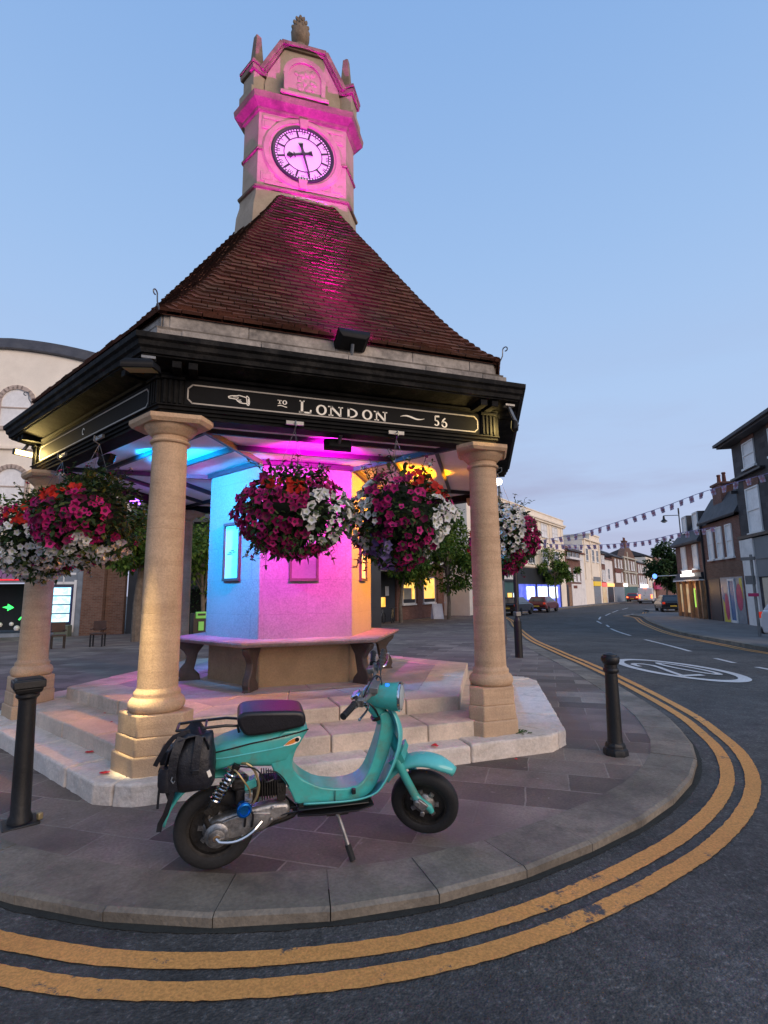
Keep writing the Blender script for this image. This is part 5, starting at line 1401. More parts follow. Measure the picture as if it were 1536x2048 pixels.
# ---- saddle bag strapped over the rack (its own thing)
def saddlebag():
    Mw = Matrix.LocRotScale(sc.location, sc.rotation_euler, None)
    base = Vector((-.105, -.13, .485)); o = empty('saddlebag', tuple(Mw @ base), 'black fabric roll-top bag with dangling straps on the back of the turquoise scooter', 'bag', SROT)
    o.scale = (.92, .92, .9)
    mb = MB(); rnd = random.Random(6); rings = []
    for q, (z, wx, wy, cx) in enumerate(((.0, .085, .075, .005), (.02, .1, .092, .0), (.07, .108, .10, -.004), (.13, .106, .098, -.002), (.19, .098, .09, 0), (.24, .085, .075, .008), (.275, .07, .055, .02), (.30, .06, .04, .03), (.315, .05, .022, .036))):
        ring = []
        for i in range(26):
            a = 2*PI*i/26; c, s = math.cos(a), math.sin(a)
            k = 1+.06*noise.noise(Vector((c*2, s*2, z*14)))+.03*rnd.uniform(-1, 1)
            ring.append((cx+wx*k*math.copysign(abs(c)**.62, c), wy*k*math.copysign(abs(s)**.62, s), z+.008*noise.noise(Vector((c*3+4, s*3, z*9)))))
        rings.append(ring)
    rings = [[(x*1.08, y, z*.88+.02*noise.noise(Vector((x*9, y*9, z*5)))) for x, y, z in r_] for r_ in rings]
    mb.loft(rings); mb.build('bag_body', K['bagcloth'], o, sharp=0)
    mb = MB(); rings = []                       # folded flap
    for q, (x, z, w) in enumerate(((.08, .21, .07), (.06, .265, .075), (.02, .30, .08), (-.03, .305, .085), (-.08, .265, .092), (-.125, .2, .088), (-.14, .14, .07))):
        rings.append([(x+.006*rnd.uniform(-1, 1), -w+2*w*j/8, z+.018*math.sin(j*1.3+q*1.7)) for j in range(9)])
    mb.loft(rings, caps=False, closed=False); f = mb.build('flap', K['bagcloth'], o, sharp=0); m_ = f.modifiers.new('t', 'SOLIDIFY'); m_.thickness = .008
    def strap(name, pts, w, th=.004):
        mb = MB(); pts = [Vector(p) for p in catmull(pts, .03)]; side = Vector((.55, -.8, .1)).normalized()
        rings = []
        for i, p in enumerate(pts):
            d = (pts[min(i+1, len(pts)-1)]-pts[max(0, i-1)]).normalized(); s = Vector((0, -1, 0)).cross(d).normalized(); n = s.cross(d)
            rings.append([p+s*w+n*th, p-s*w+n*th, p-s*w-n*th, p+s*w-n*th])
        mb.loft(rings); return mb.build(name, K['bagcloth'], o)
    strap('strap', [(.03, -.085, .29), (.02, -.105, .2), (.015, -.112, .12)], .02)
    strap('strap', [(-.06, -.08, .29), (-.09, -.105, .2), (-.1, -.11, .1), (-.09, -.108, .02)], .022)
    strap('strap', [(-.02, -.06, .31), (-.1, -.07, .29), (-.16, -.06, .2), (-.19, -.05, .14)], .012)
    strap('dangling_strap', [(-.09, -.1, .03), (-.11, -.1, -.05), (-.125, -.09, -.10), (-.15, -.08, -.15), (-.155, -.08, -.19)], .013)
    strap('dangling_strap', [(-.155, -.05, .1), (-.165, -.06, .0), (-.168, -.06, -.08)], .006)
    mb = MB(); mb.obox((.018, -.118, .115), (.018, 0, 0), (0, .004, 0), (0, 0, .012)); mb.build('buckle', K['plastic'], o, bevel=.003)
    mb = MB(); mb.tube([(-.095, -.116, .1), (-.1, -.122, .085), (-.09, -.124, .07), (-.082, -.12, .08)], .004, 6); mb.build('clip', K['galv'], o)
    mb = MB(); mb.obox((.085, -.09, .09), (.008, 0, .004), (0, .003, 0), (-.006, 0, .016)); mb.build('reflective_tag', K['cream'], o)
    mb = MB(); rings = []
    for z, wx in ((.02, .03), (.05, .04), (.11, .04), (.14, .028)): rings.append([(-.13+wx*math.cos(2*PI*i/12), -.09+.026*math.sin(2*PI*i/12), z) for i in range(12)])
    mb.loft(rings); mb.build('side_pocket', K['bagcloth'], o, sharp=60)
saddlebag()
# ------------------------------------------------------------------ buildings
BK = dict(
 red=BRICKM('red_brick', (.17, .065, .048), (.24, .105, .075), (.2, .16, .14), .225, .075, .01, .85, .3, plane='wall'),
 dark=BRICKM('dark_painted_brick', (.05, .047, .05), (.085, .08, .085), (.06, .058, .06), .6, .28, .012, .8, .4, plane='wall'),
 brown=BRICKM('brown_brick', (.15, .07, .045), (.21, .11, .075), (.19, .15, .12), .225, .075, .01, .85, .3, plane='wall'),
 cream=MAT('cream_render', (.92, .81, .66), .8, .08, .6, 20, dirt=(.74, .62, .5), dscale=.7, damt=.5),
 pale=MAT('pale_render', (.92, .83, .70), .8, .08, .5, 20, dirt=(.72, .63, .52), dscale=.6, damt=.5),
 whitew=MAT('white_painted_wall', (.84, .8, .76), .75, .08, .8, 20, dirt=(.45, .42, .4), dscale=.9, damt=.5),
 grey=MAT('grey_render', (.2, .21, .22), .7, .12, .7, 20),
 slate=MAT('slate_roof', (.06, .058, .065), .7, .3, 2, 18, bump=.4, bscale=12, dirt=(.1, .095, .09), dscale=1.1, damt=.5),
 redtile=MAT('red_tile_roof', (.18, .06, .04), .85, .25, 2, 18, bump=.4, bscale=12),
 frame=MAT('white_window_frame', (.78, .77, .75), .5, .06),
 glass=MAT('window_glass', (.05, .06, .075), .08, .3, .8, 3, spec=.8),
 mould=MAT('brown_window_moulding', (.5, .4, .34), .8, .1, 2), blind=MAT('pale_window_blind', (.84, .83, .82), .5, .12, 1.5, 8),
 darkshop=MAT('dark_shopfront', (.025, .027, .032), .5, .3, 1),
 teal=MAT('green_shopfront', (.05, .13, .12), .5, .2, 1), bluefr=MAT('blue_shopfront', (.04, .05, .16), .5, .2, 1),
 wood=MAT('warm_timber', (.3, .17, .09), .6, .25, 3), yellow=MAT('yellow_sign', (.75, .5, .03), .5, .08, emit=(1, .65, .02), es=.25),
 lit=EMIT('warm_lit_window', (1, .62, .14), 1.5, (1, .42, .04), 1.3), litc=EMIT('pale_lit_window', (.9, .72, .42), .45, (.8, .4, .18), 1.5),
 litb=EMIT('blue_white_lit_window', (.55, .72, 1), 2.2, (.9, .95, 1), 2.5), bluerim=EMIT('blue_lit_wall', (.08, .12, .8), .9, (.2, .25, .9), 1.2), litg=EMIT('green_neon', (.05, 1, .15), 2.2), litr=EMIT('red_neon', (1, .02, .05), 1.1), cyan=EMIT('cyan_lit_panel', (.35, .85, 1), 1.9, (.62, .95, 1), 5),
 signw=EMIT('white_lit_sign', (1, .9, .85), 2.6), signo=EMIT('orange_lit_sign', (1, .5, .12), 1.6), signr=EMIT('red_lit_sign', (1, .1, .06), 1.2), blueneon=EMIT('blue_neon', (.1, .25, 1), 3),
 pink=MAT('pink_graphic', (.5, .03, .12), .5), ylw=MAT('yellow_graphic', (.6, .5, .05), .5), blueg=MAT('blue_graphic', (.03, .13, .3), .4), greyg=MAT('grey_graphic', (.22, .25, .28), .4), creamp=MAT('cream_shop_panel', (.55, .5, .38), .5, .15, 1.5))

class Fac:
    """a street front: t runs along the wall, z up, o out towards the street"""
    def __init__(self, A, B, flip=False):
        self.A = Vector(A); B = Vector(B); self.e = (B-self.A).normalized(); self.n = Vector((self.e.y, -self.e.x))*(-1 if flip else 1)
    def p(self, t, z, o=0):
        q = self.A+self.e*t+self.n*o; return Vector((q.x, q.y, z))
    def box(self, mb, t0, t1, z0, z1, o0, o1, m=0):
        e = Vector((self.e.x, self.e.y, 0))*(t1-t0)/2; n = Vector((self.n.x, self.n.y, 0))*(o1-o0)/2
        return mb.obox(self.p((t0+t1)/2, (z0+z1)/2, (o0+o1)/2), e, n, Vector((0, 0, (z1-z0)/2)), m)
    def quad(self, mb, pts, o, m=0): return mb.poly([self.p(t, z, o) for t, z in pts], m)
    def root(self, name, t, label, cat='building', group=None): return empty(name, tuple(self.p(t, G(*self.p(t, 0)[:2]), 0)), label, cat, (0, 0, math.atan2(self.e.y, self.e.x)), group)
    def part(self, name, root, mat, boxes, bevel=0):
        mb = MB()
        for b in boxes: self.box(mb, *b)
        return mb.build(name, mat, root, world=True, bevel=bevel, sharp=20)
    def window(self, root, t0, t1, z0, z1, o=0, glass=None, bars=(1, 1), sill=True, fr=None, w=.07, arch=False):
        mb = MB(); f = w
        if arch:
            tc, r = (t0+t1)/2, (t1-t0)/2; zc = z1-r
            outl = [(t0, z0), (t1, z0)]+[(tc+r*math.cos(R(a)), zc+r*math.sin(R(a))) for a in range(0, 181, 15)]
            for a, b in zip(outl, outl[1:]+outl[:1]):
                d = Vector((b[0]-a[0], b[1]-a[1])); L = d.length
                if L < .01: continue
                d /= L; e3 = Vector((self.e.x*d.x, self.e.y*d.x, d.y)); n3 = Vector((self.n.x, self.n.y, 0)); o3 = e3.cross(n3)
                mb.obox(self.p((a[0]+b[0])/2, (a[1]+b[1])/2, o+.03), e3*(L/2+f*.2), n3*.05, o3*f*.5)
        else:
            self.box(mb, t0-f, t0, z0-f, z1+f, o-.02, o+.06); self.box(mb, t1, t1+f, z0-f, z1+f, o-.02, o+.06)
            self.box(mb, t0, t1, z1, z1+f, o-.02, o+.06); self.box(mb, t0, t1, z0-f, z0, o-.02, o+.06)
        for i in range(1, bars[0]+1):
            t = t0+(t1-t0)*i/(bars[0]+1); self.box(mb, t-.02, t+.02, z0, z1-(.25*(t1-t0) if arch else 0), o+.012, o+.045)
        for i in range(1, bars[1]+1):
            z = z0+(z1-z0)*i/(bars[1]+1); self.box(mb, t0, t1, z-.03, z+.03, o+.014, o+.052)
        if sill: self.box(mb, t0-.15, t1+.15, z0-f-.1, z0-f, o-.02, o+.14)
        wd = mb.build('window', fr or BK['frame'], root, world=True, sharp=20)
        g = MB()
        if arch: self.quad(g, outl, o+.012)
        else: self.quad(g, [(t0, z0), (t1, z0), (t1, z1), (t0, z1)], o+.012)
        g.build('pane', glass or BK['glass'], wd, world=True, smooth_=False)
        return wd
    def roof(self, root, t0, t1, z0, zr, depth, mat, name='roof', over=.25, hip=0):
        mb = MB(); a = [self.p(t0-over, z0, over), self.p(t1+over, z0, over), self.p(t1+over-hip, zr, -depth/2), self.p(t0-over+hip, zr, -depth/2), self.p(t0-over, z0, -depth-over), self.p(t1+over, z0, -depth-over)]
        b = [p-Vector((0, 0, .14)) for p in (a[0], a[1], a[5], a[4])]
        mb.add(a+b, [(0, 1, 2, 3), (5, 4, 3, 2), (0, 3, 4), (1, 5, 2), (7, 6, 9-0, 8) if False else (6, 9, 8, 7), (0, 6, 7, 1), (1, 7, 8, 5), (5, 8, 9, 4), (4, 9, 6, 0)])
        return mb.build(name, mat, root, world=True, sharp=20)
    def chimney(self, root, t, z0, z1, o, parent, mat, pots=2, w=.5):
        c = self.part('chimney', root, mat, [(t-w, t+w, z0, z1, o-.35, o+.35), (t-w-.08, t+w+.08, z1-.12, z1, o-.42, o+.42)])
        mb = MB()
        for i in range(pots):
            mb = MB(); q = self.p(t-w*.6+1.2*w*i/max(1, pots-1), z1, o); mb.lathe([(.12, 0), (.11, .1), (.09, .5), (.12, .52), (.1, .6)], 8, Matrix.Translation(q))
            mb.build('chimney_pot', BK['redtile'], c, world=True)
ZB = -.6

# left: pale building with arched windows and shops
F = Fac((-9.75, 22.38), (-6.38, 21.84))
b = F.root('building', 0, 'pale curved-top building with arched windows and a neon shop with a dark curved roof')
mb = MB(); prof = []
T0, T1 = -9, 5.2
def topz(t): return 13.7+.75*(1-((t+1.2)/3.9)**2*.55) if t > -1.2 else 14.42-.02*(t+1.2)**2*.3
tops = [(t, topz(t)-.75) for t in [T0+(T1-T0)*i/28 for i in range(29)]]
mb.loft([[F.p(T0, 3.0, o)]+[F.p(t, z, o) for t, z in tops][0:0]+[F.p(T1, 3.0, o)]+[F.p(t, z, o) for t, z in tops[::-1]] for o in (0, -8)])
mb.build('wall', BK['pale'], b, world=True, sharp=20)
mb = MB(); n = len(tops)
for i in range(n-1):
    (t0, z0), (t1, z1) = tops[i], tops[i+1]
    mb.loft([[F.p(t, z-.02, .12), F.p(t, z+.06, .14), F.p(t, z+.72, -.25), F.p(t, z+.72, -6), F.p(t, z-.02, -6)] for t, z in ((t0, z0), (t1, z1))])
mb.build('roof', BK['slate'], b, world=True, sharp=20)
for t0, t1, z0, z1 in ((-1.05, .5, 9.6, 11.72), (-.95, .55, 5.7, 7.7), (-4.6, -3.0, 9.6, 11.72), (-4.5, -3.0, 5.7, 7.7)): F.window(b, t0, t1, z0, z1, .0, BK['blind'], (0, 1), arch=True, w=.2, sill=False, fr=BK['mould'])
F.part('string_course', b, BK['cream'], [(T0, T1, 8.55, 8.68, 0, .14), (T0, T1, 4.55, 4.7, 0, .12)])
F.part('shop_canopy', b, BK['darkshop'], [(T0, 1.2, 2.92, 3.1, -.2, .5)])
sf = F.part('shop_front', b, BK['greyg'], [(T0, 3.3, 2.1, 2.92, -.3, .05), (T0, 3.4, ZB, -.25, -.3, .06), (1.2, 1.75, ZB, 3, -.3, .08), (3.15, 3.4, ZB, 3, -.3, .1), (-3, -2.8, ZB, 2.2, -.3, .06)])
F.part('shop_interior', sf, BK['darkshop'], [(T0, 3.3, -.25, 2.1, -3, -2.9)])
F.part('neon_strip', sf, BK['litr'], [(-3, .95, 2.2, 2.26, .05, .09)])
mb = MB(); F.quad(mb, [(-3, 2.35), (.9, 2.3), (.9, 2.75), (-3, 2.8)], .056); mb.build('shop_sign', MAT('purple_shop_sign', (.22, .12, .24), .4, .3, 2, emit=(.5, .2, .6), es=.12), sf, world=True)
for t, z, s in ((-.02, .95, 1), (-.62, .5, .9)):
    mb = MB(); mb.add([F.p(t-.25*s, z, -.5), F.p(t-.02, z+.06, -.5), F.p(t-.02, z+.16*s, -.5), F.p(t+.26*s, z-.02, -.5), F.p(t-.02, z-.18*s, -.5), F.p(t-.02, z-.07, -.5)], [(0, 1, 3, 5), (1, 2, 3), (3, 4, 5)])
    mb.build('neon_arrow', BK['litg'], sf, world=True, smooth_=False)
for pts, r in (([(.72, 1.65), (.85, 1.35), (.9, 1.0)], .03), ([(-.8, .75), (-.6, .8), (-.5, .62)], .05), ([(.5, .35), (.62, .5), (.75, .4)], .04), ([(-.9, -.02), (-.5, .02)], .03)):
    mb = MB(); mb.tube([F.p(t, z, -.5) for t, z in pts], r, 6); mb.build('neon_tube', BK['litg'], sf, world=True)
for t, z, s in ((-.4, .12, .12), (.1, .15, .1), (.35, -.05, .14), (-.9, .3, .1)):
    mb = MB(); mb.ball(F.p(t, z, -.7), s, 8); mb.build('display_ball', BK['blind'], sf, world=True)
w = F.window(b, 2.0, 3.05, -.25, 2.9, -.02, BK['glass'], (0, 0), False)
F.part('window_transom', w, BK['frame'], [(2.0, 3.05, 2.0, 2.12, 0, .06), (2.0, 3.05, 2.45, 2.55, 0, .06), (2.5, 2.56, 2.0, 2.9, 0, .06), (3.0, 3.12, -.2, 2.2, .0, .07)])
w = F.part('lit_display', b, BK['bluefr'], [(1.93, 2.95, .18, 1.9, .0, .05)])
for i in range(4): F.part('lit_panel', w, BK['cyan'], [(2.0, 2.88, .24+.415*i, .6+.415*i, .05, .056)])
F.part('brick_pier', b, BK['brown'], [(3.4, 4.35, ZB, 3.0, -.4, .15)], .01); F.part('brick_pier', b, BK['brown'], [(4.37, 5.2, ZB, 3.0, -.6, -.2)], .01)
F.part('planter', b, MAT('green_planter', (.12, .14, .1), .7), [(2.55, 3.15, ZB, .1, .3, .8)], .02)
# dark gateway building continuing behind the columns
b = F.root('building', 8, 'dark low building behind the columns, mostly hidden by trees')
F.part('wall', b, BK['darkshop'], [(5.3, 18, ZB, 5.2, -6, -.4)])
F.roof(b, 5.3, 18, 5.2, 7.4, 6, BK['slate'])

# brick building with yellow windows behind the square
F = Fac((9.01, 24.3), (22.85, 36.92))
b = F.root('building', 2, 'red brick building with lit yellow ground floor windows behind the square')
F.part('wall', b, BK['red'], [(-6, 21, ZB, 6.6, -8, 0)])
for q in ((3.1, 3.6, ZB, 2.6, 0, .12), (6.6, 6.95, .5, 2.6, 0, .06), (10.4, 10.9, .5, 2.6, 0, .06)): F.part('brick_pier', b, BK['red'], [q])
F.part('canopy', b, MAT('grey_concrete', (.2, .2, .19), .85, .2, 1.5), [(-4.5, 3.6, 2.75, 3.3, -.05, .9)], .02)
F.part('doorway', b, BK['darkshop'], [(-3.5, 3.0, ZB, 2.72, -.02, .05)])
F.part('door_notice', b, BK['lit'], [(.75, 1.55, .55, 1.15, .06, .09)]); F.part('door_poster', b, BK['blind'], [(1.6, 2.05, 1.25, 1.85, .06, .09)])
for t0, t1, g in ((4.2, 6.1, BK['lit']), (7.7, 9.75, BK['lit']), (11.9, 14.0, BK['glass']), (15.8, 18.3, BK['glass'])):
    w = F.window(b, t0, t1, .72, 2.5, .02, g, (0, 0), True)
    if g is BK['lit']: F.part('window_blind', w, BK['creamp'] if t0 < 5 else BK['signo'], [(t0+.1, t1-.5, .95, 1.75, .034, .05)]); F.part('window_shelf', w, BK['darkshop'], [(t0, t1, .72, .98, .036, .06)])
for i in range(5): F.window(b, 1.5+3.6*i, 3.2+3.6*i, 4.0, 5.6, .02)
F.roof(b, -6, 21, 6.6, 8.6, 8, BK['slate'])

# left side of the street
F = Fac((23.93, 33.94), (85.97, 78.96))
b = F.root('building', 10, 'cream stuccoed corner building with parapet cornice above a blue lit shop')
F.part('wall', b, BK['cream'], [(-6, 20.8, ZB, 9.3, -9, 0)])
F.part('cornice', b, BK['cream'], [(-6.2, 21, 8.95+.0, 9.15, -9.1, .22), (-6.3, 21.1, 9.15, 9.35, -9.15, .34), (-6.1, 20.9, 9.35, 9.95, -9, .06), (-6.2, 21, 9.9, 10.02, -9.05, .12)], .02)
F.part('band', b, BK['cream'], [(-6.1, 20.9, 6.2, 6.36, 0, .12), (-6.1, 20.9, 3.9, 4.05, 0, .15)])
for t0 in (-4, -.2, 3.6, 7.9, 12.5, 16.4):
    F.window(b, t0, t0+1.9, 7.45, 8.75, .0, BK['litc'] if False else BK['blind'], (1, 1)); F.window(b, t0, t0+1.9, 4.35, 5.9, 0, BK['glass'], (2, 2))
for t in (2.3, 6.6, 11.2, 15.2, 19.6): F.part('pilaster', b, BK['cream'], [(t, t+.4, 4.1, 8.9, 0, .1)])
F.part('fascia', b, BK['darkshop'], [(4.2, 18.4, 2.15, 3.8, 0, .15)]); F.part('fascia', b, BK['whitew'], [(-5, 4.0, 2.55, 3.95, 0, .16)])
F.part('fascia_trim', b, BK['darkshop'], [(-5, 4.0, 2.35, 2.55, 0, .2)])
w = F.part('shop_front', b, BK['bluerim'], [(4.2, 18.4, ZB, 2.15, 0, .04)])
for t0, t1 in ((6.9, 9.2), (10.2, 13.3), (14.0, 17.0)): F.part('lit_window', w, BK['litb'], [(t0, t1, .65, 1.92, .05, .07)])
for t in (4.3, 9.6, 13.5, 18.0): F.part('shop_post', w, BK['bluefr'], [(t, t+.25, ZB, 2.15, .04, .12)])
w = F.part('dark_shop_front', b, BK['teal'], [(-5, 4.0, ZB, 2.35, 0, .03)]); F.part('orange_display', w, BK['signo'], [(1.9, 2.9, -.1, 1.3, .035, .06)]); F.part('lit_display', w, BK['litb'], [(3.3, 3.9, .2, 1.3, .035, .06)])
b = F.root('building', 25, 'brick building with red tiled roof and white shopfront beside the cream corner building')
F.part('wall', b, BK['red'], [(20.85, 27.8, ZB, 6.4, -7, 0)]); F.part('white_gable_wall', b, BK['whitew'], [(27.8, 29.6, ZB, 7.2, -7, .02)])
F.roof(b, 20.85, 29.6, 6.4, 8.3, 7, BK['redtile'], hip=1.2)
F.part('bay', b, BK['frame'], [(21.4, 27, 5.35, 5.6, 0, .5)]); F.part('bay_roof', b, BK['slate'], [(21.2, 27.2, 6.35, 6.6, 0, .5)])
for t in (21.6, 23.6, 25.4): F.window(b, t, t+1.2, 5.6, 6.3, .15, None, (1, 0))
for t in (21.9, 24.2, 26): F.window(b, t, t+1.1, 2.7, 4.2, 0, BK['blind'], (0, 1))
F.part('shop_front', b, BK['whitew'], [(22.9, 29.5, ZB, 2.3, 0, .1)]); F.part('brown_door', b, BK['wood'], [(21.6, 22.8, ZB, 1.9, 0, .06)]); F.part('dark_door', b, BK['darkshop'], [(20.9, 21.5, ZB, 2.2, 0, .05)])
F.part('oval_sign', b, BK['redtile'], [(23.6, 25.2, 1.75, 2.1, .1, .14)])
b = F.root('building', 34, 'tall narrow cream building with stepped parapet in the middle of the street')
F.part('wall', b, BK['cream'], [(29.65, 39.4, ZB, 8.6, -8, 0)]); F.part('parapet', b, BK['cream'], [(29.6, 39.5, 8.4, 8.6, -8, .25), (33.5, 39.4, 8.6, 9.5, -8, .02), (33.4, 39.5, 9.35, 9.55, -8, .14)])
for t in (31, 34.5, 37): F.window(b, t, t+1.1, 5.6, 7.2, 0, None)
F.part('pilaster', b, BK['cream'], [(30.0, 30.5, 3, 8.4, 0, .15), (33.3, 33.8, 3, 8.4, 0, .15), (38.6, 39.1, 3, 8.4, 0, .15)])
F.part('shop_front', b, BK['greyg'], [(34.3, 38.2, ZB, 2.1, 0, .05)]); F.part('yellow_sign', b, BK['yellow'], [(34.2, 38.3, 2.1, 2.75, 0, .18)]); F.part('fascia', b, BK['grey'], [(34.2, 38.3, 2.75, 3.4, 0, .1)])
b = F.root('building', 41, 'small brick house front with white sash windows between cream and white buildings')
F.part('wall', b, BK['red'], [(39.45, 42.3, ZB, 7.1, -7, 0)]); F.roof(b, 39.45, 42.3, 7.1, 8.4, 7, BK['slate'], hip=.6)
for z0, z1 in ((5.6, 6.7), (2.9, 4.5)): F.window(b, 40, 40.8, z0, z1, 0, BK['blind']); F.window(b, 41.1, 41.9, z0, z1, 0, BK['blind'])
F.part('shop_front', b, BK['litc'], [(39.5, 42.25, ZB, 2.0, 0, .04)]); F.part('sign', b, BK['signr'], [(39.5, 42.3, 2.05, 2.6, 0, .12)])
b = F.root('building', 44, 'plain white rendered building with a glowing orange shop sign')
F.part('wall', b, BK['whitew'], [(42.35, 47.6, ZB, 6.4, -7, 0)]); F.roof(b, 42.35, 47.6, 6.4, 7.6, 7, BK['redtile'])
F.window(b, 44, 45, 3.2, 4.8, 0)
F.part('dark_shop_front', b, BK['darkshop'], [(43, 47, ZB, 2.0, 0, .05)]); F.part('sign', b, BK['signo'], [(42.5, 47.5, 2.05, 2.55, 0, .14)])
b = F.root('building', 50, 'brown brick building with slate roof and white signboard further up the street')
F.part('wall', b, BK['brown'], [(47.65, 56, ZB, 7.1, -7, 0)]); rf_ = F.roof(b, 47.65, 56, 7.1, 8.7, 7, BK['slate']); F.chimney(b, 47.9, 7.8, 9.8, -2.5, rf_, BK['red'])
for t in (49.5, 52.2, 54.4): F.window(b, t, t+1, 5.3, 6.6, 0, BK['blind']); F.window(b, t, t+1, 2.9, 4.4, 0, BK['blind'])
F.part('signboard', b, BK['whitew'], [(49.2, 53.2, 2.7, 4.3, .05, .12)]); F.part('dark_sign', b, BK['redtile'], [(49, 53.5, 4.35, 5.0, .05, .14)])
F.part('shop_front', b, BK['greyg'], [(47.7, 55.9, ZB, 2.0, 0, .05)]); F.part('lit_sign', b, BK['signw'], [(55, 57, 2.1, 2.6, .1, .4)])
b = F.root('building', 62, 'ornate brick building with stone dressed gable and tall chimney far up the street')
F.part('wall', b, BK['brown'], [(56.05, 70, ZB, 7.4, -8, 0)])
mb = MB(); mb.loft([[F.p(t, z, o) for t, z in ((57, 7.3), (69, 7.3), (66, 8.6), (63.5, 9.3), (60.5, 9.3), (58.5, 8.4))] for o in (.1, -1)]); gb = mb.build('gable', BK['brown'], b, world=True, sharp=20)
F.chimney(b, 62, 9, 10.6, -.5, gb, BK['red'], 3, 1.0)
F.part('stone_dressing', b, BK['creamp'], [(57, 57.6, 2, 7.4, 0, .2), (68, 68.6, 2, 7.4, 0, .2), (56.05, 70, 4.6, 4.85, 0, .2), (56.05, 70, 7.2, 7.45, 0, .25), (60, 60.6, 2, 8.4, 0, .2)])
for t in (58, 61, 64, 66.3): F.window(b, t, t+1.2, 5.2, 6.8, 0, BK['blind']); F.window(b, t, t+1.2, 2.7, 4.3, 0, BK['blind'])
F.part('shop_front', b, BK['teal'], [(56.1, 69.9, ZB, 2.1, 0, .05)]); F.part('fascia', b, BK['creamp'], [(56.1, 69.9, 2.1, 2.5, 0, .12)])
b = F.root('building', 75, 'distant red brick terrace with white dressed windows and blue shop sign')
F.part('wall', b, BK['red'], [(70.05, 82, ZB, 7.0, -8, 0)]); F.roof(b, 70.05, 82, 7.0, 8.6, 8, BK['slate'])
for t in (71.5, 74, 76.5, 79): F.window(b, t, t+1.3, 5, 6.5, 0, BK['blind']); F.window(b, t, t+1.3, 2.6, 4.3, 0, BK['blind'])
F.part('lit_sign', b, BK['litb'], [(72, 80, 1.9, 2.6, .02, .3)]); F.part('shop_front', b, BK['darkshop'], [(70.1, 81.9, ZB, 1.9, 0, .05)])
b = F.root('building', 92, 'distant pale pinkish building closing the street behind the van')
F.part('wall', b, BK['cream'], [(82.05, 92, ZB, 8.6, -9, 0)]); F.part('side_wall', b, BK['red'], [(92, 130, ZB, 9.2, -9, .3)]); F.roof(b, 82.05, 130, 9.0, 10.8, 9, BK['slate'])
for t in range(84, 128, 4): F.window(b, t, t+1.4, 5.2, 7, .32 if t > 91 else 0, BK['blind']); F.window(b, t, t+1.4, 2.4, 4, .32 if t > 91 else 0, BK['blind'])
F.part('pink_awning', b, BK['pink'], [(88, 96, 1.6, 3.2, .3, .9)])

# right side of the street
F = Fac((31.24, 21.86), (25.27, 12.24))
b = F.root('building', 2.6, 'brick corner shop with mansard roof, two dormers and a lit white sign')
F.part('wall', b, BK['red'], [(.2, 5.4, ZB, 4.5, -8, 0)])
mb = MB(); mb.loft([[F.p(0, 4.4, .3), F.p(5.45, 4.4, .3), F.p(5.45, 4.4, -8.2), F.p(0, 4.4, -8.2)], [F.p(.0, 4.52, .32), F.p(5.45, 4.52, .32), F.p(5.45, 4.52, -8.2), F.p(0, 4.52, -8.2)], [F.p(1.1, 6.0, -.75), F.p(5.45, 6.0, -.75), F.p(5.45, 6.0, -7), F.p(1.1, 6, -7)], [F.p(1.9, 6.55, -2.6), F.p(5.45, 6.55, -2.6), F.p(5.45, 6.55, -5), F.p(1.9, 6.55, -5)]])
rf_ = mb.build('mansard_roof', BK['slate'], b, world=True, sharp=20)
for t0, t1 in ((1.75, 2.45), (3.85, 4.6)):
    d = F.part('dormer', rf_, BK['slate'], [(t0-.12, t1+.12, 5.2, 6.42, -1.6, -.16)]); F.window(b, t0, t1, 5.3, 6.3, -.15, BK['blind'], (0, 0), False)
for t0 in (1.5, 3.75): F.window(b, t0, t0+.75, 2.85, 4.25, 0, BK['blind'], (0, 1))
sf = F.part('shop_canopy', b, BK['darkshop'], [(.3, 5.3, 2.05, 2.2, 0, .36), (.3, 5.3, 2.2, 2.5, 0, .2)])
F.part('canopy_edge', sf, BK['frame'], [(.28, 5.32, 1.98, 2.06, 0, .39)])
F.part('lit_sign', sf, BK['signw'], [(2.2, 4.4, 2.28, 2.45, .3, .45), (2.6, 4.0, 2.45, 2.65, .3, .45)])
for t in (.5, 1.7, 3.0, 4.3, 5.1): F.part('timber_post', b, BK['wood'], [(t, t+.16, ZB, 2.0, .1, .28)])
F.part('shop_front', b, BK['wood'], [(.4, 5.3, ZB, 2.05, 0, .05)])
F.part('lit_window', b, BK['litc'], [(.7, 1.6, -.1, 1.8, .06, .08), (1.9, 2.9, -.1, 1.8, .06, .08)]); F.part('green_neon', b, EMIT('lime_neon', (.45, .9, .12), .9), [(3.6, 3.67, .3, 1.5, .1, .16)]); F.part('doorway_light', b, BK['signo'], [(4.0, 4.25, 1.4, 1.8, .1, .2)])
br = MB(); br.tube([F.p(1.2, 2.42, .4), F.p(-.4, 2.42, 1.2)], .03, 6); br.build('sign_bracket', BK['frame'], b, world=True)
br = MB(); br.ball(F.p(-.7, 2.42, 1.3), (.16, .16, .18), 10); br.build('blue_lamp', BK['blueneon'], b, world=True)
add_lamp('shop_lamp', 'POINT', tuple(F.p(3.6, 1.5, 1.4)), tuple(F.p(3, 0, 1)), (1, .55, .2), 38, b, radius=.3)
b = F.root('building', 7.8, 'dark brick two-storey building with three sash windows and a colourful shop window')
F.part('wall', b, BK['red'], [(5.5, 10.9, ZB, 5.3, -8, 0)])
F.part('rendered_band', b, BK['brown'], [(5.5, 10.9, 2.0, 2.95, 0, .03)])
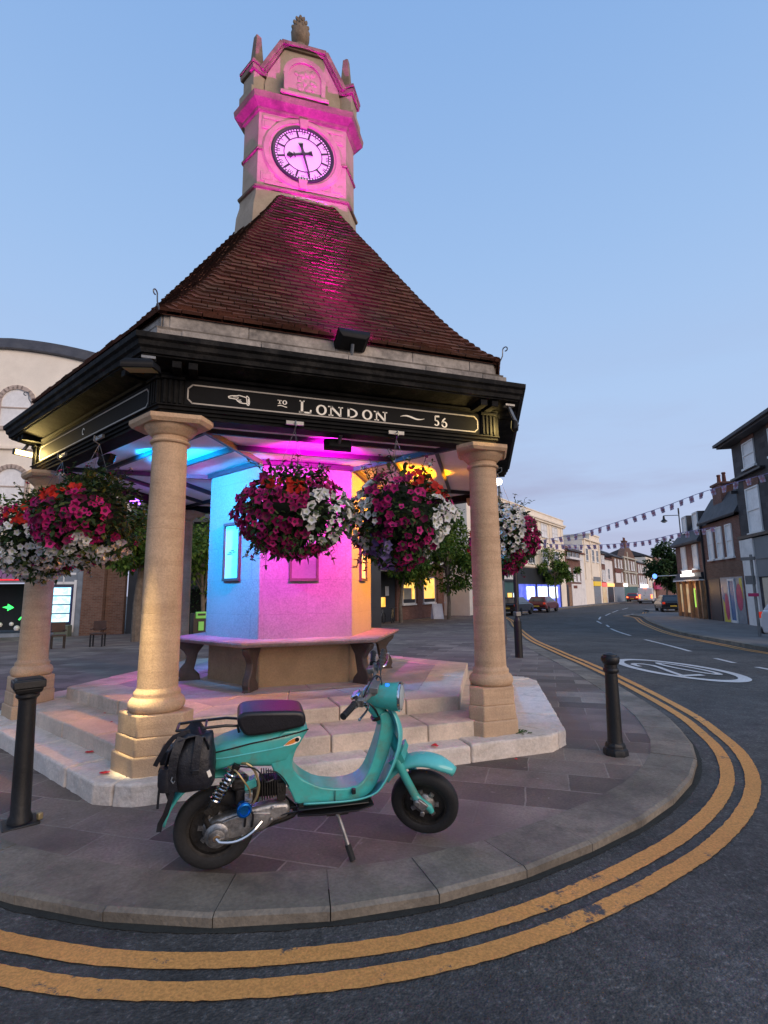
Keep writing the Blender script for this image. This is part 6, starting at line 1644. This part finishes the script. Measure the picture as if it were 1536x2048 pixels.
mb = MB(); mb.loft([[F.p(5.45, 5.32, o), F.p(10.93, 5.32, o), F.p(10.93, z, o2), F.p(5.45, z, o2)] for o, z, o2 in ((.22, 5.42, .22), (.22, 5.42, .22))][:1]+[[F.p(5.45, 5.46, .22), F.p(10.93, 5.46, .22), F.p(10.93, 7.0, -.75), F.p(5.45, 7.0, -.75)], [F.p(5.45, 5.4, -8), F.p(10.93, 5.4, -8), F.p(10.93, 7.9, -3), F.p(5.45, 7.9, -3)]])
rf_ = mb.build('roof', BK['slate'], b, world=True, sharp=20)
F.chimney(b, 7.3, 6.2, 7.65, -.75, rf_, BK['red'], 2, .62)
rp_ = F.part('roof_line', rf_, BK['greyg'], [(5.5, 5.7, 5.4, 5.6, .05, .16)])
for t0, t1 in ((6.5, 7.15), (7.8, 8.5), (9.15, 9.85)): F.window(b, t0, t1, 3.25, 4.9, 0, BK['blind'], (0, 1))
F.part('passage', b, BK['darkshop'], [(5.9, 7.5, ZB, 2.1, 0, .03)])
F.part('downpipe', b, BK['darkshop'], [(5.5, 5.62, ZB, 5.3, 0, .12)])
sh = F.part('shop_window', b, BK['greyg'], [(7.7, 10.6, ZB, 2.08, 0, .04)])
F.part('door_panel', sh, BK['frame'], [(8.75, 8.85, -.4, 1.95, .04, .09), (9.5, 9.6, -.4, 1.95, .04, .09), (8.75, 9.6, 1.87, 1.98, .04, .09), (8.75, 9.6, -.45, -.25, .04, .09)])
F.part('door_glass', sh, BK['blueg'], [(8.87, 9.48, -.25, 1.85, .045, .06)])
mb = MB(); F.quad(mb, [(7.8, -.4), (8.7, -.4), (8.3, .4), (7.8, .9)], .046); F.quad(mb, [(10.0, 1.2), (10.5, .9), (10.5, 2.0), (10.2, 2.0)], .046); mb.build('yellow_graphic', BK['ylw'], sh, world=True, smooth_=False)
mb = MB()
for tc, zc, rt, rz in ((8.35, .45, .28, .75), (10.05, 1.0, .38, .72)):
    mb = MB(); F.quad(mb, [(tc+rt*math.cos(R(a)), zc+rz*math.sin(R(a))) for a in range(0, 360, 20)], .05); mb.build('pink_graphic', BK['pink'], sh, world=True, smooth_=False)
mb = MB(); F.quad(mb, [(7.8, .9), (8.2, .6), (8.0, 1.6), (7.8, 1.5)], .047); mb.build('blue_graphic', BK['blueg'], sh, world=True, smooth_=False)
b = F.root('building', 13, 'tall dark stone building with white sash windows and overhanging eaves')
F.part('wall', b, BK['dark'], [(10.95, 24, ZB, 8.95, -9, 0)])
F.part('roof', b, BK['slate'], [(10.5, 24.3, 8.95, 9.05, -9, .55), (10.4, 24.3, 9.05, 9.2, -9, .7)])
for t0, t1, z0, z1 in ((12.3, 13.4, 7.5, 8.65), (15.0, 16.1, 7.5, 8.65), (12.1, 13.35, 4.25, 6.35), (15, 16.2, 4.25, 6.35)):
    F.window(b, t0, t1, z0, z1, 0, BK['blind'], (0, 1)); F.part('brick_arch', b, BK['red'], [(t0-.15, t1+.15, z1+.08, z1+.5, 0, .03)])
F.part('ledge', b, BK['darkshop'], [(11, 14.3, 7.05, 7.15, 0, .25), (10.95, 11.1, 6.4, 6.55, 0, .3), (10.95, 24, 3.95, 4.1, 0, .2)])
F.part('pilaster', b, BK['whitew'], [(11.05, 12.35, ZB, 3.0, 0, .12), (11.0, 12.45, 3.0, 3.9, 0, .16)])
F.part('fascia', b, BK['grey'], [(12.5, 24, 2.0, 3.9, 0, .1), (12.5, 24, 2.85, 2.95, .1, .14)])
F.part('shop_window', b, BK['creamp'], [(12.8, 24, -.4, 1.95, 0, .06)]); F.part('shop_base', b, BK['darkshop'], [(12.5, 24, ZB, -.3, 0, .1)])

# ------------------------------------------------------------------ lamp posts, signs, street things
def lamp_post(base, top, arm, label):
    o = empty('street_lamp', base, label, 'street lamp'); x, y, z = base
    mb = MB(); mb.tube([(x, y, z), (x, y, z+1.1), (x, y, z+1.15), (x, y, top)], [.1, .09, .06, .045], 10); mb.tube([(x, y, top), (x, y, top+.5)], .06, 8); mb.build('pole', K['iron'], o, world=True)
    ax_, ay_ = x+arm[0], y+arm[1]
    mb = MB(); mb.tube([(x, y, top-.1), (ax_, ay_, top-.05)], .03, 6); mb.build('arm', K['iron'], o, world=True)
    mb = MB(); mb.lathe([(.05, .0), (.08, -.1), (.1, -.3), (.26, -.46), (.27, -.5), (.24, -.5)], 14, Matrix.Translation((ax_, ay_, top-.05))); hd_ = mb.build('lantern', K['iron'], o, world=True)
    mb = MB(); mb.lathe([(.22, -.49), (.16, -.58), (.001, -.62)], 12, Matrix.Translation((ax_, ay_, top-.05))); mb.build('lantern_glass', K['glass_lens'], hd_, world=True)
lamp_post((50.83, 54.91, -.42), 7.9, (1.1, -.4), 'tall slim street lamp in front of the cream building up the street')
lamp_post((36.6, 25.9, -.42), 7.7, (-.75, .85), 'street lamp with bell lantern above the dormer shop')
o = empty('sign_pole', (5.46, 3.10, 0), 'dark pole with thick black lower sleeve standing behind the white and magenta basket', 'pole')
mb = MB(); mb.tube([(5.46, 3.1, -.02), (5.46, 3.1, .77)], .085, 16); mb.build('sleeve', K['iron'], o, world=True)
mb = MB(); mb.tube([(5.46, 3.1, .7), (5.46, 3.1, 3.0)], .05, 12); mb.lathe([(.07, .77), (.07, .82), (.052, .86)], 14, Matrix.Translation((5.46, 3.1, 0))); mb.build('pole', K['plastic'], o, world=True)
mb = MB(); mb.box((5.46, 3.1, .93), (.13, .13, .1)); mb.build('collar', K['galv'], o, world=True, bevel=.01)
o = empty('globe_lamp', (6.78, 5.72, 0), 'white glowing globe lamp on a thin pole just past the column by the street', 'street lamp')
mb = MB(); mb.tube([(6.78, 5.72, 0), (6.78, 5.72, 4.4)], .035, 8); mb.build('pole', K['galv'], o, world=True)
mb = MB(); mb.ball((6.78, 5.72, 4.52), .1, 14); mb.build('globe', EMIT('white_globe', (1, .95, .85), 8), o, world=True)
o = empty('sign_pole', (18.45, 7.12, -.36), 'grey sign pole with small red and grey boxes before the dark stone building', 'pole')
mb = MB(); mb.tube([(18.45, 7.12, -.4), (18.45, 7.12, 2.7)], .05, 8); mb.build('pole', K['steel'], o, world=True)
mb = MB(); mb.box((18.4, 7.2, 1.75), (.14, .3, .32)); mb.box((18.4, 7.2, 2.55), (.1, .5, .12)); mb.build('grey_box', K['steel'], o, world=True)
mb = MB(); mb.box((18.4, 7.15, 1.2), (.1, .34, .12)); mb.build('red_tag', BK['pink'], o, world=True)
o = empty('sandwich_board', (14.7, 27.1, -.42), 'white sandwich board standing below the yellow windows', 'sign')
mb = MB()
for s in (-1, 1):
    mb.obox((14.7, 27.1+s*.14, .12), (.33, -.12, 0), (.01, .02, 0), (0, -s*.13, .52)); 
mb.build('board', BK['frame'], o, world=True)
mb = MB(); mb.obox((14.69, 26.92, .16), (.26, -.095, 0), (.004, .008, 0), (0, .10, .40)); mb.build('notice', BK['blind'], o, world=True)
# litter bin
o = empty('litter_bin', (-1.12, 10.2, -.04), 'dark litter bin with bright green hood beside a column base', 'bin')
mb = MB(); mb.box((-1.12, 10.2, .42), (.46, .42, .92), .2); mb.build('body', K['plastic'], o, world=True, bevel=.03)
LG = MAT('glowing_green_plastic', (.22, .62, .12), .45, .1, emit=(.2, .7, .1), es=.12)  # faint glow put into the plastic's colour; the bin has no lamp
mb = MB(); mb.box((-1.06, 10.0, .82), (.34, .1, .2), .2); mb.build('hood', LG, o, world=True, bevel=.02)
mb = MB(); mb.box((-1.052, 9.945, .84), (.22, .02, .06), .2); mb.build('slot', K['plastic'], o, world=True)
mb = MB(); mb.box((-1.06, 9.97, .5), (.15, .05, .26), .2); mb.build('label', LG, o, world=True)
def cafe_chair(x, y, z, rz, label):
    o = empty('chair', (x, y, z), label, 'chair', (0, 0, rz)); o.scale = (.85,)*3; BW = MAT('dark_worn_timber', (.06, .033, .025), .6, .3)
    mb = MB(); mb.box((0, 0, .45), (.44, .42, .05)); mb.build('seat', BW, o, bevel=.01)
    mb = MB(); mb.box((0, .19, .72), (.42, .04, .34)); mb.box((-.2, 0, .62), (.05, .4, .04)); mb.box((.2, 0, .62), (.05, .4, .04)); mb.build('backrest', BW, o, bevel=.01)
    for sx in (-1, 1):
        for sy in (-1, 1):
            mb = MB(); mb.box((sx*.19, sy*.18, .21), (.045, .045, .46)); mb.build('leg', K['iron'], o)
cafe_chair(-5.05, 11.25, -.1, .3, 'low dark wooden seat in front of the blue lit display')
cafe_chair(-4.0, 11.25, -.09, -.1, 'dark wooden armchair in front of the brick pier behind the columns')
def bicycle(x, y, z, rz, label, mat):
    o = empty('bicycle', (x, y, z), label, 'bicycle', (0, 0, rz))
    for cx in (-.5, .5):
        mb = MB(); mb.tube([(cx+.32*math.cos(2*PI*i/24), 0, .34+.32*math.sin(2*PI*i/24)) for i in range(24)], .02, 6, closed=True); w = mb.build('wheel', K['rubber'], o)
        mb = MB()
        for i in range(8): mb.tube([(cx, 0, .34), (cx+.3*math.cos(PI*i/4), 0, .34+.3*math.sin(PI*i/4))], .004, 4)
        mb.build('spokes', K['galv'], w)
    mb = MB()
    for a, c in (((-.5, .34), (-.15, .3)), ((-.15, .3), (-.25, .85)), ((-.15, .3), (.35, .78)), ((-.22, .75), (.35, .78)), ((.5, .34), (.33, .88)), ((-.5, .34), (-.22, .75))): mb.tube([(a[0], 0, a[1]), (c[0], 0, c[1])], .018, 6)
    mb.build('frame', mat, o)
    mb = MB(); mb.tube([(.33, -.25, .95), (.33, 0, .9), (.33, .25, .95)], .015, 6); mb.build('handlebar', K['galv'], o)
    mb = MB(); mb.box((-.26, 0, .88), (.24, .12, .05)); mb.build('saddle', K['plastic'], o, bevel=.015)
bicycle(9.3, 23.5, -.42, .9, 'parked bicycle beside the orange lit core, before the brick doorway', K['steel'])
bicycle(10.3, 24.2, -.42, 1.1, 'parked bicycle beside the pale tree trunk before the brick doorway', K['brass'])

# ------------------------------------------------------------------ trees
def tree(base, h0, crown, nleaf, label, mat, seed, lsz=.14, trunk=.13, barkm=None, name='tree', group=None, gaps=.5):
    rnd = random.Random(seed); x, y, z = base; o = empty(name, base, label, 'tree', group=group)
    c = Vector(crown[0]); rx, ry, rz = crown[1]
    mb = MB(); pts = [(x, y, z-.05), (x+rnd.uniform(-.05, .05), y, z+h0*.5), (x+(c.x-x)*.3, y+(c.y-y)*.3, z+h0), (c.x, c.y, c.z), (c.x, c.y, c.z+rz*.6)]
    mb.tube(pts, [trunk*1.25, trunk, trunk*.85, trunk*.5, trunk*.15], 10)
    clumps = []
    for i in range(26):
        d = Vector((rnd.gauss(0, 1), rnd.gauss(0, 1), rnd.gauss(0, .9))).normalized(); k = rnd.uniform(.45, 1.0)
        clumps.append((c+Vector((d.x*rx*k, d.y*ry*k, d.z*rz*k)), rnd.uniform(.22, .40)*min(rx, rz)))
        if i % 2 == 0: mb.tube([Vector(pts[2]).lerp(Vector(pts[3]), rnd.random()), (Vector(pts[3])+clumps[-1][0])/2+Vector((0, 0, -.1)), clumps[-1][0]], [trunk*.4, trunk*.25, trunk*.06], 6)
    mb.build('trunk', barkm or K['bark'], o, world=True)
    lf = MB()
    for i in range(nleaf):
        cc, cr = rnd.choice(clumps); d = Vector((rnd.gauss(0, 1), rnd.gauss(0, 1), rnd.gauss(0, .8))).normalized(); p = cc+d*cr*rnd.uniform(.3, 1.12)
        leaf(lf, p, d+Vector((rnd.gauss(0, .7), rnd.gauss(0, .7), rnd.gauss(-.3, .5))), Vector((rnd.gauss(0, .6), rnd.gauss(0, .6), 1)), lsz*rnd.uniform(.7, 1.3), lsz*.32)
    lf.build('crown', mat, o, world=True, smooth_=False)
tree((10.94, 24.42, -.42), 2.2, ((11.3, 24.3, 3.3), (1.7, 1.7, 1.3)), 3200, 'young tree with pale trunk beside the lit yellow window', K['leaf_tree'], 1, .24, .11)
tree((15.14, 26.17, -.42), 2.3, ((15.1, 26.1, 4.3), (2.5, 2.5, 2.7)), 6500, 'leafy tree behind the sandwich board with the tallest crown on the square', K['leaf_tree'], 2, .27, .12)
tree((-3.14, 13.44, -.15), 2.6, ((-2.9, 13.4, 3.35), (1.7, 1.5, 1.1)), 3600, 'tree with grey trunk beside the column above the saddlebag', K['leaf_tree'], 3, .19, .15)
tree((-.9, 16.5, -.3), 1.2, ((-1.1, 16.5, 2.9), (1.9, 1.6, 1.9)), 4200, 'bushy tree behind the litter bin between column and core', K['leaf_tree'], 4, .2, .1)
tree((-9.6, 14.0, -.2), 2.4, ((-9.0, 14.3, 4.6), (1.5, 1.4, .9)), 1500, 'tree with light green leaves before the pale arched building', K['leaf_tree'], 9, .14, .1)
tree((34.75, 40.31, -.42), 2.0, ((34.6, 40.2, 3.35), (2.5, 2.5, 1.2)), 2300, 'low spreading young tree before the blue lit shop', K['leaf_tree'], 5, .34, .1)
tree((34.5, 39.9, -.42), 3.4, ((34.0, 39.6, 5.3), (1.6, 1.6, 1.1)), 420, 'thin wispy tree top above the spreading young tree', K['leaf_tree'], 8, .24, .05)
tree((39.2, 30.3, -.42), 2.0, ((39.3, 29.9, 3.75), (1.65, 1.65, 2.2)), 5600, 'dense dark green tree beside the parked black car', K['leaf_dark'], 6, .3, .1)
# clipped dark hedge behind the bin
mb = MB(); rnd = random.Random(10)
for i in range(4200):
    p = Vector((rnd.uniform(-2.3, 6.5), 18.6+rnd.uniform(-.5, .5), rnd.uniform(-.4, 2.0))); leaf(mb, p, Vector((rnd.gauss(0, 1), rnd.gauss(-.6, 1), rnd.gauss(0, 1))), Vector((rnd.gauss(0, .5), rnd.gauss(0, .5), 1)), .14, .05)
h = empty('hedge', (2.1, 18.6, -.42), 'dark clipped hedge behind the shelter', 'hedge')
mb.build('foliage', K['leaf_dark'], h, world=True, smooth_=False)
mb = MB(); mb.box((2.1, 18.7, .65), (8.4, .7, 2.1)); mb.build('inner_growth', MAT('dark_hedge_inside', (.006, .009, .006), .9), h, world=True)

# ------------------------------------------------------------------ vehicles
CG = MAT('car_glass', (.03, .04, .05), .05, .1, spec=.9); TL = EMIT('tail_lamp', (1, .06, .02), .35); TLON = EMIT('lit_tail_lamp', (1, .12, .03), 7); PLT = MAT('yellow_plate', (.6, .4, .05), .5); HL = MAT('car_lamp_glass', (.5, .5, .5), .1)
def car(x, y, z, rz, paint, label, L=4.1, W=1.75, H=1.45, lit=False, van=False, name='car', cat='car'):
    o = empty(name, (x, y, z), label, cat, (0, 0, rz))
    if van:
        low = [(-2.4, .35), (-2.45, .6), (-2.42, 1.2), (-2.35, 2.1), (-2.2, 2.25), (1.0, 2.25), (1.35, 2.1), (2.0, 1.2), (2.5, 1.05), (2.65, .8), (2.65, .35)]
        secs = [(-1, .97), (-.9, 1.0), (.9, 1.0), (1, .97)]
    else:
        low = [(-L/2+.05, .32), (-L/2, .55), (-L/2+.02, .8), (-L/2+.1, .95), (L*.22, .97), (L*.4, .86), (L/2-.06, .7), (L/2, .5), (L/2-.08, .3)]
        secs = [(-1, .96), (-.9, 1.0), (.9, 1.0), (1, .96)]
    mb = MB(); mb.loft([[(px*k, s*W/2, .3+(pz-.3)*(k if abs(s) == 1 else 1)) for px, pz in low] for s, k in secs])
    body = mb.build('body', paint, o, bevel=.05, seg=3)
    if not van:
        r0, r1 = [(-L/2+.1, .94), (-L/2+.42, H-.06), (-L/2+.75, H), (L*.02, H-.02), (L*.24, .96)], None
        mb = MB(); rings = []
        for s, k in ((-1, 0), (-.78, 1), (.78, 1), (1, 0)):
            rings.append([(px, s*(W/2-.04) if k == 0 else s*(W/2), .95 if (k == 0 and False) else pz) for px, pz in r0])
        lowr = [(-L/2+.1, .94), (L*.24, .96)]
        base = [(-L/2+.1, -W/2+.05, .93), (L*.26, -W/2+.05, .95), (L*.26, W/2-.05, .95), (-L/2+.1, W/2-.05, .93)]
        top_ = [(-L/2+.55, -W/2+.24, H), (L*.03, -W/2+.24, H), (L*.03, W/2-.24, H), (-L/2+.55, W/2-.24, H)]
        mid = [(-L/2+.42, -W/2+.19, H-.1), (L*.07, -W/2+.19, H-.1), (L*.07, W/2-.19, H-.1), (-L/2+.42, W/2-.19, H-.1)]
        mb.loft([base, mid, top_]); mb.build('cabin', paint, body, bevel=.04, seg=3)
        mb = MB()
        def pane(a, b, c, d, n):
            q = [Vector(a).lerp(Vector(c), .10), Vector(b).lerp(Vector(d), .10), Vector(c).lerp(Vector(a), .1), Vector(d).lerp(Vector(b), .1)]
            mb.poly([p+Vector(n)*.012 for p in q])
        pane(base[3], base[0], mid[0], mid[3], (-1, 0, .4)); pane(base[1], base[2], mid[2], mid[1], (1, 0, .5)); pane(base[0], base[1], mid[1], mid[0], (0, -1, .2)); pane(base[2], base[3], mid[3], mid[2], (0, 1, .2))
        mb.build('glazing', CG, body, smooth_=False)
        bx_ = -L/2
    else:
        mb = MB(); mb.poly([(1.42, -W/2*.8, 2.02), (2.0, -W/2*.85, 1.24), (2.0, W/2*.85, 1.24), (1.42, W/2*.8, 2.02)]); mb.build('windscreen', CG, body)
        mb = MB(); mb.box((-2.40, 0, 1.2), (.02, .012, 1.5)); mb.box((-2.41, .2, 1.15), (.03, .16, .05)); mb.build('rear_door_seam', K['greasy'], body); bx_ = -2.44
    zt = .8 if not van else 1.0
    for s in (-1, 1):
        mb = MB(); mb.box((bx_+.0, s*(W/2-.17), zt), (.07, .2, .17 if not van else .5)); mb.build('tail_lamp', TLON if lit else TL, body, bevel=.015)
        mb = MB(); mb.box((-bx_-.06+(.2 if van else 0), s*(W/2-.25), .68), (.1, .3, .14)); mb.build('headlamp', HL, body, bevel=.02)
    mb = MB(); mb.box((bx_-.012, 0, .56 if not van else .62), (.02, .5, .11)); mb.build('number_plate', PLT, body)
    mb = MB(); mb.box((bx_+.02, 0, .38), (.1, W*.92, .16)); mb.build('bumper', K['plastic'], body, bevel=.02); mb = MB(); mb.box((-bx_-.02, 0, .38), (.1, W*.9, .14)); mb.build('bumper', K['plastic'], body, bevel=.02)
    if van:
        mb = MB(); mb.box((bx_+.02, 0, 2.2), (.06, .4, .06)); mb.build('brake_lamp', TLON, body)
    for sx in (-1, 1):
        for s in (-1, 1):
            wx = sx*(L*.31 if not van else 1.6); T = Matrix.Translation((wx, s*(W/2-.1), .31)) @ Matrix.Rotation(PI/2, 4, 'X')
            mb = MB(); mb.lathe([(.20, -.1), (.29, -.1), (.31, -.07), (.31, .07), (.29, .1), (.20, .1)], 24, T); wh = mb.build('wheel', K['rubber'], o)
            mb = MB(); mb.lathe([(.2, -.09), (.19, -.06), (.001, -.07)], 18, T, caps=False); mb.lathe([(.2, .09), (.19, .06), (.001, .07)], 18, T, caps=False); mb.build('rim', K['alu'], wh)
    return o
PB = MAT('black_car_paint', (.012, .013, .017), .22, .1, coat=.6); PR = MAT('dark_red_car_paint', (.13, .012, .012), .25, .1, coat=.6); PW = MAT('white_van_paint', (.6, .58, .58), .35, .06, coat=.3); PRB = MAT('red_car_paint', (.25, .02, .02), .25, .1, coat=.5)
car(23.6, 30.9, -.42-.03, R(36), PB, 'dark hatchback parked behind the sign pole before the blue lit shop', L=3.9, H=1.42)
car(29.2, 34.9, -.42-.03, R(36), PR, 'dark red car parked in front of the black hatchback by the blue shop', L=3.9, H=1.4)
car(37.0, 28.1, -.42-.03, R(52), PB, 'black estate car parked at the kerb under the dark tree', H=1.45)
car(61.0, 54.0, -.42-.05, R(42), PW, 'white van with lit red tail lamps driving away up the street', van=True, name='van', cat='van', lit=True, W=1.9)
car(66.5, 62.0, -.42-.05, R(38), PRB, 'red car ahead of the white van on the street', lit=True)
car(13.65, 1.12, -.05-.03, R(-100), PW, 'pale parked car beside the painted speed roundel, mostly out of view')

# ------------------------------------------------------------------ bunting
FB = MAT('faded_blue_flag', (.8, .72, .82), .8, .2, transl=.75); FR_ = MAT('faded_red_flag', (.85, .5, .54), .8, .2, transl=.75); FW = MAT('faded_white_flag', (.55, .48, .68), .8, .1, transl=.75)
def bunting(pts, nflag, fh, fwid, label, seed, skip=()):
    rnd = random.Random(seed); P = catmull(pts, .25); P = [Vector(p) for p in P]
    o = empty('bunting', tuple(P[0]), label, 'bunting')
    mb = MB(); mb.tube(P, .012, 5); mb.build('cord', FW, o, world=True)
    S = resample(P, sum((b-a).length for a, b in zip(P, P[1:]))/nflag)
    for i in range(len(S)-1):
        a = S[i].lerp(S[i+1], .2); d = (S[i+1]-S[i]).normalized(); b = a+d*fwid; dn = Vector((rnd.gauss(0, .12)+d.x*rnd.uniform(-.1, .35), rnd.gauss(0, .12)+d.y*.15, -1)).normalized()*fh*rnd.uniform(.85, 1.1)
        n = d.cross(dn).normalized(); mb = MB()
        sh = rnd.uniform(.65, 1.0); c_ = a+dn; e_ = a+d*fwid*sh+dn
        mb.poly([a, b, e_, c_], 0)
        U = lambda u, v: (a+(b-a)*u).lerp(c_+(e_-c_)*u, v)
        for off in (-.006, .006):
            mb.poly([U(.38, .0)+n*off, U(.62, .0)+n*off, U(.62, 1)+n*off, U(.38, 1)+n*off], 1); mb.poly([U(0, .38)+n*off*1.2, U(1, .38)+n*off*1.2, U(1, .62)+n*off*1.2, U(0, .62)+n*off*1.2], 1)
            mb.poly([U(0, 0)+n*off*.7, U(.16, 0)+n*off*.7, U(1, .84)+n*off*.7, U(1, 1)+n*off*.7], 2); mb.poly([U(1, 0)+n*off*.8, U(1, .16)+n*off*.8, U(.16, 1)+n*off*.8, U(0, 1)+n*off*.8], 2)
        mb.build('flag', [FB, FR_, FW], o, world=True, smooth_=False)
bunting([(15.0, 18.9, 4.02), (16.02, 16.48, 4.12), (16.87, 14.54, 4.3), (17.62, 12.6, 4.68), (18.36, 10.66, 5.12), (18.96, 8.77, 5.57), (20.6, 5.5, 6.2)], 34, .29, .19, 'upper string of small union flags rising across the street to the dark building', 1)
bunting([(19.0, 23.0, 4.5), (19.72, 21.56, 4.44), (21.22, 18.93, 4.17), (22.5, 16.33, 4.17), (23.34, 14.38, 4.46), (24.6, 13.2, 4.7)], 29, .29, .2, 'lower string of small union flags sagging across the street', 2)

# ------------------------------------------------------------------ sky, sun, camera
W = bpy.data.worlds.new('World'); scene.world = W; W.use_nodes = True
nt = W.node_tree; bg = nt.nodes['Background']
sky = node(nt, 'ShaderNodeTexSky'); sky.sky_type = 'NISHITA'; sky.sun_disc = False
SUN_EL, SUN_AZ = R(4), R(152)
sky.sun_elevation = SUN_EL; sky.sun_rotation = SUN_AZ; sky.air_density = 1.2; sky.dust_density = 1.5; sky.ozone_density = 2.5
tc = node(nt, 'ShaderNodeTexCoord').outputs['Generated']
sp_ = node(nt, 'ShaderNodeSeparateXYZ'); nt.links.new(tc, sp_.inputs[0])
S = lambda r, g, b: lin(r, g, b)
grad = ramp(nt, sp_.outputs[2], [(0, S(194, 198, 226)), (.07, S(195, 203, 233)), (.16, S(190, 208, 243)), (.33, S(181, 209, 248)), (.55, S(163, 198, 244)), (.85, S(136, 178, 234))])
# thin lavender cloud low in the sky
mpn = node(nt, 'ShaderNodeMapping'); mpn.inputs['Scale'].default_value = (1.2, 1.2, 7); nt.links.new(tc, mpn.inputs[0])
cl = ramp(nt, noise_n(nt, mpn.outputs[0], 2.2, 5, .55), [(.42, (0, 0, 0)), (.66, (.8,)*3)])
lowm = ramp(nt, sp_.outputs[2], [(.02, (0, 0, 0)), (.12, (1, 1, 1)), (.28, (.25,)*3), (.45, (0, 0, 0))])
cm = mix_rgb(nt, 1.0, cl, lowm, 'MULTIPLY')
grad = mix_rgb(nt, cm, grad, S(172, 174, 206))
sk = mix_rgb(nt, 1.0, sky.outputs[0], (.9, .9, .9), 'MULTIPLY')
sc_ = node(nt, 'ShaderNodeVectorMath', operation='SCALE'); nt.links.new(grad, sc_.inputs[0]); sc_.inputs[3].default_value = 1/.1
out = mix_rgb(nt, .93, sk, sc_.outputs[0])
nt.links.new(out, bg.inputs['Color']); bg.inputs['Strength'].default_value = .1
sl = bpy.data.lights.new('sun', 'SUN'); sl.energy = 1.95; sl.angle = R(45); sl.color = (1, .74, .52)
so = bpy.data.objects.new('sun', sl); COL.objects.link(so)
az = R(-64); el = R(22)
so.matrix_world = Vector((math.cos(az)*math.cos(el), math.sin(az)*math.cos(el), math.sin(el))).to_track_quat('Z', 'Y').to_matrix().to_4x4() @ Matrix.Identity(4)
so.location = (0, -10, 20)

cam = bpy.data.cameras.new('camera'); co = bpy.data.objects.new('camera', cam); COL.objects.link(co)
yaw, pitch, roll = R(19.39721), R(8.77333), R(-.63792)
fwd = Vector((math.sin(yaw)*math.cos(pitch), math.cos(yaw)*math.cos(pitch), math.sin(pitch))); rt = Vector((math.cos(yaw), -math.sin(yaw), 0)); up = rt.cross(fwd)
r2 = rt*math.cos(roll)+up*math.sin(roll); u2 = -rt*math.sin(roll)+up*math.cos(roll)
Mx = Matrix((r2, u2, -fwd)).transposed().to_4x4(); Mx.translation = Vector((-1.19512, -7.05621, 1.41327)); co.matrix_world = Mx
cam.sensor_fit = 'VERTICAL'; cam.sensor_height = 24; cam.lens = 1051.773/2048*24; cam.clip_start = .05; cam.clip_end = 6000
scene.camera = co
scene.view_settings.view_transform = 'Standard'; scene.view_settings.look = 'None'; scene.view_settings.exposure = 0; scene.view_settings.gamma = 1
scene.cycles.use_denoising = True; scene.cycles.max_bounces = 6; scene.cycles.diffuse_bounces = 3; scene.cycles.sample_clamp_indirect = 6
